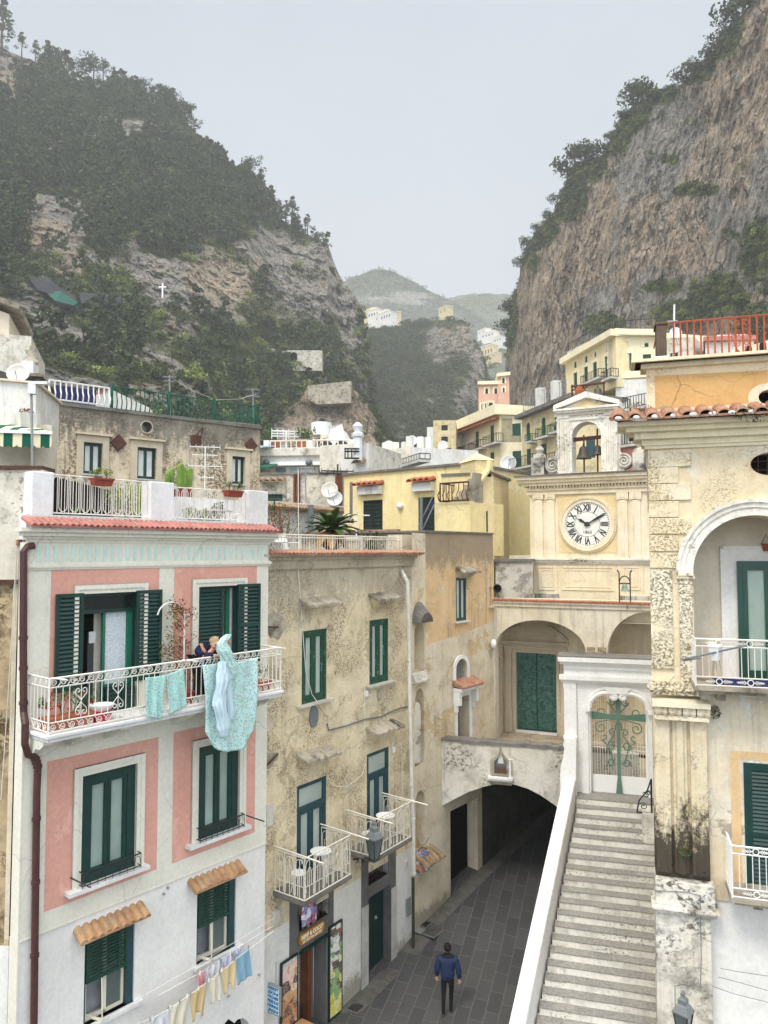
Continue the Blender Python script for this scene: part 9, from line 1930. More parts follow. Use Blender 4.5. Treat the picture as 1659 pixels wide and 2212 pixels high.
# salmon house, tower house, white houses
S1_=Fc(1030,150,1075,149.5); sm_=hs_('salmon pink arched building at the foot of the right cliff','palace',S1_,'h3',1185,1062,1335,1060,1300,'salmon',[(1230,1085,1248,1120,1),(1290,1085,1308,1120,1),(1203,1190,1217,1230,1),(1222,1185,1236,1228,1),(1252,1178,1280,1220,1)],14,'shutter_dark',('hotel_cream',.6,.7),ww=.35)
S2_=Fc(1072,149,1094,148.8); hs_('','palace',S2_,'h3',1312,1010,1388,1000,1300,'salmon',[(1342,1015,1358,1050,1),(1345,1080,1358,1110,1)],12,'shutter_dark',('hotel_cream',.6,.7),par=sm_,ww=.3)
T_=Fc(936,104,984,103.6); tw_=hs_('plain stained tower house with two shuttered windows against the wood','house',T_,'a3',583,188,790,185,640,'ochre_old',[(657,232,717,280),(657,338,717,385)],9,'shutter_dark'); hs_('','house',T_,'a3',525,250,583,250,640,'white_house',[],5,par=tw_)
N1=Fc(824,78,889,70); nh=hs_('white house with dark doors and a curved balcony behind the yellow house','house',N1,'a3',108,492,387,435,800,'white_house',[(168,560,196,645),(293,532,323,640)],7,'shutter_dark'); balc(nh,N1,'a3',125,460,598,645,sp=.4); 
N2=Fc(889,70,935,76); hs_('','house',N2,'a3',385,435,570,455,800,'old_white_grimy',[],6,par=nh)
for x in(118,207,297): a=N1.h(Z('a3',x,480)); MB(N1).box(a[0]-.3,a[0]+.3,a[1]-.5,a[1]+1.0,-.6,0).build('roof_pillar','white_house',nh)
for x in(395,494,570): a=N2.h(Z('a3',x,440)); MB(N2).box(a[0]-.3,a[0]+.3,a[1]-.5,a[1]+1.1,-.6,0).build('roof_pillar','white_house',nh)
dish(zp(N1,'a3',173,425,-.5),(-.1,-1,.25),.62,'white satellite dish on the left end of the white roof'); dish(zp(N2,'a3',392,370,-.5),(.3,-1,.25),.5,'small white satellite dish on the roof pillar between the white roofs'); dish(zp(Fc(900,88,980,88),'a3',672,418,0),(-.1,-1,.2),.6,'rust orange satellite dish before the tower house',mat='dish_rusty')
N3_=Fc(914,82,974,80); nl=hs_('low white house with small dark windows beside a stepped ramp','house',N3_,'a3',500,610,720,505,800,'white_house',[(573,575,597,605),(638,550,682,602)],6,'shutter_dark')
pa=[N3_.h(Z('a3',x,y),.6) for x,y in((455,610),(640,460),(735,440),(735,505),(625,510),(510,615))]; MB(N3_).poly(pa,.3,.6).build('stair_ramp','grey_stain',nl); m=MB(); p=zp(N3_,'a3',640,455,.5);q=zp(N3_,'a3',735,455,.5); f=plane2(p.xy,q.xy); bars(m,f,0,f.L,p.z-1.2,p.z,.45,.04,.05); m.build('railing','rust_iron',nl)
# houses between the yellow house and the tower
E1=Fc(1096,48,1150,47); eh=hs_('grimy white house with a dark red band left of the clock tower','house',E1,'a3',1280,985,1490,975,1500,'cream_old',[(1470,1190,1484,1315)],6,'shutter_green'); hs_('','house',E1,'a3',1280,790,1490,795,985,'old_white_grimy',[],4,par=eh)
a=E1.h(Z('a3',1282,985),.2); b=E1.h(Z('a3',1480,915),.2); MB(E1).box(a[0],b[0],a[1],a[1]+1.1,.0,.2).build('red_band',plain('dark_red',S('#6e2226'),.6,.3,.15),eh); m=MB(); bars(m,E1,a[0],b[0],a[1]+1.,a[1]+2.2,.25,.03,.04,d=.1); m.build('railing','black_iron',eh)
MB().tube([zp(E1,'a3',1342,1000,.2),zp(E1,'a3',1345,1380,.2)],.09,6).build('downpipe','pipe_white',eh); c=zp(E1,'a3',1395,770,.5)
t=thing('hung_washing','white and pink washing on the balcony left of the tower cornice','laundry',c); m=MB(); m.wbox(c,(1.1,.1,.8)); m.build('white_cloth','cloth_lilac',t); m=MB(); m.wbox(c+Vector((.85,0,0)),(.5,.1,.7)); m.build('pink_cloth','cloth_pink',t)
# roofs behind the right-hand red railing
Q1=Fc(1436,88,1502,86); hs_('grey parapeted house behind the left part of the red roof railing','house',Q1,'a4',890,195,1100,185,500,'old_white_grimy',[(915,310,975,350)],8,'shutter_green'); dish(zp(Q1,'a4',957,153,0),(-.2,-1,.2),.7,'white dish over the grey parapet behind the red railing')
Q2=Fc(1520,84,1625,82); q2h=hs_('pale pink house with a tiled edge behind the middle of the red roof railing','house',Q2,'a4',1180,225,1550,215,500,'white_house',[],8,eave=('tile_pink',.6,.5)); hs_('','house',Q2,'a4',1270,170,1500,165,230,'white_house',[],6,par=q2h)
Q3=Fc(1560,80,1680,76); hs_('cream loggia with round arches behind the right part of the red roof railing','loggia',Q3,'a4',1330,310,1800,170,520,'hotel_cream',[(1340,325,1375,380,1),(1400,290,1450,370,1),(1480,255,1540,360,1),(1590,225,1650,350,1)],6,'dark_room')
# small far houses on the slopes
def onsurf(P,XX,YY,px,py):
    d=(XX-px)**2+(YY-py)**2; i=np.unravel_index(np.argmin(d),d.shape); return P[i][1]
XF=np.linspace(690,1200,190)
def far(px0,py0,px1,py1,Y,label,mt='white_house',roof=None,win=3):
    f=Fc(px0,Y,px1,Y*.985); a=f.h((px0,py0));b=f.h((px1,py1)); t=thing('far_house',label,'house',f.w(a[0],b[1]),'small pale houses on the far slopes'); L=b[0]-a[0]; h=a[1]-b[1]; m=MB(f); hl=[]
    for i in range(win): c=a[0]+L*(i+.5)/win; hl.append(rloop(c-L*.06,c+L*.06,b[1]+h*.35,b[1]+h*.65))
    o=rloop(a[0],b[0],b[1]-h*.8,a[1]); m.wall(o,hl,.5); m.body(o,L*.6); m.build('wall',mt,t); m=MB(f)
    for q in hl: m.box(q[0][0],q[1][0],q[0][1],q[2][1],-.5,-.3)
    m.build('windows_dark','glass_dark',t) if False else m.build('window','glass_dark',t)
    m=MB(f); w=f.w; c=(a[0]+b[0])/2
    if roof: m.mesh([w(a[0]-1,a[1],.5),w(b[0]+1,a[1],.5),w(b[0]+1,a[1],-L*.6),w(a[0]-1,a[1],-L*.6),w(c,a[1]+h*.3,.5),w(c,a[1]+h*.3,-L*.6)],[(0,1,4),(1,2,5,4),(2,3,5),(3,0,4,5),(0,3,2,1)]); m.build('roof',roof,t)
    else: m.box(a[0]-.5,b[0]+.5,a[1],a[1]+h*.08,-L*.6,.4); m.build('roof','hotel_cream',t)
Hh=lambda x,y:Z('h3',x,y)
for x0,y0,x1,y1,Y,lab,rf in((425,580,470,628,700,'leftmost cream house of the white hamlet on the ridge','')  ,(450,575,520,612,690,'pale house with a gabled roof in the ridge hamlet','hotel_cream'),(497,602,550,630,680,'lowest white house of the ridge hamlet',''),(535,588,600,628,670,'tall white gabled house in the ridge hamlet','hotel_cream'),(598,597,627,628,675,'rightmost ochre house of the ridge hamlet',''),
 (1178,706,1228,722,860,'highest white house of the upper far cluster',''),(1205,722,1285,742,850,'long white terrace house of the upper far cluster',''),(1270,752,1335,778,840,'white gabled villa standing alone on the far terraces','hotel_cream'),(1203,812,1278,868,760,'large old cream house above the road on the far slope',''),(1240,862,1298,880,750,'low white shed below the old cream house',''),(920,560,974,584,600,'ruined brick tower on top of the wooded spur',''),(1400,825,1430,870,520,'white house half hidden by the cliff, upper','') ,(1404,940,1444,1000,300,'white house clinging to the cliff foot','hotel_cream'),(1375,775,1392,803,700,'tiny white house by the cliff, highest','')):
    p=Hh(x0,y0);q=Hh(x1,y1); far(p[0],p[1],q[0],q[1],Y,lab,'ochre_old' if ('ochre' in lab or 'tower' in lab or 'cream' in lab) else 'white_house',rf or None,2 if x1-x0<60 else 4)
# retaining walls, netting, cross on the left slope
def slab_(label,name,k,pts,Y,mt,dep=2,cat='wall'):
    f=Fc(600,Y,900,Y); P=[f.h(Z(k,x,y)) if k else f.h((x,y)) for x,y in pts]; t=thing(name,label,cat,f.w(*P[0])); MB(f).poly(P,-dep,0).build('masonry',mt,t); return t,f
slab_('cream retaining wall crowning the orange rock outcrop','retaining_wall','h3',[(50,1065),(340,1035),(338,1180),(120,1190),(55,1160)],209,'hood_stone',14)
t,f=slab_('grey retaining wall with an arched recess on the left slope','retaining_wall','h1',[(1175,1535),(1240,1550),(1425,1550),(1425,1640),(1250,1640),(1180,1620)],onsurf(PL,XL,YL_,640,775)-4,'grimy_grey',10); MB(f).poly(archloop(f.h(Z('h1',1283,1590))[0],f.h(Z('h1',1315,1590))[0],f.h(Z('h1',1290,1600))[1],f.h(Z('h1',1290,1575))[1],f.h(Z('h1',1290,1558))[1]),0,.05).build('recess_dark_plate','black_hole',t)  # black plate on the wall face paints the shade of the recess
p=ridge(PL,XL,350); Yc=onsurf(PL,XL,YL_,351,640)-6; c=atY(351,640,Yc); t=thing('summit_cross','white cross standing on the wooded left slope','cross',c); m=MB(); m.wbox(c+Vector((0,0,1.8)),(.42,.35,4.6)); m.build('upright','clean_white',t); m=MB(); m.wbox(c+Vector((0,0,2.9)),(2.3,.33,.42)); m.build('crossarm','clean_white',t)
for pts,mt,lab in((((60,598),(105,600),(125,618),(165,640),(160,655),(120,640),(80,625)),plain('net_black',S('#34363a'),.9,.1,.2),'black netting over a terrace on the left slope'),(((95,628),(130,627),(155,645),(168,652),(160,660),(120,650)),plain('net_green',S('#2f5a50'),.9,.1,.2),'green netting edge below the black netting'),(((172,632),(240,636),(262,640),(258,654),(200,662),(175,655)),'net_black','second strip of dark netting right of the green one')):
    P=[]; 
    for x,y in pts: P.append(atY(x,y,onsurf(PL,XL,YL_,x,y)-5-(y-600)*.1))
    t=thing('terrace_netting',lab,'netting',P[0]); m=MB(); n=len(P); c=sum(P,Vector())/n+Vector((0,-1.5,1.2)); m.mesh(P+[c]+[p+Vector((0,2,-.5)) for p in P],[(i,(i+1)%n,n) for i in range(n)]+[(i,(i+1)%n,(i+1)%n+n+1,i+n+1) for i in range(n)]); m.build('net',mt,t)
# ================= people and laundry
def skinned(name,verts,edges,radii,mat,parent,sub=2,root=0):
    off=rootloc(parent); me=bpy.data.meshes.new(name); me.from_pydata([tuple(Vector(v)-off) for v in verts],edges,[]); o=bpy.data.objects.new(name,me); COL.objects.link(o); o.parent=parent
    sk=o.modifiers.new('skin','SKIN'); sk.use_smooth_shade=True
    for i,r in enumerate(radii):
        rr=r if isinstance(r,tuple) else (r,r); me.skin_vertices[0].data[i].radius=rr
    me.skin_vertices[0].data[root].use_root=True
    s=o.modifiers.new('s','SUBSURF'); s.levels=s.render_levels=sub; me.materials.append(M[mat]); return o
for nm,c in dict(skin='#C89A80',jacket_navy='#23304F',trousers_black='#17181b',hair_dark='#1c1a1a',hair_blond='#A08A6A',navy_top='#1D2142',shoe_grey='#6a5f58').items(): plain(nm,S(c),.8,.2,.15,14)
def tri(base,right,fwd,pts): return [Vector(base)+right*x+fwd*y+Vector((0,0,z)) for x,y,z in pts]
# man walking away up the street
b=atz(*Z('z6',1312,1600),.35); b=Vector((b.x,b.y,gz(b.y)))
b=atz(*Z('z6',1312,1598),b.z); man=thing('person','person in navy padded jacket and black trousers walking away up the street','person',b)
fw=Vector((.12,1,0)).normalized(); rt=Vector((fw.y,-fw.x,0)); h=1.72
B=[(0,0,.93),(0,.0,1.12),(0,.01,1.3),(0,.0,1.44),(0,.02,1.5),(0,.05,1.57),  # pelvis..head base 0-5
 (-.1,0,.88),(-.1,-.03,.5),(-.11,-.1,.09),(-.11,-.02,.04), (.1,0,.88),(.09,.08,.5),(.08,.04,.09),(.08,.14,.04),
 (-.2,0,1.4),(-.27,-.02,1.15),(-.27,.06,.92),(.2,0,1.4),(.28,-.03,1.15),(.3,.02,.9)]
E_=[(0,1),(1,2),(2,3),(3,4),(4,5),(0,6),(6,7),(7,8),(8,9),(0,10),(10,11),(11,12),(12,13),(3,14),(14,15),(15,16),(3,17),(17,18),(18,19)]
V=tri(b,rt,fw,B); skinned('body',V,E_,[(.15,.11),(.15,.11),(.17,.12),(.12,.09),.055,.06,.085,.06,.045,.04,.085,.06,.045,.04,.07,.05,.035,.07,.05,.035],'trousers_black',man)
J=[0,1,2,3,14,15,16,17,18,19]; im={q:i for i,q in enumerate(J)}; JV=[V[q]*1 for q in J]; JV[0]=JV[0]+Vector((0,0,-.1))
skinned('jacket',JV,[(im[a],im[c]) for a,c in E_ if a in im and c in im],[(.21,.16),(.2,.155),(.215,.16),(.15,.12),.095,.082,.062,.095,.082,.062],'jacket_navy',man)
hd=MB(); c=b+fw*.07+Vector((0,0,1.61)); hd.ball(c,.1,14,(.85,1,1.2)); hd.ball(c-rt*.088,.022,6,(.5,1,1.4)); hd.ball(c+rt*.088,.022,6,(.5,1,1.4)); hd.ball(c+fw*.1+Vector((0,0,-.01)),.02,6); hd.build('head','skin',man,smooth=True)
hd=MB(); hd.ball(c+Vector((0,0,.035))-fw*.012,.112,14,(.9,1.0,1.05)); hd.build('cap','hair_dark',man,smooth=True)
def hand(c,fdir,palm,side,parent,s=1.):
    """palm + four bent fingers and a side thumb"""
    fdir=Vector(fdir).normalized(); palm=Vector(palm).normalized(); x=fdir.cross(palm).normalized()*side; c=Vector(c); V=[c,c+fdir*.045*s,c+fdir*.08*s]; R_=[(.026*s,.016*s),(.036*s,.014*s),(.038*s,.012*s)]; Ed=[(0,1),(1,2)]
    o=skinned('hand',V,Ed,R_,'skin',parent,1)
    for i,(dx,L) in enumerate(((-.03,.062),(-.01,.075),(.011,.07),(.03,.055))):
        p=c+fdir*.075*s+x*dx*s; V=[p,p+fdir*L*.5*s+palm*.008*s,p+fdir*L*.85*s+palm*.028*s,p+fdir*L*.95*s+palm*.05*s]; skinned('finger',V,[(0,1),(1,2),(2,3)],[.0095*s,.009*s,.008*s,.006*s],'skin',o,1)
    p=c+fdir*.03*s-x*.03*s; skinned('thumb',[p,p+fdir*.03*s-x*.02*s+palm*.012*s,p+fdir*.055*s-x*.022*s+palm*.03*s],[(0,1),(1,2)],[.012*s,.011*s,.008*s],'skin',o,1)
for q in(16,19): hand(V[q]+Vector((0,0,-.02)),(.0,.12,-1),fw,1 if q==16 else -1,man)
for q,k in((9,8),(13,12)): skinned('shoe',[V[k]+Vector((0,0,-.03)),V[k]+fw*.05+Vector((0,0,-.045)),V[k]+fw*.17+Vector((0,0,-.055))],[(0,1),(1,2)],[.05,.048,.035],'shoe_grey',man)
# woman hanging out bedding on the balcony
wd=BD-.22; hp=FP.h(Z('l5',832,650),wd); zf=9.16
N=FP.n.to_3d(); U=FP.u.to_3d(); s0=hp[0]-.14; b=FP.w(s0,zf,wd-.12); wom=thing('person','woman with short fair hair in navy top leaning over the balcony hanging out bedding','person',b)
hz_=hp[1]
Wp=lambda a,z,d: FP.w(s0+a,z,wd+d)
V=[Wp(-.05,zf+.9,-.2),Wp(-.03,zf+1.08,-.14),Wp(-.0,hz_-.33,-.07),Wp(.03,hz_-.2,-.02),Wp(.09,hz_-.13,.03),Wp(.14,hz_-.06,.07),
 Wp(-.12,zf+.85,-.22),Wp(-.12,zf+.45,-.16),Wp(-.12,zf+.06,-.22),Wp(.08,zf+.85,-.2),Wp(.09,zf+.45,-.15),Wp(.1,zf+.06,-.2),
 Wp(-.13,hz_-.25,.05),Wp(-.02,hz_-.42,.2),]
gp=FP.h(Z('l5',960,800),BD+.06); ge=FP.h(Z('l5',870,762),BD-.02)
V+= [FP.w(ge[0],ge[1],BD-.02),FP.w(gp[0]-.03,gp[1]+.03,BD+.05), Wp(.2,hz_-.24,-.05),Wp(.34,hz_-.32,.1)]; up_=FP.h(Z('l5',975,640),BD); V+=[FP.w(up_[0]-.04,up_[1]-.05,BD-.1)]
E_=[(0,1),(1,2),(2,3),(3,4),(4,5),(0,6),(6,7),(7,8),(0,9),(9,10),(10,11),(3,12),(12,14),(14,15),(3,16),(16,17),(17,18)]; V2_=V
keep=[i for i in range(len(V)) if i!=13]; mp={q:i for i,q in enumerate(keep)}
rad={0:(.12,.1),1:(.11,.09),2:(.11,.09),3:(.07,.06),4:.045,5:.05,6:.07,7:.05,8:.04,9:.07,10:.05,11:.04,12:.035,14:.036,15:.027,16:.035,17:.036,18:.027}
skinned('body',[V[q] for q in keep],[(mp[a],mp[c]) for a,c in E_],[rad[q] for q in keep],'skin',wom)
sl=V[12].lerp(V[14],.8); T_=[V[0],V[1],V[2],V[3],V[12],sl,V[16],V[17].lerp(V[18],.5)]; skinned('top',T_,[(0,1),(1,2),(2,3),(3,4),(4,5),(3,6),(6,7)],[(.2,.17),(.19,.165),(.195,.16),(.15,.13),.105,.082,.105,.075],'navy_top',wom)
skinned('trousers',[V[0],V[6],V[7],V[8],V[9],V[10],V[11]],[(0,1),(1,2),(2,3),(0,4),(4,5),(5,6)],[(.175,.14),.1,.075,.06,.1,.075,.06],'trousers_black',wom)
c=FP.w(hp[0],hp[1],wd+.08); fc=Vector((.6,-.76,-.22)).normalized(); rx=fc.cross(Vector((0,0,1))).normalized(); uz=rx.cross(fc)
hd=MB(); hd.ball(c,.098,16,(.95,.95,1.2)); q=c+fc*.092
hd.mesh([q+rx*.014-uz*.02,q-rx*.014-uz*.02,q+uz*.025,q+fc*.026-uz*.012],[(0,1,3),(1,2,3),(2,0,3)])
for sx in(-1,1): hd.ball(c+rx*sx*.093-fc*.01,.022,6,(.7,.7,1.3)); hd.ball(c+rx*sx*.05+fc*.068-uz*.03,.03,6)
hd.ball(c+fc*.06-uz*.085,.038,8,(1,1,.8)); hd.build('head','skin',wom,smooth=True)
fe=MB()
for sx in(-1,1): fe.ball(c+rx*sx*.034+fc*.088+uz*.012,.0105,6)
fe.build('eye','hair_dark',wom); fe=MB(); fe.ball(c+fc*.093-uz*.045,.02,8,(1.1,.6,.35)); fe.build('mouth',plain('lip',S('#a0564e'),.6,.2,.05),wom)
hm_=MB(); hm_.ball(c+uz*.045-fc*.035,.104,14,(1,1,1.0)); 
for i in range(26): a=R(0,6.28); e=R(.1,1.); d=(rx*math.cos(a)+fc*(math.sin(a)*.6-.5)+uz*e).normalized(); hm_.ball(c+d*.092+uz*.035-fc*.035,.03,5)
hm_.build('hair','hair_blond',wom,smooth=True)
MB().tube([c+fc*.1-uz*.05,c+fc*.13-uz*.13],.012,5).build('clothes_peg','clean_white',wom)
hand(V[15],(U*.6+N*.3+Vector((0,0,-.5))),(Vector((0,0,-1))),1,wom); hand(V[18],(U*.5+N*.5+Vector((0,0,.3))),N,-1,wom)
# cloth sheets
def cloth(label,mat,f,d,TL,TR,BL,BR,fold=.03,nf=5,round_=0,thick=.008,sag=.03,name='hung_cloth',cat='laundry',group=None,tilt=0,n=30,hem=None,cut=None,parent=None,par2=None,ph=0):
    """cloth hanging from TL-TR ((s,z)), lower corners BL/BR"""
    vs=[];W_=n;Hn=n;fs=[]
    for i in range(W_+1):
        u=i/W_; 
        for j in range(Hn+1):
            v=j/Hn; tx=TL[0]+(TR[0]-TL[0])*u; tz=TL[1]+(TR[1]-TL[1])*u-sag*math.sin(math.pi*u); bx=BL[0]+(BR[0]-BL[0])*u; bz=BL[1]+(BR[1]-BL[1])*u
            if round_: bz=bz+round_*(abs(2*u-1)**2.8)
            x=tx+(bx-tx)*v; z=tz+(bz-tz)*v; w_=fold*(.25+v*.9)*math.sin(nf*math.pi*2*u+1.3*math.sin(3*v+ph)+ph)+fold*.5*math.sin(nf*4.1*u+4*v+ph)
            vs.append(f.w(x+.25*w_,z,d+w_+tilt*v))
    for i in range(W_):
        for j in range(Hn):
            u=(i+.5)/W_; v=(j+.5)/Hn
            if cut and cut(u,v): continue
            a=i*(Hn+1)+j; fs.append((a,a+1,a+Hn+2,a+Hn+1))
    off=Vector(vs[0]); used=sorted({i for q in fs for i in q}); mp={q:i for i,q in enumerate(used)}
    m=MB(); m.v=[tuple(vs[i]) for i in used]; m.f=[tuple(mp[i] for i in q) for q in fs]; o=m.build(name,mat,parent,smooth=True,loc=off); s=o.modifiers.new('t','SOLIDIFY'); s.thickness=thick
    if not parent: tag(o,label,cat,group)
    return o
L5=lambda x,y,d: FP.h(Z('l5',x,y),d)
d=BD+.09
cloth('left floral pillowcase hanging from the balcony rail','pillow_floral',FP,d,L5(192,972,d),L5(380,948,d),L5(200,1345,d),L5(352,1365,d),.018,2,name='pillowcase',group='floral pillowcases on the balcony',sag=.01)
cloth('right floral pillowcase hanging from the balcony rail','pillow_floral',FP,d,L5(388,945,d),L5(560,872,d),L5(425,1320,d),L5(578,1250,d),.018,2,name='pillowcase',group='floral pillowcases on the balcony',sag=.02,ph=1)
cloth('large pale aqua floral bedsheet draped over the balcony rail down past the window','sheet_floral',FP,d+.02,L5(727,850,d),L5(1255,785,d),L5(752,1690,d),L5(1215,1660,d),.035,3,round_=.42,name='bedsheet',sag=.03,n=44)
# the sheet being hung: two hanging falls and a bunched peak
dd=BD+.2; sh=thing('duvet_cover','bunched pale blue duvet cover the woman is lifting over the rail','laundry',FP.w(*L5(960,830,dd),dd))
def strip(pts,ws,mat,name,dep=.07,ph=0):
    m=MB(); K=len(pts); n=36; P=[]; T=np.linspace(0,K-1,K*10)
    for t_ in T:
        x=np.interp(t_,range(K),[p[0] for p in pts]); y=np.interp(t_,range(K),[p[1] for p in pts]); wv=np.interp(t_,range(K),ws)
        for i in range(n):
            a=2*math.pi*i/n; rr=wv*(.78+.5*abs(math.sin(3.5*a+t_*.8+ph))**.7+.12*math.sin(9*a-t_*1.5)+.1*math.sin(2.2*t_+ph+a)); q=L5(x,y,dd); m.v.append(tuple(FP.w(q[0]+rr*math.cos(a)*.0025,q[1],dd+rr*math.sin(a)*.0015)))
    k=len(T)
    for i in range(k-1):
        for j_ in range(n): a=i*n+j_; c_=i*n+(j_+1)%n; m.f.append((a,c_,c_+n,a+n))
    m.f+= [tuple(range(n))[::-1],tuple((k-1)*n+i for i in range(n))]; return m.build(name,mat,sh,smooth=True)
strip([(975,562),(960,590),(925,640),(935,720),(965,790),(990,850),(1015,930),(1005,990)],[22,34,38,50,55,48,40,28],'sheet_floral','lifted_part')
strip([(935,820),(935,900),(925,1000),(905,1120),(900,1230),(920,1350),(935,1450),(945,1530)],[42,48,52,46,50,44,50,30],'cloth_inner','inner_fall',ph=2)
strip([(975,840),(985,950),(980,1060),(995,1180),(1005,1300),(1005,1370)],[26,26,22,26,26,16],'cloth_inner','side_fall',ph=4)
m=MB()
for (x0,y0,x1,y1,dz) in((540,820,1260,765,BD+.2),(1340,665,1660,690,BD+.3)): m.tube([FP.w(*L5(x0,y0,dz),dz),FP.w(*L5(x1,y1,dz),dz)],.004,3)
t=m.build('clothes_line','white_iron'); tag(t,'thin line stretched in front of the pink house balcony rail','clothes line')
# lower clothes line
A7=lambda x,y,d: FP.h(Z('a7',x,y),d)
dl=.62
for nm,pts,dq in(('front',((0,1040),(160,985),(380,860),(620,700),(840,540),(1010,405),(1190,262),(1640,-80)),dl),('rear',((250,700),(720,445),(870,345),(1000,270),(1150,165),(1240,100),(1640,-140)),dl-.25),('upper',((0,745),(700,345),(1659,-240)),dl-.4)):
    m=MB(); m.tube([FP.w(*A7(x,y,dq),dq) for x,y in pts],.006,3); t=m.build('clothes_line','white_iron'); tag(t,{'front':'lowest outer line loaded with beige garments under the pink house windows','rear':'inner line with pink and lilac washing under the right lower window','upper':'empty upper line crossing below the right lower window'}[nm],'clothes line')
vest=lambda u,v: v>.72 and ((abs(u-.5)<.15 and v>.78+.0*u))
for lab,mt,dq,TL,TR,BL,BR,ct in (('pale lilac sheet at the left end of the lower clothes line','cloth_white',dl,(170,985),(378,862),(175,1100),(380,1090),None),('cream long garment, second from the left on the lower line','cloth_cream',dl,(392,850),(612,705),(398,1120),(600,1060),None),
 ('tan long-sleeved vest in the middle of the lower line','cloth_tan',dl,(640,690),(832,545),(660,1020),(800,950),vest),('cream vest hanging right of the tan one','cloth_cream',dl,(862,525),(995,425),(885,810),(1005,745),vest),('beige vest beside the blue denim','cloth_beige',dl,(1012,400),(1182,265),(1048,690),(1190,590),vest),('light blue denim trousers at the right end of the lower line','cloth_denim',dl-.12,(1190,245),(1350,110),(1200,575),(1372,455),lambda u,v: abs(u-.52)<.06*(v-.3) and v>.45),
 ('pink socks or tights on the inner line','cloth_pink',dl-.25,(732,430),(802,398),(735,590),(808,555),lambda u,v: abs(u-.5)<.06),('small white underwear on the inner line','cloth_white',dl-.25,(815,385),(868,350),(830,500),(868,450),None),('grey towel with turquoise hem on the inner line','cloth_white',dl-.25,(878,345),(998,275),(880,490),(1000,415),None),('lilac shirt on the inner line','cloth_lilac',dl-.25,(1015,260),(1130,190),(1030,360),(1125,300),None),('lilac scarf at the right end of the inner line','cloth_lilac',dl-.25,(1140,170),(1245,105),(1180,245),(1225,190),None)):
    cloth(lab,mt,FP,dq,A7(*TL,dq),A7(*TR,dq),A7(*BL,dq),A7(*BR,dq),.02,2,name='garment',group='washing on the lower clothes lines',n=22,cut=ct,sag=.01,ph=R(0,6))
for i,(x,y) in enumerate(((150,975),(175,970),(372,858),(400,840),(508,765),(600,705),(640,680),(738,610),(832,535),(862,505),(985,415),(1018,385),(1170,250),(1228,112),(1340,110),(1120,180),(885,340),(755,420),(1000,275))):
    c=FP.w(*A7(x,y,dl),dl); m=MB(); m.wbox(c+Vector((0,0,-.01)),(.018,.02,.085),i); o=m.build('clothes_peg','clean_white' if i%2 else 'grey_metal',None,loc=c); tag(o,'small clothes peg clipped on the washing lines under the pink house','clothes peg','clothes pegs on the washing lines')
cam=bpy.data.cameras.new('camera'); co=bpy.data.objects.new('camera',cam); COL.objects.link(co); sc.camera=co
co.location=(0,0,H); co.rotation_euler=(math.pi/2+PH,0,0); cam.sensor_fit='HORIZONTAL'; cam.sensor_width=36; cam.lens=FF/1659*36; cam.clip_end=12000; cam.clip_start=.05
w=bpy.data.worlds.new('World'); sc.world=w; w.use_nodes=True; nt=w.node_tree; nt.nodes.clear()
sky=nt.nodes.new('ShaderNodeTexSky'); sky.sky_type='NISHITA'; sky.sun_disc=False; sky.sun_elevation=math.radians(52); sky.sun_rotation=math.radians(215); sky.air_density=1.; sky.dust_density=3.5; sky.ozone_density=1.5
ov=nt.nodes.new('ShaderNodeMix'); ov.data_type='RGBA'; ov.inputs[0].default_value=.93
tc=nt.nodes.new('ShaderNodeTexCoord'); sp=nt.nodes.new('ShaderNodeSeparateXYZ'); nt.links.new(tc.outputs['Generated'],sp.inputs[0])
cr=nt.nodes.new('ShaderNodeValToRGB'); e=cr.color_ramp.elements; SK=8.4
def k3(h,m=1): return tuple(x*SK*m for x in srgb(h))+(1,)
e[0].position=0.; e[0].color=k3('#CBD4D8'); e[1].position=.95; e[1].color=k3('#DAD8D4',4.2)
e[1].position=1.
x=e.new(.22); x.color=k3('#CDD5DA'); x=e.new(.45); x.color=k3('#CCD2DA'); x=e.new(.64); x.color=k3('#C9D1DC')
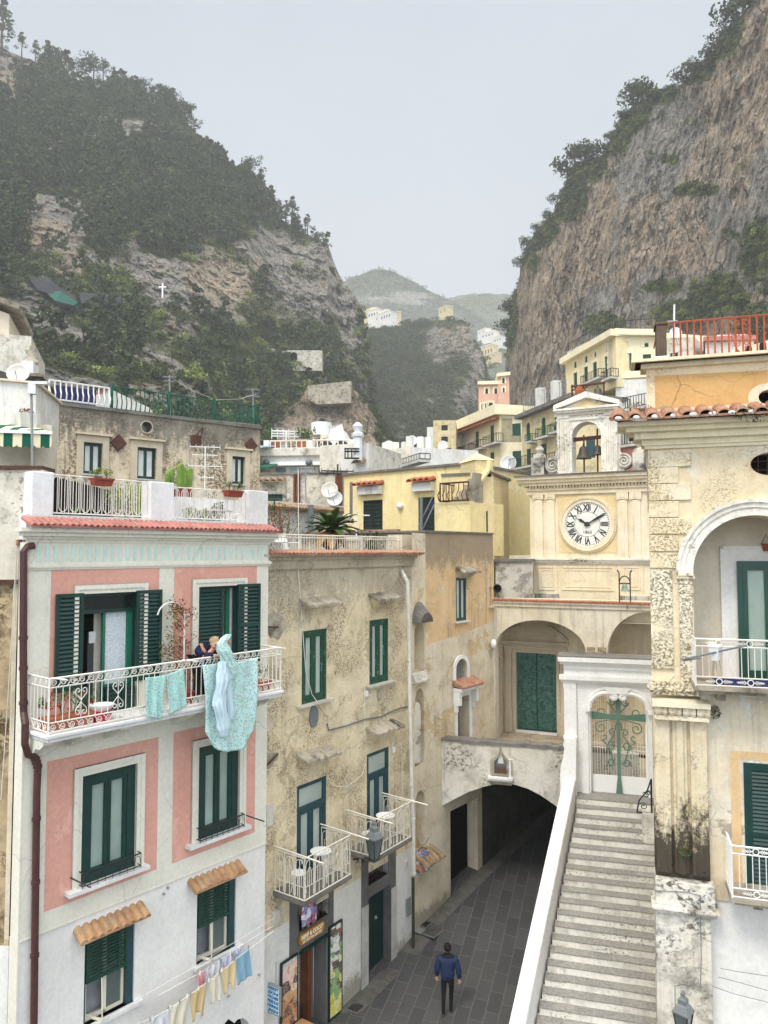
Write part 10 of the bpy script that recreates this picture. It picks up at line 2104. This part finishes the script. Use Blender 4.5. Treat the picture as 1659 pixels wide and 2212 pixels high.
cn=nt.nodes.new('ShaderNodeTexNoise'); cn.inputs['Scale'].default_value=1.6; cn.inputs['Detail'].default_value=3; nt.links.new(tc.outputs['Generated'],cn.inputs['Vector'])
cm=nt.nodes.new('ShaderNodeMapRange'); cm.inputs[1].default_value=.3; cm.inputs[2].default_value=.7; cm.inputs[3].default_value=.92; cm.inputs[4].default_value=1.08; nt.links.new(cn.outputs[0],cm.inputs[0])
vm=nt.nodes.new('ShaderNodeVectorMath'); vm.operation='SCALE'
nt.links.new(sp.outputs[2],cr.inputs[0]); nt.links.new(cr.outputs[0],vm.inputs[0])
by=nt.nodes.new('ShaderNodeMapRange'); by.inputs[1].default_value=.15; by.inputs[2].default_value=-.9; by.inputs[3].default_value=1.; by.inputs[4].default_value=3.1; nt.links.new(sp.outputs[1],by.inputs[0])
mu=nt.nodes.new('ShaderNodeMath'); mu.operation='MULTIPLY'; nt.links.new(by.outputs[0],mu.inputs[0]); nt.links.new(cm.outputs[0],mu.inputs[1]); nt.links.new(mu.outputs[0],vm.inputs[3])
nt.links.new(sky.outputs[0],ov.inputs[6]); nt.links.new(vm.outputs[0],ov.inputs[7])
bg=nt.nodes.new('ShaderNodeBackground'); bg.inputs[1].default_value=.1; wo=nt.nodes.new('ShaderNodeOutputWorld')
nt.links.new(ov.outputs[2],bg.inputs[0]); nt.links.new(bg.outputs[0],wo.inputs[0])
sl=bpy.data.lights.new('sun','SUN'); sl.energy=1.5; sl.angle=math.radians(14); sl.color=(1,.92,.8); so=bpy.data.objects.new('sun',sl); COL.objects.link(so)
az=math.radians(215); el=math.radians(52); dv=Vector((math.sin(az)*math.cos(el),math.cos(az)*math.cos(el),math.sin(el))); so.rotation_euler=dv.to_track_quat('Z','Y').to_euler()
sc.view_settings.view_transform='Standard'; sc.view_settings.look='None'; sc.view_settings.exposure=.3; sc.view_settings.gamma=1
sc.cycles.max_bounces=6; sc.cycles.diffuse_bounces=4; sc.cycles.volume_bounces=1; sc.cycles.use_denoising=True; sc.cycles.use_adaptive_sampling=True
try: sc.cycles.denoiser='OPENIMAGEDENOISE'
except Exception: pass
